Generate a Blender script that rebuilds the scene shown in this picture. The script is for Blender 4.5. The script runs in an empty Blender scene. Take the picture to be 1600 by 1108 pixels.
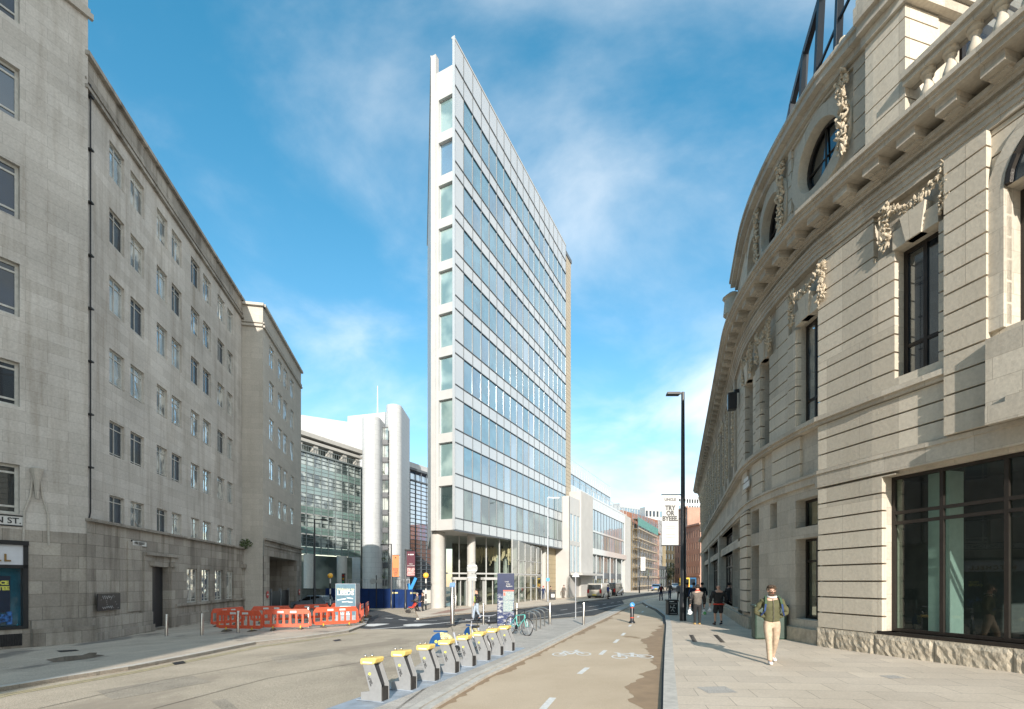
import bpy, math, random
from mathutils import Vector, Matrix
R = math.radians
random.seed(7)
C = bpy.context.scene
COL = C.collection
# ------------------------------------------------------------------ camera
F = 755.0; CX = 800.0; HY = 908.0; EYE = 2.0          # focal length, centre and horizon in pixels of a 1600 wide picture
cam_d = bpy.data.cameras.new("camera"); cam = bpy.data.objects.new("camera", cam_d); COL.objects.link(cam)
cam.location = (0, 0, EYE); cam.rotation_euler = (R(90), 0, 0)
cam_d.sensor_width = 36; cam_d.lens = 36*F/1600; cam_d.shift_y = (HY-554)/1600
cam_d.clip_start = .1; cam_d.clip_end = 6000
C.camera = cam
# ------------------------------------------------------------------ light
SUN_EL = R(21); SX = .045                              # the sun stands almost straight behind the camera
sun_d = bpy.data.lights.new("sun", 'SUN'); sun = bpy.data.objects.new("sun", sun_d); COL.objects.link(sun)
sun_d.energy = 2.6; sun_d.angle = R(.5); sun_d.color = (1, .925, .83)
to_sun = Vector((SX, -1, 0)).normalized()*math.cos(SUN_EL) + Vector((0, 0, math.sin(SUN_EL)))
sun.rotation_euler = to_sun.to_track_quat('Z', 'Y').to_euler()
sun.location = (0, -20, 30)
w = bpy.data.worlds.new("World"); C.world = w; w.use_nodes = True
nt = w.node_tree; N = nt.nodes; L = nt.links
bg = N['Background']; bg.inputs['Strength'].default_value = .15
sky = N.new('ShaderNodeTexSky'); sky.sky_type = 'NISHITA'; sky.sun_disc = False
sky.sun_elevation = SUN_EL; sky.sun_rotation = math.atan2(to_sun.x, to_sun.y)
sky.air_density = 1.0; sky.dust_density = .5; sky.ozone_density = 2.0
tc = N.new('ShaderNodeTexCoord'); sep = N.new('ShaderNodeSeparateXYZ'); L.new(tc.outputs['Generated'], sep.inputs[0])
def wmath(op, a, b=None, clamp=False):
    n = N.new('ShaderNodeMath'); n.operation = op; n.use_clamp = clamp
    for i, q in enumerate((a, b)):
        if q is None: continue
        if isinstance(q, (int, float)): n.inputs[i].default_value = q
        else: L.new(q, n.inputs[i])
    return n.outputs[0]
zz = wmath('ADD', wmath('MAXIMUM', sep.outputs[2], 0.0), .25)
comb = N.new('ShaderNodeCombineXYZ')
L.new(wmath('DIVIDE', sep.outputs[0], zz), comb.inputs[0]); L.new(wmath('DIVIDE', sep.outputs[1], zz), comb.inputs[1])
mp = N.new('ShaderNodeMapping'); mp.inputs['Rotation'].default_value = (0, 0, R(35)); mp.inputs['Scale'].default_value = (1.0, 1.25, 1); mp.inputs['Location'].default_value = (5.1, 2.4, 0)
L.new(comb.outputs[0], mp.inputs[0])
n1 = N.new('ShaderNodeTexNoise'); n1.inputs['Scale'].default_value = 1.5; n1.inputs['Detail'].default_value = 9; n1.inputs['Roughness'].default_value = .55; n1.inputs['Distortion'].default_value = .35
L.new(mp.outputs[0], n1.inputs['Vector'])
# more cloud to the right of the view and towards the horizon
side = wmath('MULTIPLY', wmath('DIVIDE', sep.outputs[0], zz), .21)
back = wmath('MULTIPLY', wmath('MAXIMUM', wmath('MULTIPLY', sep.outputs[1], -1.0), 0.0), .22)   # unseen cloud added behind the camera for brighter, more neutral fill light
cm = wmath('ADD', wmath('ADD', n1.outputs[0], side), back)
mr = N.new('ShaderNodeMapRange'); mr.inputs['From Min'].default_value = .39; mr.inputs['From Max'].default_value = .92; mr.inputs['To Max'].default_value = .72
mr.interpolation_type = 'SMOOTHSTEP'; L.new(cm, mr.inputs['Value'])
mixc = N.new('ShaderNodeMixRGB'); L.new(mr.outputs[0], mixc.inputs[0])
gm = N.new('ShaderNodeMixRGB'); gm.blend_type = 'MULTIPLY'; gm.inputs[0].default_value = 1
elev = wmath('POWER', wmath('MAXIMUM', sep.outputs[2], 0.0), .6, True)
tint = N.new('ShaderNodeMixRGB'); L.new(elev, tint.inputs[0]); tint.inputs[1].default_value = (.82, .63, .57, 1); tint.inputs[2].default_value = (.09, .68, .70, 1); L.new(tint.outputs[0], gm.inputs[2])
L.new(sky.outputs[0], gm.inputs[1]); L.new(gm.outputs[0], mixc.inputs[1]); mixc.inputs[2].default_value = (3.95, 3.85, 3.7, 1)
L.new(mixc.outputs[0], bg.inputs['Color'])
C.view_settings.view_transform = 'Standard'; C.view_settings.look = 'None'; C.view_settings.gamma = 1
C.view_settings.exposure = 1.38
C.render.engine = 'CYCLES'
try: C.cycles.max_bounces = 6; C.cycles.transparent_max_bounces = 12
except Exception: pass

# ------------------------------------------------------------------ ground and pixel helpers
GA, GB = .025, -.008
def gz(x, y): return GA*x + GB*y
def G(px, py, off=0.0):
    """point of the gently tilted ground seen at a pixel of the 1600 wide picture"""
    t = F*(EYE-off)/((py-HY) + GA*(px-CX) + GB*F)
    x = (px-CX)*t/F
    return Vector((x, t, gz(x, t)+off))
def atY(px, py, Y): return Vector(((px-CX)*Y/F, Y, EYE-(py-HY)*Y/F))
# ------------------------------------------------------------------ objects
def tag(o, label=None, cat=None, group=None, kind=None):
    if label: o['label'] = label
    if cat: o['category'] = cat
    if group: o['group'] = group
    if kind: o['kind'] = kind
    return o
def thing(name, label, cat, loc=(0, 0, 0), group=None, rz=0):
    o = bpy.data.objects.new(name, None); COL.objects.link(o); o.location = loc; o.rotation_euler[2] = rz
    o.empty_display_size = .2
    return tag(o, label, cat, group)
KIDS = {}
def root_loc(o):
    while o.parent: o = o.parent
    return Vector(o.location)
def copy_tree(o, parent=None):
    c = o.copy(); COL.objects.link(c); c.parent = parent
    for ch in KIDS.get(o.name, []):
        d = copy_tree(ch, c); KIDS.setdefault(c.name, []).append(d)
    return c
class MB:
    def __init__(s): s.v = []; s.f = []; s.uv = []; s.m = []
    def add(s, vs, fs, uvs=None, m=0):
        b = len(s.v); s.v += [tuple(q) for q in vs]
        for i, f in enumerate(fs):
            s.f.append([b+k for k in f]); s.m.append(m)
            s.uv.append([uvs[k] for k in f] if uvs else None)
        return s
    def quad(s, a, b, c, d, uv=None, m=0): return s.add([a, b, c, d], [(0, 1, 2, 3)], uv, m)
    def box(s, x0, x1, y0, y1, z0, z1, M=None, m=0):
        vs = [Vector((x, y, z)) for z in (z0, z1) for y in (y0, y1) for x in (x0, x1)]
        if M is not None: vs = [M @ q for q in vs]
        return s.add(vs, [(0, 2, 3, 1), (4, 5, 7, 6), (0, 1, 5, 4), (2, 6, 7, 3), (0, 4, 6, 2), (1, 3, 7, 5)], None, m)
    def bar(s, p, q, w, h, up=(0, 0, 1), m=0):
        p = Vector(p); q = Vector(q); d = (q-p); l = d.length; d.normalize(); u = Vector(up)
        if abs(d.dot(u)) > .98: u = Vector((1, 0, 0))
        r = d.cross(u).normalized(); u = r.cross(d)
        vs = [a + r*i*w/2 + u*j*h/2 for a in (p, q) for j in (-1, 1) for i in (-1, 1)]
        return s.add(vs, [(0, 2, 3, 1), (4, 5, 7, 6), (0, 1, 5, 4), (2, 6, 7, 3), (0, 4, 6, 2), (1, 3, 7, 5)], None, m)
    def tube(s, pts, r, n=8, closed=False, m=0, cap=True):
        pts = [Vector(p) for p in pts]; k = len(pts); rs = r if isinstance(r, (list, tuple)) else [r]*k
        vs = []; prev = None
        for i, p in enumerate(pts):
            a = pts[(i-1) % k] if (closed or i > 0) else p; b = pts[(i+1) % k] if (closed or i < k-1) else p
            d = (b-a).normalized()
            if prev is None:
                u = Vector((0, 0, 1)) if abs(d.z) < .9 else Vector((1, 0, 0))
                x = d.cross(u).normalized()
            else:
                x = (prev - d*prev.dot(d)).normalized()
            prev = x; y = d.cross(x)
            for j in range(n):
                t = 2*math.pi*j/n; vs.append(p + (x*math.cos(t)+y*math.sin(t))*rs[i])
        fs = []
        for i in range(k if closed else k-1):
            for j in range(n):
                a = i*n+j; b = i*n+(j+1) % n; c = ((i+1) % k)*n+(j+1) % n; d = ((i+1) % k)*n+j
                fs.append((a, b, c, d))
        if cap and not closed: fs.append(tuple(range(n))[::-1]); fs.append(tuple(range((k-1)*n, k*n)))
        return s.add(vs, fs, None, m)
    def lathe(s, prof, c=(0, 0, 0), n=16, m=0, M=None):
        c = Vector(c); vs = []
        for r, z in prof:
            for j in range(n):
                t = 2*math.pi*j/n; q = Vector((r*math.cos(t), r*math.sin(t), z))
                if M is not None: q = M @ q
                vs.append(c+q)
        fs = [(i*n+j, i*n+(j+1) % n, (i+1)*n+(j+1) % n, (i+1)*n+j) for i in range(len(prof)-1) for j in range(n)]
        fs.append(tuple(range(n))[::-1]); fs.append(tuple(range((len(prof)-1)*n, len(prof)*n)))
        return s.add(vs, fs, None, m)
    def ball(s, c, r, n=10, m=0, sc=(1, 1, 1)):
        k = max(4, n//2); vs = []; c = Vector(c)
        pr = [(math.sin(math.pi*i/k), -math.cos(math.pi*i/k)) for i in range(k+1)]
        pr[0] = (.01, -1); pr[-1] = (.01, 1)
        return s.lathe([(a*r, b*r) for a, b in pr], c, n, m, Matrix.Diagonal(Vector(sc)))
    def prism(s, poly, ax, t0, t1, M=None, m=0):
        """poly in the two other axes, extruded along axis ax"""
        def mk(a, b, t):
            q = {'x': Vector((t, a, b)), 'y': Vector((a, t, b)), 'z': Vector((a, b, t))}[ax]
            return M @ q if M is not None else q
        n = len(poly); vs = [mk(a, b, t) for t in (t0, t1) for a, b in poly]
        fs = [tuple(range(n))[::-1], tuple(range(n, 2*n))] + [(i, (i+1) % n, n+(i+1) % n, n+i) for i in range(n)]
        return s.add(vs, fs, None, m)
    def build(s, name, mats, parent=None, smooth=False, bevel=0, uvx=False, keep=False):
        me = bpy.data.meshes.new(name)
        off = root_loc(parent) if parent else Vector((0, 0, 0))
        me.from_pydata([(a-off.x, b-off.y, c-off.z) for a, b, c in s.v], [], s.f)
        if not isinstance(mats, (list, tuple)): mats = [mats]
        for q in mats: me.materials.append(q)
        lay = me.uv_layers.new(name="UVMap"); i = 0
        for p in me.polygons:
            p.material_index = s.m[p.index]; u = s.uv[p.index]
            if u is None:
                nrm = p.normal
                for li in p.loop_indices:
                    co = me.vertices[me.loops[li].vertex_index].co + off
                    if abs(nrm.z) > .7: lay.data[li].uv = (co.x, co.y)
                    elif abs(nrm.x) > abs(nrm.y): lay.data[li].uv = (co.y, co.z)
                    else: lay.data[li].uv = (co.x, co.z)
            else:
                for k, li in enumerate(p.loop_indices): lay.data[li].uv = u[k]
        if smooth:
            for p in me.polygons: p.use_smooth = True
            try: me.set_sharp_from_angle(angle=R(42))
            except Exception: pass
        o = bpy.data.objects.new(name, me); COL.objects.link(o)
        if parent: o.parent = parent; KIDS.setdefault(parent.name, []).append(o)
        if bevel:
            b = o.modifiers.new("bevel", 'BEVEL'); b.width = bevel; b.segments = 2; b.limit_method = 'ANGLE'; b.angle_limit = R(40)
        return o
# ------------------------------------------------------------------ materials
MT = {}
def nodes(name):
    m = bpy.data.materials.new(name); m.use_nodes = True; MT[name] = m
    return m, m.node_tree.nodes, m.node_tree.links, m.node_tree.nodes['Principled BSDF']
def setp(b, **k):
    for a, v in k.items():
        a = a.replace('_', ' ')
        if a in b.inputs: b.inputs[a].default_value = v
def rgba(c): return (c[0], c[1], c[2], 1)
def noise_col(N, L, src, c1, c2, scale, detail=6, lo=.35, hi=.65, rough=.6):
    n = N.new('ShaderNodeTexNoise'); n.inputs['Scale'].default_value = scale; n.inputs['Detail'].default_value = detail; n.inputs['Roughness'].default_value = rough
    L.new(src, n.inputs['Vector'])
    r = N.new('ShaderNodeValToRGB'); r.color_ramp.elements[0].position = lo; r.color_ramp.elements[1].position = hi
    r.color_ramp.elements[0].color = rgba(c1); r.color_ramp.elements[1].color = rgba(c2); L.new(n.outputs[0], r.inputs[0])
    return r.outputs[0], n.outputs[0]
def mixm(N, L, a, b, fac=1.0, mode='MULTIPLY'):
    x = N.new('ShaderNodeMixRGB'); x.blend_type = mode
    for i, q in ((0, fac), (1, a), (2, b)):
        if isinstance(q, (int, float)): x.inputs[i].default_value = q
        elif isinstance(q, tuple): x.inputs[i].default_value = rgba(q)
        else: L.new(q, x.inputs[i])
    return x.outputs[0]
def plain(name, c, rough=.6, metal=0.0, var=.12, scale=6.0, bump=0.0, bscale=40, spec=.5, coat=0.0):
    m, N, L, b = nodes(name); g = N.new('ShaderNodeNewGeometry')
    c1 = tuple(q*(1-var) for q in c); c2 = tuple(min(1, q*(1+var)) for q in c)
    col, f = noise_col(N, L, g.outputs['Position'], c1, c2, scale)
    L.new(col, b.inputs['Base Color']); setp(b, Roughness=rough, Metallic=metal, Specular_IOR_Level=spec, Coat_Weight=coat)
    if bump:
        n = N.new('ShaderNodeTexNoise'); n.inputs['Scale'].default_value = bscale; n.inputs['Detail'].default_value = 5; L.new(g.outputs['Position'], n.inputs['Vector'])
        k = N.new('ShaderNodeBump'); k.inputs['Strength'].default_value = bump; k.inputs['Distance'].default_value = .02
        L.new(n.outputs[0], k.inputs['Height']); L.new(k.outputs[0], b.inputs['Normal'])
    return m
def masonry(name, c1, c2, mortar, bw, bh, ms=.01, stain=.5, stain_c=(.25, .24, .22), sscale=.35, rough=.85, bump=.35, offset=.5, squash=1, grime=.3, grain=.15, bias=0.0, mort_mix=1.0):
    """coursed blocks laid out in metres along the wall, with weather stains of their own shape"""
    m, N, L, b = nodes(name); uv = N.new('ShaderNodeUVMap'); g = N.new('ShaderNodeNewGeometry')
    br = N.new('ShaderNodeTexBrick'); L.new(uv.outputs[0], br.inputs['Vector'])
    br.inputs['Scale'].default_value = 1; br.inputs['Brick Width'].default_value = bw; br.inputs['Row Height'].default_value = bh
    br.inputs['Mortar Size'].default_value = ms; br.inputs['Mortar Smooth'].default_value = .3; br.inputs['Bias'].default_value = bias; br.offset = offset
    br.inputs['Color1'].default_value = rgba(c1); br.inputs['Color2'].default_value = rgba(c2); br.inputs['Mortar'].default_value = rgba(mortar)
    col = br.outputs['Color']
    # large soft weathering
    big, _ = noise_col(N, L, g.outputs['Position'], (1-grime,)*3, (1.0,)*3, .22, 7, .3, .68)
    col = mixm(N, L, col, big)
    # vertical streaks
    mpn = N.new('ShaderNodeMapping'); mpn.inputs['Scale'].default_value = (1.6, 1.6, .12); L.new(g.outputs['Position'], mpn.inputs[0])
    st, _ = noise_col(N, L, mpn.outputs[0], tuple(stain_c), (1, 1, 1), 1.1, 8, .30, .52, .65)
    col = mixm(N, L, col, st, stain)
    gr, gf = noise_col(N, L, g.outputs['Position'], (1-grain,)*3, (1+grain*.4,)*3, 14, 6, .3, .7)
    col = mixm(N, L, col, gr)
    L.new(col, b.inputs['Base Color']); setp(b, Roughness=rough, Specular_IOR_Level=.3)
    inv = N.new('ShaderNodeMath'); inv.operation = 'MULTIPLY_ADD'; L.new(br.outputs['Fac'], inv.inputs[0]); inv.inputs[1].default_value = -1; L.new(gf, inv.inputs[2])
    k = N.new('ShaderNodeBump'); k.inputs['Strength'].default_value = bump; k.inputs['Distance'].default_value = .02
    L.new(inv.outputs[0], k.inputs['Height']); L.new(k.outputs[0], b.inputs['Normal'])
    return m
def coated(name, c, mirror=.35, rough=.03, var=.1, scale=1.5, dark=None, wav=.0, graze=.3):
    """window pane with a reflecting coating over what is seen behind it"""
    m, N, L, b = nodes(name); g = N.new('ShaderNodeNewGeometry'); out = N['Material Output']
    c2 = dark if dark else tuple(q*(1-var) for q in c)
    col, f = noise_col(N, L, g.outputs['Position'], c2, c, scale, 3, .42, .58, .4)
    L.new(col, b.inputs['Base Color']); setp(b, Roughness=.25)
    gl = N.new('ShaderNodeBsdfGlossy'); gl.inputs['Roughness'].default_value = rough; gl.inputs['Color'].default_value = (.86, .95, 1, 1)
    if wav:
        n = N.new('ShaderNodeTexNoise'); n.inputs['Scale'].default_value = 1.3; n.inputs['Detail'].default_value = 1; L.new(g.outputs['Position'], n.inputs['Vector'])
        k = N.new('ShaderNodeBump'); k.inputs['Strength'].default_value = wav; k.inputs['Distance'].default_value = .1
        L.new(n.outputs[0], k.inputs['Height']); L.new(k.outputs[0], gl.inputs['Normal'])
    lw = N.new('ShaderNodeLayerWeight'); lw.inputs['Blend'].default_value = .35
    ma = N.new('ShaderNodeMath'); ma.operation = 'MULTIPLY_ADD'; ma.use_clamp = True; L.new(lw.outputs['Facing'], ma.inputs[0]); ma.inputs[1].default_value = graze; ma.inputs[2].default_value = mirror
    mx = N.new('ShaderNodeMixShader'); L.new(ma.outputs[0], mx.inputs[0]); L.new(b.outputs[0], mx.inputs[1]); L.new(gl.outputs[0], mx.inputs[2]); L.new(mx.outputs[0], out.inputs['Surface'])
    return m
def clear(name, tint=(.75, .88, .86), mirror=.07):
    m, N, L, b = nodes(name); N.remove(b); out = N['Material Output']
    t = N.new('ShaderNodeBsdfTransparent'); t.inputs[0].default_value = rgba(tint)
    gl = N.new('ShaderNodeBsdfGlossy'); gl.inputs['Roughness'].default_value = .01
    lw = N.new('ShaderNodeLayerWeight'); lw.inputs['Blend'].default_value = .5
    pw = N.new('ShaderNodeMath'); pw.operation = 'POWER'; L.new(lw.outputs['Facing'], pw.inputs[0]); pw.inputs[1].default_value = 3.5
    ma = N.new('ShaderNodeMath'); ma.operation = 'ADD'; ma.use_clamp = True; L.new(pw.outputs[0], ma.inputs[0]); ma.inputs[1].default_value = mirror
    mx = N.new('ShaderNodeMixShader'); L.new(ma.outputs[0], mx.inputs[0]); L.new(t.outputs[0], mx.inputs[1]); L.new(gl.outputs[0], mx.inputs[2]); L.new(mx.outputs[0], out.inputs['Surface'])
    return m
def surface(name, c1, c2, scale, patch=None, patch_scale=.25, plo=.5, phi=.56, rough=.9, bump=.4, bscale=90, brick=None, speck=.12):
    """ground finish: grain, worn patches and, for slabs, joints"""
    m, N, L, b = nodes(name); g = N.new('ShaderNodeNewGeometry'); P = g.outputs['Position']
    col, f = noise_col(N, L, P, c1, c2, scale, 8, .3, .7)
    sp, sf = noise_col(N, L, P, (1-speck*2,)*3, (1+speck,)*3, bscale, 3, .35, .65)
    col = mixm(N, L, col, sp)
    hgt = sf
    if patch:
        mpn = N.new('ShaderNodeMapping'); mpn.inputs['Scale'].default_value = (1, .6, 1); L.new(P, mpn.inputs[0])
        pc, pf = noise_col(N, L, mpn.outputs[0], (0, 0, 0), (1, 1, 1), patch_scale, 8, plo, phi, .6)
        col = mixm(N, L, col, patch, pc, 'MIX')
    if brick:
        bw, bh, ang, dk = brick
        mpn = N.new('ShaderNodeMapping'); mpn.inputs['Rotation'].default_value = (0, 0, ang); L.new(P, mpn.inputs[0])
        br = N.new('ShaderNodeTexBrick'); L.new(mpn.outputs[0], br.inputs['Vector']); br.inputs['Scale'].default_value = 1
        br.inputs['Brick Width'].default_value = bw; br.inputs['Row Height'].default_value = bh; br.inputs['Mortar Size'].default_value = .006; br.inputs['Mortar Smooth'].default_value = .2
        br.inputs['Color1'].default_value = (1, 1, 1, 1); br.inputs['Color2'].default_value = (.86, .86, .87, 1); br.inputs['Mortar'].default_value = (dk, dk, dk, 1)
        col = mixm(N, L, col, br.outputs['Color'])
    L.new(col, b.inputs['Base Color']); setp(b, Roughness=rough, Specular_IOR_Level=.3)
    k = N.new('ShaderNodeBump'); k.inputs['Strength'].default_value = bump; k.inputs['Distance'].default_value = .008
    L.new(hgt, k.inputs['Height']); L.new(k.outputs[0], b.inputs['Normal'])
    return m
# ------------------------------------------------------------------ walls that follow a plan line
class Path:
    def __init__(s, pts, flip=False):
        s.p = [Vector((a, b)) for a, b in pts]; s.n = []; s.s = [0]
        sg = []
        for i in range(len(s.p)-1):
            d = s.p[i+1]-s.p[i]; s.s.append(s.s[-1]+d.length); d.normalize()
            nn = Vector((-d.y, d.x)) if not flip else Vector((d.y, -d.x)); sg.append(nn)
        s.sg = sg; s.L = s.s[-1]
        for i in range(len(s.p)):
            a = sg[max(0, i-1)]; b = sg[min(len(sg)-1, i)]; q = (a+b); q.normalize(); s.n.append(q/max(.5, q.dot(a)))
    def at(s, u):
        i = 0
        while i < len(s.s)-2 and u > s.s[i+1]: i += 1
        t = (u-s.s[i])/(s.s[i+1]-s.s[i]); p = s.p[i]+(s.p[i+1]-s.p[i])*t
        if t < 0: n = s.n[i]
        elif t > 1: n = s.n[i+1]
        else: n = s.n[i]+(s.n[i+1]-s.n[i])*t
        return p, n
    def P(s, u, z, d=0.0):
        p, n = s.at(u); return Vector((p.x+n.x*d, p.y+n.y*d, z))
    def cuts(s, a, b): return [a]+[q for q in s.s if a+1e-4 < q < b-1e-4]+[b]
    def u(s, px):
        k = (px-CX)/F; best = None
        for i in range(len(s.p)-1):
            a, b = s.p[i], s.p[i+1]; fa = a.x-k*a.y; fb = b.x-k*b.y
            if (fa <= 0 < fb) or (fb <= 0 < fa):
                t = fa/(fa-fb); Y = a.y+(b.y-a.y)*t
                if Y > .5 and (best is None or Y < best[1]): best = (s.s[i]+(s.s[i+1]-s.s[i])*t, Y)
        if best: return best[0]
        for i in (0, len(s.p)-2):                      # beyond the ends: carry on straight
            a, b = s.p[i], s.p[i+1]; fa = a.x-k*a.y; fb = b.x-k*b.y
            if abs(fa-fb) > 1e-6:
                t = fa/(fa-fb); Y = a.y+(b.y-a.y)*t
                if Y > .5 and ((i == 0 and t <= 0) or t >= 1): return s.s[i]+(s.s[i+1]-s.s[i])*t
        return 0
    def z(s, px, py, d=0):
        q = s.P(s.u(px), 0, d); return EYE+(HY-py)*q.y/F
    def g(s, u): q = s.P(u, 0); return gz(q.x, q.y)
def pbox(mb, pa, u0, u1, z0, z1, d0, d1, m=0, ends=True):
    cs = pa.cuts(u0, u1)
    for i in range(len(cs)-1):
        a, b = cs[i], cs[i+1]
        A = [pa.P(a, z0, d1), pa.P(b, z0, d1), pa.P(b, z1, d1), pa.P(a, z1, d1)]
        B = [pa.P(a, z0, d0), pa.P(b, z0, d0), pa.P(b, z1, d0), pa.P(a, z1, d0)]
        mb.quad(*A, uv=[(a, z0), (b, z0), (b, z1), (a, z1)], m=m)
        mb.quad(A[3], A[2], B[2], B[3], uv=[(a, z1), (b, z1), (b, z1+.1), (a, z1+.1)], m=m)
        mb.quad(A[1], A[0], B[0], B[1], uv=[(b, z0), (a, z0), (a, z0+.1), (b, z0+.1)], m=m)
        if ends and i == 0: mb.quad(A[0], A[3], B[3], B[0], uv=[(a, z0), (a, z1), (a+d1-d0, z1), (a+d1-d0, z0)], m=m)
        if ends and i == len(cs)-2: mb.quad(A[2], A[1], B[1], B[2], uv=[(b, z1), (b, z0), (b+d1-d0, z0), (b+d1-d0, z1)], m=m)
def cells(u0, u1, z0, z1, holes):
    """rectangles that cover u0..u1 x z0..z1 except the holes"""
    hs = [(max(a, u0), min(b, u1), max(c, z0), min(d, z1)) for a, b, c, d in holes if b > u0 and a < u1 and d > z0 and c < z1]
    zs = sorted({z0, z1, *[h[2] for h in hs], *[h[3] for h in hs]}); out = []
    for i in range(len(zs)-1):
        za, zb = zs[i], zs[i+1]
        if zb-za < 1e-4: continue
        hh = sorted([h for h in hs if h[2] < zb-1e-5 and h[3] > za+1e-5]); cur = u0
        for h in hh:
            if h[0] > cur+1e-4: out.append((cur, h[0], za, zb))
            cur = max(cur, h[1])
        if u1 > cur+1e-4: out.append((cur, u1, za, zb))
    return out
def wall(mb, pa, u0, u1, z0, z1, holes=(), depth=.25, d=0.0, m=0, follow=False):
    for a, b, c, e in cells(u0, u1, z0, z1, holes):
        cs = pa.cuts(a, b)
        for i in range(len(cs)-1):
            p, q = cs[i], cs[i+1]
            mb.quad(pa.P(p, c, d), pa.P(q, c, d), pa.P(q, e, d), pa.P(p, e, d), uv=[(p, c), (q, c), (q, e), (p, e)], m=m)
    for a, b, c, e in holes:
        if b < u0 or a > u1: continue
        cs = pa.cuts(a, b)
        for i in range(len(cs)-1):
            p, q = cs[i], cs[i+1]
            mb.quad(pa.P(p, e, d), pa.P(q, e, d), pa.P(q, e, d-depth), pa.P(p, e, d-depth), uv=[(p, e), (q, e), (q, e+depth), (p, e+depth)], m=m)
            mb.quad(pa.P(q, c, d), pa.P(p, c, d), pa.P(p, c, d-depth), pa.P(q, c, d-depth), uv=[(q, c), (p, c), (p, c+depth), (q, c+depth)], m=m)
        for t in (a, b):
            mb.quad(pa.P(t, c, d), pa.P(t, e, d), pa.P(t, e, d-depth), pa.P(t, c, d-depth), uv=[(t, c), (t, e), (t+depth, e), (t+depth, c)], m=m)
def courses(mb, pa, u0, u1, z0, z1, h, holes, d0, d1, gap=.045, m=0):
    z = z0
    while z < z1-.05:
        e = min(z+h, z1)
        for a, b, c, f in cells(u0, u1, z+gap/2, e-gap/2, holes): pbox(mb, pa, a, b, c, f, d0, d1, m)
        z = e
def window(pa, u0, u1, z0, z1, depth, parent, fm, pm, mull=(), trans=(), fw=.06, bw=.05, name='window', fd=.06, extra=None, label=None):
    fr = MB(); d0, d1 = -depth, -depth+fd
    pbox(fr, pa, u0, u0+fw, z0, z1, d0, d1); pbox(fr, pa, u1-fw, u1, z0, z1, d0, d1)
    pbox(fr, pa, u0+fw, u1-fw, z1-fw, z1, d0, d1); pbox(fr, pa, u0+fw, u1-fw, z0, z0+fw, d0, d1)
    for t in mull: c = u0+(u1-u0)*t; pbox(fr, pa, c-bw/2, c+bw/2, z0+fw, z1-fw, d0, d1-.004)
    for t in trans: c = z0+(z1-z0)*t; pbox(fr, pa, u0+fw, u1-fw, c-bw/2, c+bw/2, d0, d1-.008)
    if extra: extra(fr)
    o = fr.build(name, fm, parent)
    if label: o['label'] = label
    pn = MB(); cs = pa.cuts(u0, u1)
    for i in range(len(cs)-1):
        a, b = cs[i], cs[i+1]
        pn.quad(pa.P(a, z0, d0+.02), pa.P(b, z0, d0+.02), pa.P(b, z1, d0+.02), pa.P(a, z1, d0+.02), uv=[(a, z0), (b, z0), (b, z1), (a, z1)])
    pn.build('pane', pm, o)
    return o
FONTC = {}
def text_mb(mb, txt, M, size, m=0, depth=.004, align='CENTER', spacing=1.0, bold=0.0, xs=1.0):
    """raised lettering; M maps x right / y up / z out of the sign"""
    cu = bpy.data.curves.new("lettering", 'FONT'); cu.body = txt; cu.size = size; cu.align_x = align; cu.align_y = 'CENTER'; cu.extrude = depth/2; cu.offset = bold; cu.space_character = spacing; cu.resolution_u = 3
    ob = bpy.data.objects.new("lettering", cu); COL.objects.link(ob)
    dg = bpy.context.evaluated_depsgraph_get(); me = bpy.data.meshes.new_from_object(ob.evaluated_get(dg))
    mb.add([M @ Vector((v.co.x*xs, v.co.y, v.co.z)) for v in me.vertices], [tuple(p.vertices) for p in me.polygons], None, m)
    bpy.data.objects.remove(ob); bpy.data.curves.remove(cu); bpy.data.meshes.remove(me)
def frame_on(pa, u, z, d):
    """matrix at a wall point: x along the wall to the viewer's right, y up, z outwards"""
    p = pa.P(u, z, d); q, n = pa.at(u); n = Vector((n.x, n.y, 0)).normalized(); x = Vector((0, 0, 1)).cross(n)
    return Matrix(((x.x, 0, n.x, p.x), (x.y, 0, n.y, p.y), (x.z, 1, n.z, p.z), (0, 0, 0, 1)))
def place(loc, rz=0): return Matrix.Translation(Vector(loc)) @ Matrix.Rotation(rz, 4, 'Z')
# ================================================================== MATERIALS
asphalt_pale = surface('worn_asphalt', (.41, .35, .27), (.58, .495, .385), .5, (.35, .295, .23), .35, .54, .60, .9, .9, 55, speck=.22)
asphalt_dark = surface('dark_asphalt', (.045, .047, .05), (.075, .077, .082), .6, (.11, .11, .11), .3, .52, .6, .85, .5, 60)
lane_mat = surface('tan_lane', (.52, .41, .29), (.64, .52, .385), .4, (.34, .25, .16), .30, .63, .66, .9, .5, 80, speck=.08)
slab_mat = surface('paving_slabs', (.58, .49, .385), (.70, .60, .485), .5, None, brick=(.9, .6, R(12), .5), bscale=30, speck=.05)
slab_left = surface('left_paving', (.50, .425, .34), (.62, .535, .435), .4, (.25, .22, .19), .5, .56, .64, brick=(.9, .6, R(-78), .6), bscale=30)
slab_grey = surface('plaza_paving', (.46, .43, .385), (.57, .53, .48), .7, None, brick=(.6, .3, R(22), .66), bscale=40)
kerb_mat = plain('kerb_stone', (.52, .49, .44), .85, var=.12, bump=.3)
paint_w = plain('road_paint', (.72, .71, .68), .7, var=.12, scale=9)
paint_y = plain('yellow_paint', (.50, .43, .24), .7, var=.2, scale=6)
terracotta = plain('red_paving', (.36, .22, .17), .85, var=.15)
water_mat = plain('puddle_film', (.05, .047, .042), .06, var=.1)
iron = plain('black_iron', (.02, .02, .022), .55, var=.2)
black = plain('black_paint', (.018, .02, .024), .35, var=.1)
steel = plain('brushed_steel', (.55, .53, .50), .28, 1.0, var=.06, scale=20)
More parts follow.
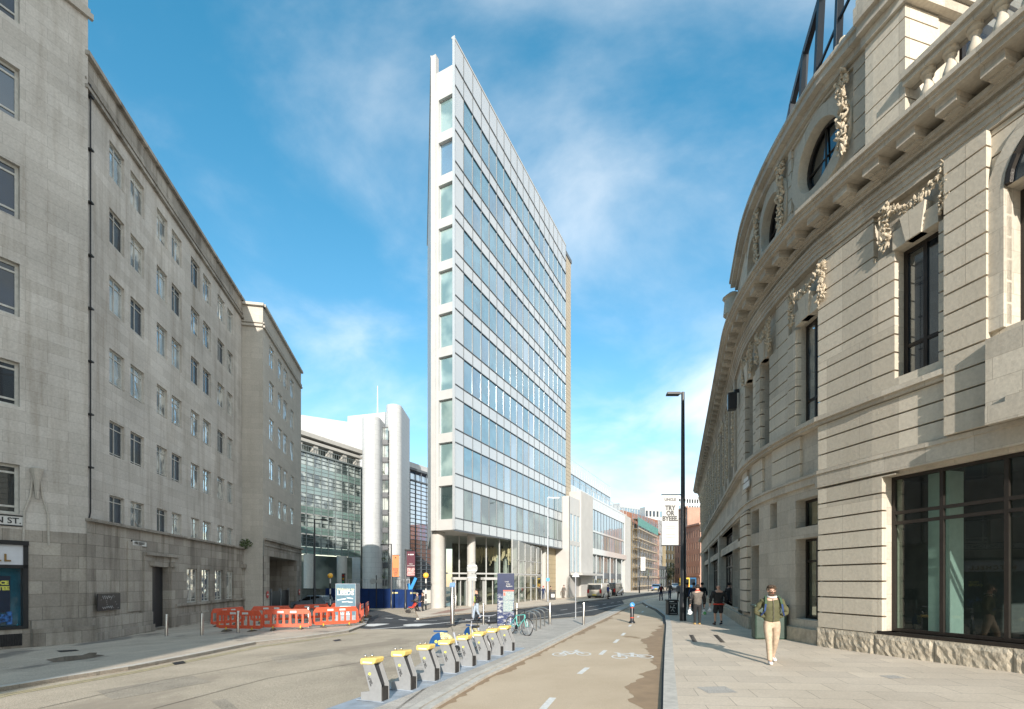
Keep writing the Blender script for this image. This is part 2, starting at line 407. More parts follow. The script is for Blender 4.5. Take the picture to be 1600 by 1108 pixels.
galv = plain('galvanised', (.36, .38, .41), .45, .8, var=.12)
white_p = plain('white_paint', (.62, .62, .60), .5, var=.04)
portland = masonry('portland_stone', (.66, .625, .575), (.57, .535, .485), (.45, .42, .38), 1.25, .42, .007, .75, (.62, .58, .53), bump=.25, grime=.3)
portland_dirty = masonry('stained_stone', (.56, .515, .45), (.38, .345, .30), (.26, .235, .20), 1.1, .5, .01, .85, (.36, .33, .29), bump=.5, grime=.45, bias=.1)
portland_pale = masonry('cleaner_stone', (.56, .52, .46), (.50, .465, .41), (.40, .37, .33), 1.25, .42, .006, .3, (.7, .68, .64), bump=.2, grime=.15)
leeds_stone = masonry('cream_stone', (.68, .61, .50), (.51, .455, .37), (.44, .385, .31), .95, 4.0, .007, .22, (.66, .60, .52), bump=.25, grime=.14, grain=.12)
leeds_plain = masonry('cream_ashlar', (.63, .57, .475), (.49, .44, .365), (.42, .37, .30), .9, .42, .006, .3, (.6, .55, .48), bump=.25, grime=.18)
carved = plain('carved_stone', (.52, .44, .33), .9, var=.22, scale=9, bump=.5, bscale=18)
rock = plain('rock_faced_stone', (.46, .40, .31), .95, var=.2, scale=5, bump=1.0, bscale=16)
joint_dark = plain('recessed_joint', (.30, .25, .18), .95, var=.1)
win_white = plain('old_metal_frame', (.50, .49, .45), .5, var=.12)
bronze = plain('bronze_frame', (.036, .030, .026), .4, .4, var=.1)
glass_old = coated('curtained_pane', (.60, .57, .50), .12, .02, scale=1.7, dark=(.05, .055, .06), wav=.5)
glass_old_b = coated('sky_pane', (.05, .08, .11), .42, .02, scale=1.3, dark=(.40, .39, .35), wav=.9)
glass_dark = coated('dark_pane', (.012, .017, .022), .10, .02, scale=1)
glass_navy = coated('navy_pane', (.008, .022, .045), .03, .03, graze=.10, scale=.6, dark=(.01, .015, .02), wav=.2)
glass_black = coated('black_pane', (.008, .01, .011), .04, .03)
shop_glass = clear('shop_glass', (.58, .70, .66), .05)
lobby_glass = clear('lobby_glass', (.66, .71, .68), .08)
inner_white = plain('interior_white', (.50, .55, .52), .8, var=.1)
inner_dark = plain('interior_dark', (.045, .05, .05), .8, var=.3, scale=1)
soil = plain('leaf_dark', (.06, .085, .035), .8, var=.35, scale=20)
leaf = plain('leaf_green', (.10, .13, .05), .8, var=.4, scale=20)
pane_a = coated('blind_pane', (.085, .225, .31), .13, .02, .22, .9, wav=.12)
pane_b = coated('pale_blue_pane', (.10, .22, .30), .17, .02, .16, .4)
pane_c = coated('clear_blue_pane', (.05, .15, .24), .24, .02, .3, .5, wav=.15)
pane_d = coated('deep_pane', (.03, .05, .05), .08, .02, .5, .4, dark=(.13, .18, .16))
pane_e = coated('dusk_pane', (.09, .17, .24), .40, .02, .3, .6)
spandrel = coated('white_glass_panel', (.46, .475, .48), .08, .08, .04, .3)
fin_white = plain('white_panel', (.47, .465, .45), .45, var=.04, scale=1)
alu_dark = plain('dark_joint', (.10, .115, .13), .5, var=.1)
alu_pale = plain('pale_aluminium', (.50, .52, .53), .4, .3, var=.05)
louvre = masonry('beige_louvre', (.46, .40, .31), (.43, .375, .29), (.27, .23, .17), 6, .55, .03, .1, bump=.6, grime=.08)
louvre_gold = masonry('gold_panel', (.45, .37, .24), (.42, .345, .225), (.28, .23, .15), 4, .6, .02, .1, bump=.4, grime=.08)
concrete = plain('column_concrete', (.44, .425, .395), .7, var=.06, scale=3)
tile_white = masonry('white_tile', (.52, .53, .53), (.50, .51, .51), (.40, .41, .415), 1.5, .9, .03, .1, bump=.3, grime=.06, rough=.5)
brick_red = masonry('red_brick', (.42, .17, .10), (.36, .14, .085), (.36, .27, .21), .45, .15, .015, .3, bump=.2)
brick_pink = masonry('pink_brick', (.52, .29, .21), (.47, .26, .19), (.45, .36, .30), .45, .15, .015, .2, bump=.2)
stone_yellow = masonry('yellow_stone', (.58, .46, .29), (.50, .40, .25), (.35, .28, .18), .9, .4, .01, .3)
slate = plain('slate_roof', (.10, .10, .11), .7, var=.2)
navy = plain('navy_hoarding', (.012, .035, .13), .35, var=.15, scale=1.5)
orange = plain('orange_plastic', (.64, .10, .045), .45, var=.10, scale=8)
rubber = plain('rubber', (.035, .032, .03), .8, var=.3)
mud = plain('muddy_rubber', (.13, .11, .085), .9, var=.4)
yellow_r = plain('yellow_reflector', (.75, .48, .04), .4)
dock_grey = plain('dock_grey', (.25, .255, .26), .4, var=.06, scale=12)
dock_yellow = plain('dock_yellow', (.78, .57, .17), .5, var=.08, scale=12)
dock_base = plain('steel_blue_plate', (.38, .43, .49), .5, .3, var=.2, scale=3)
lime = plain('lime_disc', (.62, .62, .12), .5)
blue_sign = plain('blue_sign', (.03, .22, .55), .4)
# ================================================================== GROUND
def sheet(name, pts, mat, off, side=0.0, kind='structure', label=None):
    """a flat finish on the tilted ground; side > 0 gives it a real edge"""
    mb = MB(); top = [Vector((p[0], p[1], gz(p[0], p[1])+off)) for p in pts]; n = len(top)
    mb.add(top, [tuple(range(n))])
    if side:
        mb.add(top+[Vector((p.x, p.y, p.z-side)) for p in top], [(i, (i+1) % n, n+(i+1) % n, n+i) for i in range(n)])
    o = mb.build(name, mat); o['kind'] = kind
    if label: o['label'] = label
    return o
def gp(lst, off=0.0): return [G(a, b, off).xy for a, b in lst]
def strip(name, line, wd, mat, off, side=0.0, dash=None, seg=True, o0=0.0):
    """band of width wd left of a plan line"""
    mb = MB(); ps = [Vector(p) for p in line]; nn = []
    for i in range(len(ps)):
        a = ps[max(0, i-1)]; b = ps[min(len(ps)-1, i+1)]; d = (b-a).normalized(); nn.append(Vector((-d.y, d.x)))
    def q(p, z): return Vector((p.x, p.y, gz(p.x, p.y)+z))
    for i in range(len(ps)-1):
        a, b = ps[i]+nn[i]*o0, ps[i+1]+nn[i+1]*o0; c, e = ps[i+1]+nn[i+1]*(o0+wd), ps[i]+nn[i]*(o0+wd)
        if dash:
            l = (b-a).length; k = 0.0
            while k < l:
                t0 = k/l; t1 = min(1, (k+dash[0])/l)
                mb.quad(q(a.lerp(b, t0), off), q(a.lerp(b, t1), off), q(e.lerp(c, t1), off), q(e.lerp(c, t0), off)); k += dash[0]+dash[1]
            continue
        mb.quad(q(a, off), q(b, off), q(c, off), q(e, off))
        if side:
            mb.quad(q(a, off), q(a, off-side), q(b, off-side), q(b, off)); mb.quad(q(e, off), q(c, off), q(c, off-side), q(e, off-side))
    if side:
        a, b = ps[0], ps[0]+nn[0]*wd; mb.quad(q(a, off), q(b, off), q(b, off-side), q(a, off-side))
    o = mb.build(name, mat); o['kind'] = 'structure'
    return o
sheet('ground', [(-1600, -600), (2400, -600), (2400, 3000), (-1600, 3000)], asphalt_pale, 0)
# dark carriageway of the cross street
road = [(300, 962), (420, 972), (575, 983), (640, 983), (700, 981), (722, 974), (800, 973), (842, 968), (928, 962), (953, 953), (976, 944), (972, 938), (990, 934), (1020, 930), (1060, 925), (1078, 922), (1060, 918.5), (1018, 924), (968, 931), (920, 937), (840, 945), (760, 953), (700, 958), (676, 962), (655, 966), (630, 964), (600, 955), (560, 951), (460, 948)]
sheet('road', gp(road), asphalt_dark, .005)
# right pavement along the round stone building
Kr = [(1036, 1400), (1036, 1108), (1037, 1060), (1039, 1010), (1041, 976), (1039, 962), (1026, 952), (1012, 946), (1004, 941), (1010, 937), (1030, 933), (1050, 928.5), (1066, 924)]
Kp = gp(Kr, .1)
right = Kp + [(34, 84), (34, -15), (Kp[0].x, -15)]
sheet('pavement_right', right, slab_mat, .10, .12)
strip('kerb_right', Kp, -.22, kerb_mat, .104, .1)
strip('gutter', [p for p in Kp[:9]], .13, plain('gutter_dirt', (.03, .028, .026), .7), .012)
# cycle lane
LL = [(480, 1260), (680, 1108), (760, 1060), (840, 1021), (920, 980), (981, 950), (1000, 944), (1012, 938)]
Lp = gp(LL)
lane = Lp + [Vector((p.x, p.y)) for p in reversed(Kp[:11])]
sheet('cycle_lane', lane, lane_mat, .009)
strip('kerb_lane', Lp, .16, kerb_mat, .06, .06)
strip('kerb_island', Lp, .16, kerb_mat, .07, .07, o0=.19)
# island and plaza
isl = [(420, 1262), (541, 1108), (600, 1072), (640, 1048), (700, 1005), (735, 985), (738, 976), (800, 974.5), (842, 969), (928, 963), (953, 954), (968, 948)]
Ip = gp(isl, .06)
def offs(line, d):
    ps = [Vector(p) for p in line]; out = []
    for i in range(len(ps)):
        a = ps[max(0, i-1)]; b = ps[min(len(ps)-1, i+1)]; e = (b-a).normalized(); out.append(ps[i]+Vector((-e.y, e.x))*d)
    return out
inner = offs(Lp, .34)
sheet('plaza_paving', list(reversed(Ip)) + inner[:6], slab_grey, .06, .06)
# left pavement
Kl = [(-500, 1190), (0, 1074), (110, 1056), (200, 1042), (300, 1023), (400, 1003), (480, 994), (545, 985), (572, 975), (576, 966), (566, 958), (540, 953), (470, 950)]
Kpl = gp(Kl, .1)
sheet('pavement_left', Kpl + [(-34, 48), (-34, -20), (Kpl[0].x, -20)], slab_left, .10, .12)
strip('kerb_left', Kpl, .25, kerb_mat, .104, .1)
strip('yellow_line', gp([(-500, 1204), (0, 1086), (110, 1067), (200, 1051), (300, 1031), (400, 1011), (480, 1000), (556, 989)]), -.09, paint_y, .008)
strip('yellow_line', gp([(-500, 1204), (0, 1086), (110, 1067), (200, 1051), (300, 1031), (400, 1011), (480, 1000), (556, 989)]), -.09, paint_y, .008, o0=-.2)
# far pavement in front of the tower
far = [(655, 966), (690, 961), (760, 955), (840, 946.5), (920, 938.5), (968, 932.5), (1018, 925.5), (1050, 921)]
Fp = gp(far, .1)
sheet('pavement_far', Fp + [(60, 200), (8, 80), (-12, 60), (-9.6, 47)], slab_mat, .1, .1)
strip('kerb_far', Fp, .2, kerb_mat, .104, .1)
sheet('red_paving', gp([(672, 960), (716, 955.5), (740, 950.5), (700, 953)], .11), terracotta, .115)
# damp brown margins with ragged outlines
damp = plain('damp_tan', (.33, .225, .135), .75, var=.12, scale=3)
def ragged(line, sgn, w0, w1, seed):
    rr = random.Random(seed); ps = [Vector(p) for p in line]; A = []; B = []; w_ = w0
    for i in range(len(ps)-1):
        d = ps[i+1]-ps[i]; n = max(1, int(d.length/.16)); nn = Vector((-d.y, d.x)).normalized()*sgn
        for k in range(n):
            w_ = min(w1, max(w0, w_+rr.uniform(-.11, .11))); p = ps[i]+d*k/n; A.append(p+nn*.01); B.append(p+nn*w_)
    mb = MB(); q = lambda p: Vector((p.x, p.y, gz(p.x, p.y)+.0125))
    for i in range(len(A)-1): mb.quad(q(A[i]), q(A[i+1]), q(B[i+1]), q(B[i]))
    mb.build('damp_margin', damp)['kind'] = 'structure'
ragged([G(1040, 975, .0).xy, G(1037.5, 1010).xy, G(1035, 1060).xy, G(1034, 1108).xy, G(1034, 1250).xy], -1, .12, .8, 4)
ragged(gp([(680, 1108), (760, 1060), (840, 1021), (920, 980), (978, 951)]), -1, .10, .5, 9)
# paint on the lane
def gm(px, py, ang, off=.02):
    p = G(px, py, off); return Matrix.Translation(p) @ Matrix.Rotation(-math.atan(GB*-1), 4, 'X') @ Matrix.Rotation(ang, 4, 'Z')
mk = MB()
for a, b in (((848, 1108), (864, 1090)), ((905, 1053), (918, 1043)), ((938, 1023), (946, 1016)), ((960, 1004.5), (966, 999)), ((972, 993), (976, 989)), ((983, 979), (986, 976)), ((996, 965), (998, 962.5)), ((1003, 957), (1005, 955)), ((1010, 949), (1011.5, 947))):
    p, q = G(*a, .014), G(*b, .014); d = (q-p).normalized(); r = Vector((d.y, -d.x, 0))*.06
    mk.quad(p-r, p+r, q+r, q-r)
o = mk.build('lane_centre_dash', paint_w); o['kind'] = 'structure'
def lane_bike(px, py, s, flip):
    mb = MB(); c = G(px, py, .014)
    dx = Vector((1*flip, .0, GA*flip)); dy = Vector((0, 1.0, GB))
    def P(a, b): return c + dx*a*s + dy*b*s*1.7
    def ln(a, b, w=.045):
        A, B = P(*a), P(*b); d = (B-A).normalized(); r = Vector((d.y, -d.x, 0))*w; mb.quad(A-r, A+r, B+r, B-r)
    for cx in (-.55, .55):
        n = 20
        for i in range(n):
            t0, t1 = 2*math.pi*i/n, 2*math.pi*(i+1)/n
            mb.quad(P(cx+.34*math.cos(t0), .34*math.sin(t0)), P(cx+.34*math.cos(t1), .34*math.sin(t1)), P(cx+.26*math.cos(t1), .26*math.sin(t1)), P(cx+.26*math.cos(t0), .26*math.sin(t0)))
    for a, b in (((-.55, 0), (-.2, .5)), ((-.2, .5), (.38, .5)), ((-.55, 0), (0, 0)), ((0, 0), (.38, .5)), ((0, 0), (-.25, .62)), ((.55, 0), (.32, .7)), ((.32, .7), (.5, .78)), ((-.36, .62), (-.12, .62))): ln(a, b)
    o = mb.build('bicycle_symbol', paint_w); o['kind'] = 'structure'
lane_bike(893, 1022, .62, 1); lane_bike(988, 1026, .62, -1)
# paint on the carriageway
strip('road_marking', gp([(580, 984), (650, 978.5), (720, 971), (790, 966)]), .22, paint_w, .012)
strip('road_marking', gp([(600, 966), (650, 971), (700, 969)]), .16, paint_w, .012, dash=(1.2, 1.0))
strip('road_marking', gp([(780, 963), (850, 957), (930, 947), (1000, 935), (1050, 927)]), .12, paint_w, .012, dash=(1.2, 1.4))
strip('road_marking', gp([(830, 968), (930, 953), (985, 942)]), .12, paint_w, .012)
for px in (590, 658):
    mb = MB(); c = G(px, 976.5, .012); n = 20
    mb.add([c+Vector((.95*math.cos(6.283*i/n), .8*math.sin(6.283*i/n), 0)) for i in range(n)], [tuple(range(n))]); mb.build('road_roundel', paint_w)['kind'] = 'structure'
# patched tarmac, seams and gullies on the road
pat = surface('tarmac_patch', (.32, .28, .225), (.46, .40, .32), 1.2, None, rough=.9, bump=.8, bscale=45, speck=.2)
for q in ([(150, 1080), (300, 1056), (330, 1066), (176, 1094)], [(420, 1028), (520, 1014), (536, 1020), (434, 1036)], [(330, 1096), (352, 1092), (372, 1108), (346, 1108)]): sheet('road_patch', gp(q), pat, .004)
seam = plain('tar_seam', (.13, .115, .095), .8, var=.25)
for q in ([(60, 1108), (260, 1062), (430, 1032), (560, 1012), (700, 1000)], [(240, 1108), (420, 1060), (560, 1036), (640, 1020)]): strip('tar_seam', gp(q), .025, seam, .006)
for q in ([(268, 1036), (286, 1033), (291, 1036.5), (273, 1039.5)], [(520, 1000.5), (531, 999), (534, 1001), (523, 1002.5)]): sheet('road_gully', gp(q), iron, .009)
# puddle, manhole and tactile grilles on the pavements
sheet('puddle', gp([(72, 1031), (100, 1026), (128, 1024), (140, 1020), (152, 1020), (150, 1023), (164, 1024), (140, 1029), (110, 1033), (84, 1035)], .1), water_mat, .106)
sheet('manhole_cover', gp([(88, 1017), (118, 1015), (124, 1017), (95, 1019.5)], .1), iron, .106)
for a, b in (((1080, 992), (1086, 1003)), ((1118, 992), (1130, 1004))):
    p, q = G(*a, .105), G(*b, .105); d = (q-p).normalized(); r = Vector((d.y, -d.x, 0)); mb = MB(); l = (q-p).length; k = 0
    while k < l: mb.quad(p+d*k-r*.07, p+d*k+r*.07, p+d*(k+.06)+r*.07, p+d*(k+.06)-r*.07); k += .11
    mb.build('drain_grating', iron)['kind'] = 'structure'
for px, py, w in ((1120, 1078, .5), (1395, 1058, .3), (700, 1068, .0)):
    if w: sheet('inspection_cover', [ (G(px, py, .1)+Vector((a*w, b*w, 0))).xy for a, b in ((-.5, -.5), (.5, -.5), (.5, .5), (-.5, .5))], slab_grey, .104)
# ================================================================== LEFT: corner building with the shop
NL = Path([(-17.46-.495*30, 19.9-.869*30), (-17.46, 19.9)], flip=True)
Z = lambda pa, px, py: pa.z(px, py)
b1 = thing('stone_corner_building', 'pale grey stone building at the left edge of the picture with a dark shop front', 'building', NL.P(NL.L, gz(-18.2, 20.7)))
u0, uL = NL.u(-260), NL.L
g1 = NL.g(uL)-.6
wrow = [(-95, -10, 32, 105), (-70, 75, 32, 190), (-70, 243, 33, 343), (-70, 400, 33, 496), (-70, 557, 33, 638), (-70, 722, 33, 804)]
holes = []
ua, ub = NL.u(-46), NL.u(31)
for k, (x0, t, x1, bt) in enumerate(((0, -80, 31, 38), (0, 88, 31, 190), (0, 243, 31, 343), (0, 400, 31, 496), (0, 558, 31, 636), (0, 722, 31, 804))):
    zt = NL.z(0, t); zb = NL.z(31, bt)
    for j in (0, 1): holes.append((ua-j*7.2, ub-j*7.2, zb, zt))
shop = (NL.u(-260), NL.u(43.5), NL.z(43, 982), NL.z(43, 850))
top1 = NL.z(133, -70)
mb = MB(); zs = NL.z(47, 828)
wall(mb, NL, 0, uL, zs, top1, holes, .3)
mb.add([NL.P(uL, g1), NL.P(uL, top1), NL.P(uL, top1, -16), NL.P(uL, g1, -16)], [(0, 1, 2, 3)], [(0, g1), (0, top1), (16, top1), (16, g1)])
mb.build('wall', portland, b1)
mb = MB(); wall(mb, NL, 0, uL, g1, zs, [shop], .35, d=.001)
mb.build('ground_floor_wall', portland_dirty, b1)
mb = MB(); pbox(mb, NL, NL.u(47), uL+.18, g1, NL.z(137, 977), 0, .3); pbox(mb, NL, NL.u(47), uL+.1, NL.z(137, 977), NL.z(137, 965), 0, .16)
mb.build('plinth', portland_dirty, b1)
mb = MB(); pbox(mb, NL, 0, uL+.3, top1, top1+.25, -.4, .35); zm_ = NL.z(133, 22); pbox(mb, NL, 0, uL+.14, zm_-.1, zm_+.12, 0, .14); pbox(mb, NL, 0, uL+.06, zm_+.12, zm_+.3, 0, .07); pbox(mb, NL, 0, uL, top1+.25, top1+1.2, -.5, .1)
mb.build('cornice', portland_pale, b1)
mb = MB(); mb.add([NL.P(0, top1+.2, .1), NL.P(uL, top1+.2, .1), NL.P(uL, top1+.2, -16), NL.P(0, top1+.2, -16)], [(0, 1, 2, 3)]); mb.build('roof', slate, b1)
random.seed(3)
for h in holes: window(NL, *h, .22, b1, win_white, random.choice([glass_navy, glass_navy, glass_dark]), mull=(.25,), trans=(.16, .84), fw=.10, bw=.07)
# shop front
ua, ub, za, zb = shop; sf = MB(); zf = NL.z(43, 888)
pbox(sf, NL, ua, ub, zf, zf+.12, -.2, .06); pbox(sf, NL, ub-.14, ub, za, zb, -.3, .06); pbox(sf, NL, ua, ub-.14, za, za+.12, -.3, .05); pbox(sf, NL, ua, ub, zb-.06, zb+.1, -.3, .12)
for q in (NL.u(-30),): pbox(sf, NL, q-.05, q+.05, za+.12, zf, -.25, .03)
so = sf.build('shop_front', black, b1)
mb = MB(); pbox(mb, NL, ua, ub-.14, zf+.12, zb-.06, -.2, .03); mb.build('fascia', plain('pale_fascia', (.60, .62, .66), .4, var=.04), so)
mb = MB(); pbox(mb, NL, ua, ub-.14, za+.12, zf, -.28, -.22); mb.build('window_display', plain('teal_display', (.008, .075, .12), .12, var=.6, scale=.7, coat=.6), so)
mb = MB(); text_mb(mb, 'MITCHELL', frame_on(NL, NL.u(17)-.02, NL.z(8, 872), .05), .38, align='RIGHT', depth=.05, bold=.008, spacing=1.35); mb.build('letters', plain('gold_letter', (.30, .19, .07), .35, .6), so)
mb = MB(); pbox(mb, NL, NL.u(-40), NL.u(19), NL.z(18, 957), NL.z(0, 900), -.215, -.2); po = mb.build('poster', plain('poster_navy', (.006, .02, .05), .3), so)
mb = MB(); M0 = frame_on(NL, NL.u(16), NL.z(10, 911), -.19); text_mb(mb, 'PRICE', M0, .19, align='RIGHT', bold=.012); text_mb(mb, 'GUARANTEE', M0 @ Matrix.Translation((.02, -.2, 0)), .19, align='RIGHT', bold=.012); mb.build('poster_text', lime, po)
mb = MB()
for i in range(7): mb.box(-.95+.15*i, -.8+.15*i, -1.55+.05*(i % 3), -1.25+.09*(i % 4), 0, .01, M0)
mb.build('poster_picture', plain('poster_blue', (.03, .12, .34), .3, var=.8, scale=9), po)
mb = MB(); pts = [(-.2, -2.35), (.05, -1.9), (.15, -1.55), (.12, -1.9), (-.0, -2.3), (.16, -2.35), (.35, -1.95), (.5, -1.6)]
mb.tube([M0 @ Vector((a+.1, b, .0)) for a, b in pts], .035, 6); mb.build('painted_swirl', plain('swirl_teal', (.02, .25, .34), .4), so)
mb = MB(); gy0, gy1 = NL.z(0, 1011), NL.z(0, 992)
pbox(mb, NL, NL.u(-200), NL.u(34), gy0, gy1, .0, .04)
for i in range(60):
    q = NL.u(34)-.02-i*.07; pbox(mb, NL, q-.02, q, gy0, gy1, .04, .07)
mb.build('vent_grille', iron, b1)
mb = MB(); q0, q1 = NL.u(-200), NL.u(37); pbox(mb, NL, q0, q1, NL.z(0, 820), NL.z(0, 804), .0, .02, m=0)
nb = mb.build('street_name_sign', white_p, b1)
mb = MB(); text_mb(mb, 'WELLINGTON ST.', frame_on(NL, NL.u(33), NL.z(20, 814), .03), .30, align='RIGHT', bold=.004); mb.build('letters', black, nb)
mb = MB()
for zq in (NL.z(0, 820), NL.z(0, 804)): pbox(mb, NL, q0, q1, zq-.025, zq+.025, .02, .035)
mb.build('sign_border', black, nb)
# torch ornament carved on the pier
mb = MB(); c = NL.P(NL.u(56), 0, .1)
mb.lathe([(.05, NL.z(56, 780)), (.10, NL.z(56, 755)), (.17, NL.z(56, 740)), (.2, NL.z(56, 733)), (.1, NL.z(56, 731))], (c.x, c.y, 0), 12)
a_, b_ = NL.u(56), NL.z(56, 745)
for sgn in (-1, 1): mb.tube([NL.P(a_+sgn*.10, b_, .05), NL.P(a_+sgn*.18, b_-.8, .06), NL.P(a_+sgn*.34, b_-1.4, .05), NL.P(a_+sgn*.36, b_-2.6, .03)], .035, 6)
mb.build('torch_carving', portland_pale, b1, smooth=True)
# ================================================================== LEFT: long stone block
AD = Vector((-.1867, .9824)); A0 = Vector((-18.1, 22.6))
AB = Path([A0-AD*2.85, A0+AD*15.1], flip=True)
b2 = thing('long_stone_block', 'grey six storey stone block with paired metal windows on the left side of the street', 'building', (-18.1, 22.6, gz(-18.1, 22.6)))
g2 = AB.g(AB.L)-.7; topA = AB.z(382, 478); uE = AB.L
holes = []; hinfo = []
colx = [(171, 194.5), (204, 225.5), (245, 261.5), (268.5, 284), (298.5, 312), (317.5, 329.7), (340, 351), (355.5, 364)]
zr = [(AB.z(171, 217.5), AB.z(171, 273)), (AB.z(171, 323), AB.z(171, 378)), (AB.z(171, 429), AB.z(171, 485)), (AB.z(171, 543), AB.z(171, 598)), (AB.z(171, 656), AB.z(171, 710)), (AB.z(171, 773), AB.z(171, 822))]
for a, b in colx:
    for zt, zb in zr: holes.append((AB.u(a), AB.u(b), zb, zt))
zc = AB.z(240, 833.6)                                   # string course
uc0 = 0
mb = MB(); wall(mb, AB, 0, uE, zc, topA, holes, .22); mb.build('wall', portland, b2)
gh = [(AB.u(232), AB.u(260.5), AB.z(232, 983), AB.z(232, 885))] + [(AB.u(a), AB.u(b), AB.z(288.5, 942), AB.z(288.5, 888)) for a, b in ((288.5, 305), (312, 325), (333, 345), (351, 361.5))]
gh.append((AB.u(379.5), AB.u(386.5), AB.z(379, 962), AB.z(379, 895)))
mb = MB(); wall(mb, AB, 0, uE, g2, zc, gh, .5, d=.12); mb.build('ground_floor_wall', portland_dirty, b2)
mb = MB(); pbox(mb, AB, 0, uE, zc, zc+.12, 0, .3); mb.build('string_course', portland_dirty, b2)
mb = MB()
zp = AB.z(194, 960); pbox(mb, AB, 0, AB.u(231), g2, zp-.9+.9, .12, .24); pbox(mb, AB, 0, AB.u(231), g2, AB.z(194, 981), .24, .34)
pbox(mb, AB, AB.u(268), AB.u(378), AB.z(288, 946), AB.z(288, 942), .12, .26)
pbox(mb, AB, AB.u(268), AB.u(378), g2, AB.z(288, 958), .12, .2)
pbox(mb, AB, AB.u(194), AB.u(216), AB.z(205, 955), zc-.6, .12, .17)
for q0, q1, zt in ((219, 231, 868), (261.5, 273, 868)): pbox(mb, AB, AB.u(q0), AB.u(q1), g2, AB.z(231, zt), .12, .2)
pbox(mb, AB, AB.u(219), AB.u(273), AB.z(231, 868), AB.z(231, 864), .12, .3)
for q in (229, 262): pbox(mb, AB, AB.u(q)-.12, AB.u(q)+.35, AB.z(231, 884), AB.z(231, 876), .2, .42)
pbox(mb, AB, AB.u(376), AB.u(379), g2, AB.z(379, 885), .12, .2); pbox(mb, AB, AB.u(374), AB.u(390), AB.z(379, 888), AB.z(379, 882), .12, .36)
mb.build('plinth', portland_dirty, b2)
mb = MB()
pbox(mb, AB, 0, uE+.1, topA, topA+.18, -.4, .22); pbox(mb, AB, 0, uE, topA-1.0, topA-.9, 0, .10); pbox(mb, AB, 0, uE, topA-1.35, topA-1.2, 0, .16); pbox(mb, AB, 0, uE, topA-.9, topA, 0, .04)
mb.build('parapet', portland_dirty, b2)
mb = MB(); mb.add([AB.P(0, topA+.1), AB.P(uE, topA+.1), AB.P(uE, topA+.1, -14), AB.P(0, topA+.1, -14)], [(0, 1, 2, 3)]); mb.build('roof', slate, b2)
random.seed(11)
for h in holes: window(AB, *h, .16, b2, win_white, random.choice([glass_old, glass_old, glass_old_b, glass_old_b, glass_navy]), mull=(.45,), trans=(.80, .08), fw=.05, bw=.035)
for h in gh[1:5]: window(AB, *h, .03, b2, win_white, random.choice([glass_old, glass_old_b]), mull=(.5,), trans=(.80, .1), fw=.05, bw=.035)
for k in (0, 5):
    a, b, c, e = gh[k]; mb = MB(); pbox(mb, AB, a, b, c, e, -.3, -.2); dd = mb.build('door', black, b2)
    mb = MB(); pbox(mb, AB, a+(b-a)*.8, a+(b-a)*.85, c+1.1, c+1.25, -.4, -.35); mb.build('handle', steel, dd)
mb = MB(); q = AB.u(137); mb.tube([AB.P(q, AB.z(136, 130), .1), AB.P(q, AB.z(136, 800), .1), AB.P(q-.06, AB.z(136, 808), .1), AB.P(q-.12, AB.z(136, 812), .1)], .03, 8)
for i in range(8): mb.box(-.09, .09, -.03, .03, -.09, .09, frame_on(AB, q, topA-1.5-i*2.2, .1))
mb.build('drainpipe', iron, b2)
q0, q1 = AB.u(141), AB.u(177.5); mb = MB(); pbox(mb, AB, q0, q1, AB.z(141, 955.5), AB.z(141, 928), .245, .27); gpn = mb.build('black_panel', black, b2)
mb = MB(); random.seed(5); M0 = frame_on(AB, (q0+q1)/2, AB.z(160, 941), .275)
for zc0, am in ((.22, .1), (-.22, .07)):
    pts = [M0 @ Vector((-.5+i*.045, zc0+am*math.sin(i*2.1)*random.uniform(.4, 1), 0)) for i in range(17)]; mb.tube(pts, .008, 4)
for i in range(14): p = Vector((random.uniform(-.6, .6), random.uniform(-.3, .3), 0)); mb.tube([M0 @ p, M0 @ (p+Vector((.07, .02, 0)))], .006, 4)
mb.build('chalk_scribble', plain('chalk', (.45, .45, .45), .8), gpn)
mb = MB(); pbox(mb, AB, AB.u(200), AB.u(224), AB.z(201, 852.5), AB.z(201, 843.5), .13, .16); sg = mb.build('street_name_sign', black, b2)
mb = MB(); pbox(mb, AB, AB.u(200)+.06, AB.u(224)-.06, AB.z(201, 851.5), AB.z(201, 844.5), .16, .17); sp = mb.build('sign_plate', white_p, sg)
mb = MB(); text_mb(mb, 'AIRE STREET', frame_on(AB, (AB.u(200)+AB.u(224))/2, AB.z(212, 849), .176), .165, bold=.004); mb.build('letters', black, sp)
# crest over the second door
mb = MB(); c = frame_on(AB, AB.u(384), AB.z(379, 868), .18)
for i in range(9):
    a = i*.7; mb.ball(c @ Vector((.17*math.cos(a), .22*math.sin(a), 0)), .09, 8)
mb.ball(c @ Vector((0, 0, .03)), .16, 10, sc=(1, 1, 1.3)); mb.build('crest', portland_dirty, b2, smooth=True)
def bush(name, label, c, r, n, mats, cat='plant', parent=None, flat=.8, ls=.06):
    mb = MB()
    for i in range(n):
        while True:
            p = Vector((random.uniform(-1, 1), random.uniform(-1, 1), random.uniform(-1, 1)))
            if p.length < 1: break
        p = Vector((p.x*r, p.y*r, p.z*r*flat)); q = Vector(c)+p
        a = Vector((random.gauss(0, 1), random.gauss(0, 1), random.gauss(0, 1))).normalized(); b = a.orthogonal().normalized()
        s_ = ls*random.uniform(.6, 1.4); mb.quad(q-a*s_, q-b*s_*.5, q+a*s_, q+b*s_*.5, m=random.randrange(len(mats)))
    for i in range(5): mb.tube([Vector(c)-Vector((0, 0, r*flat*.9)), Vector(c)+Vector((random.uniform(-.5, .5)*r, random.uniform(-.5, .5)*r, r*.5))], [.015, .005], 4, m=0)
    o = mb.build(name, mats, parent)
    if not parent: tag(o, label, cat)
    return o
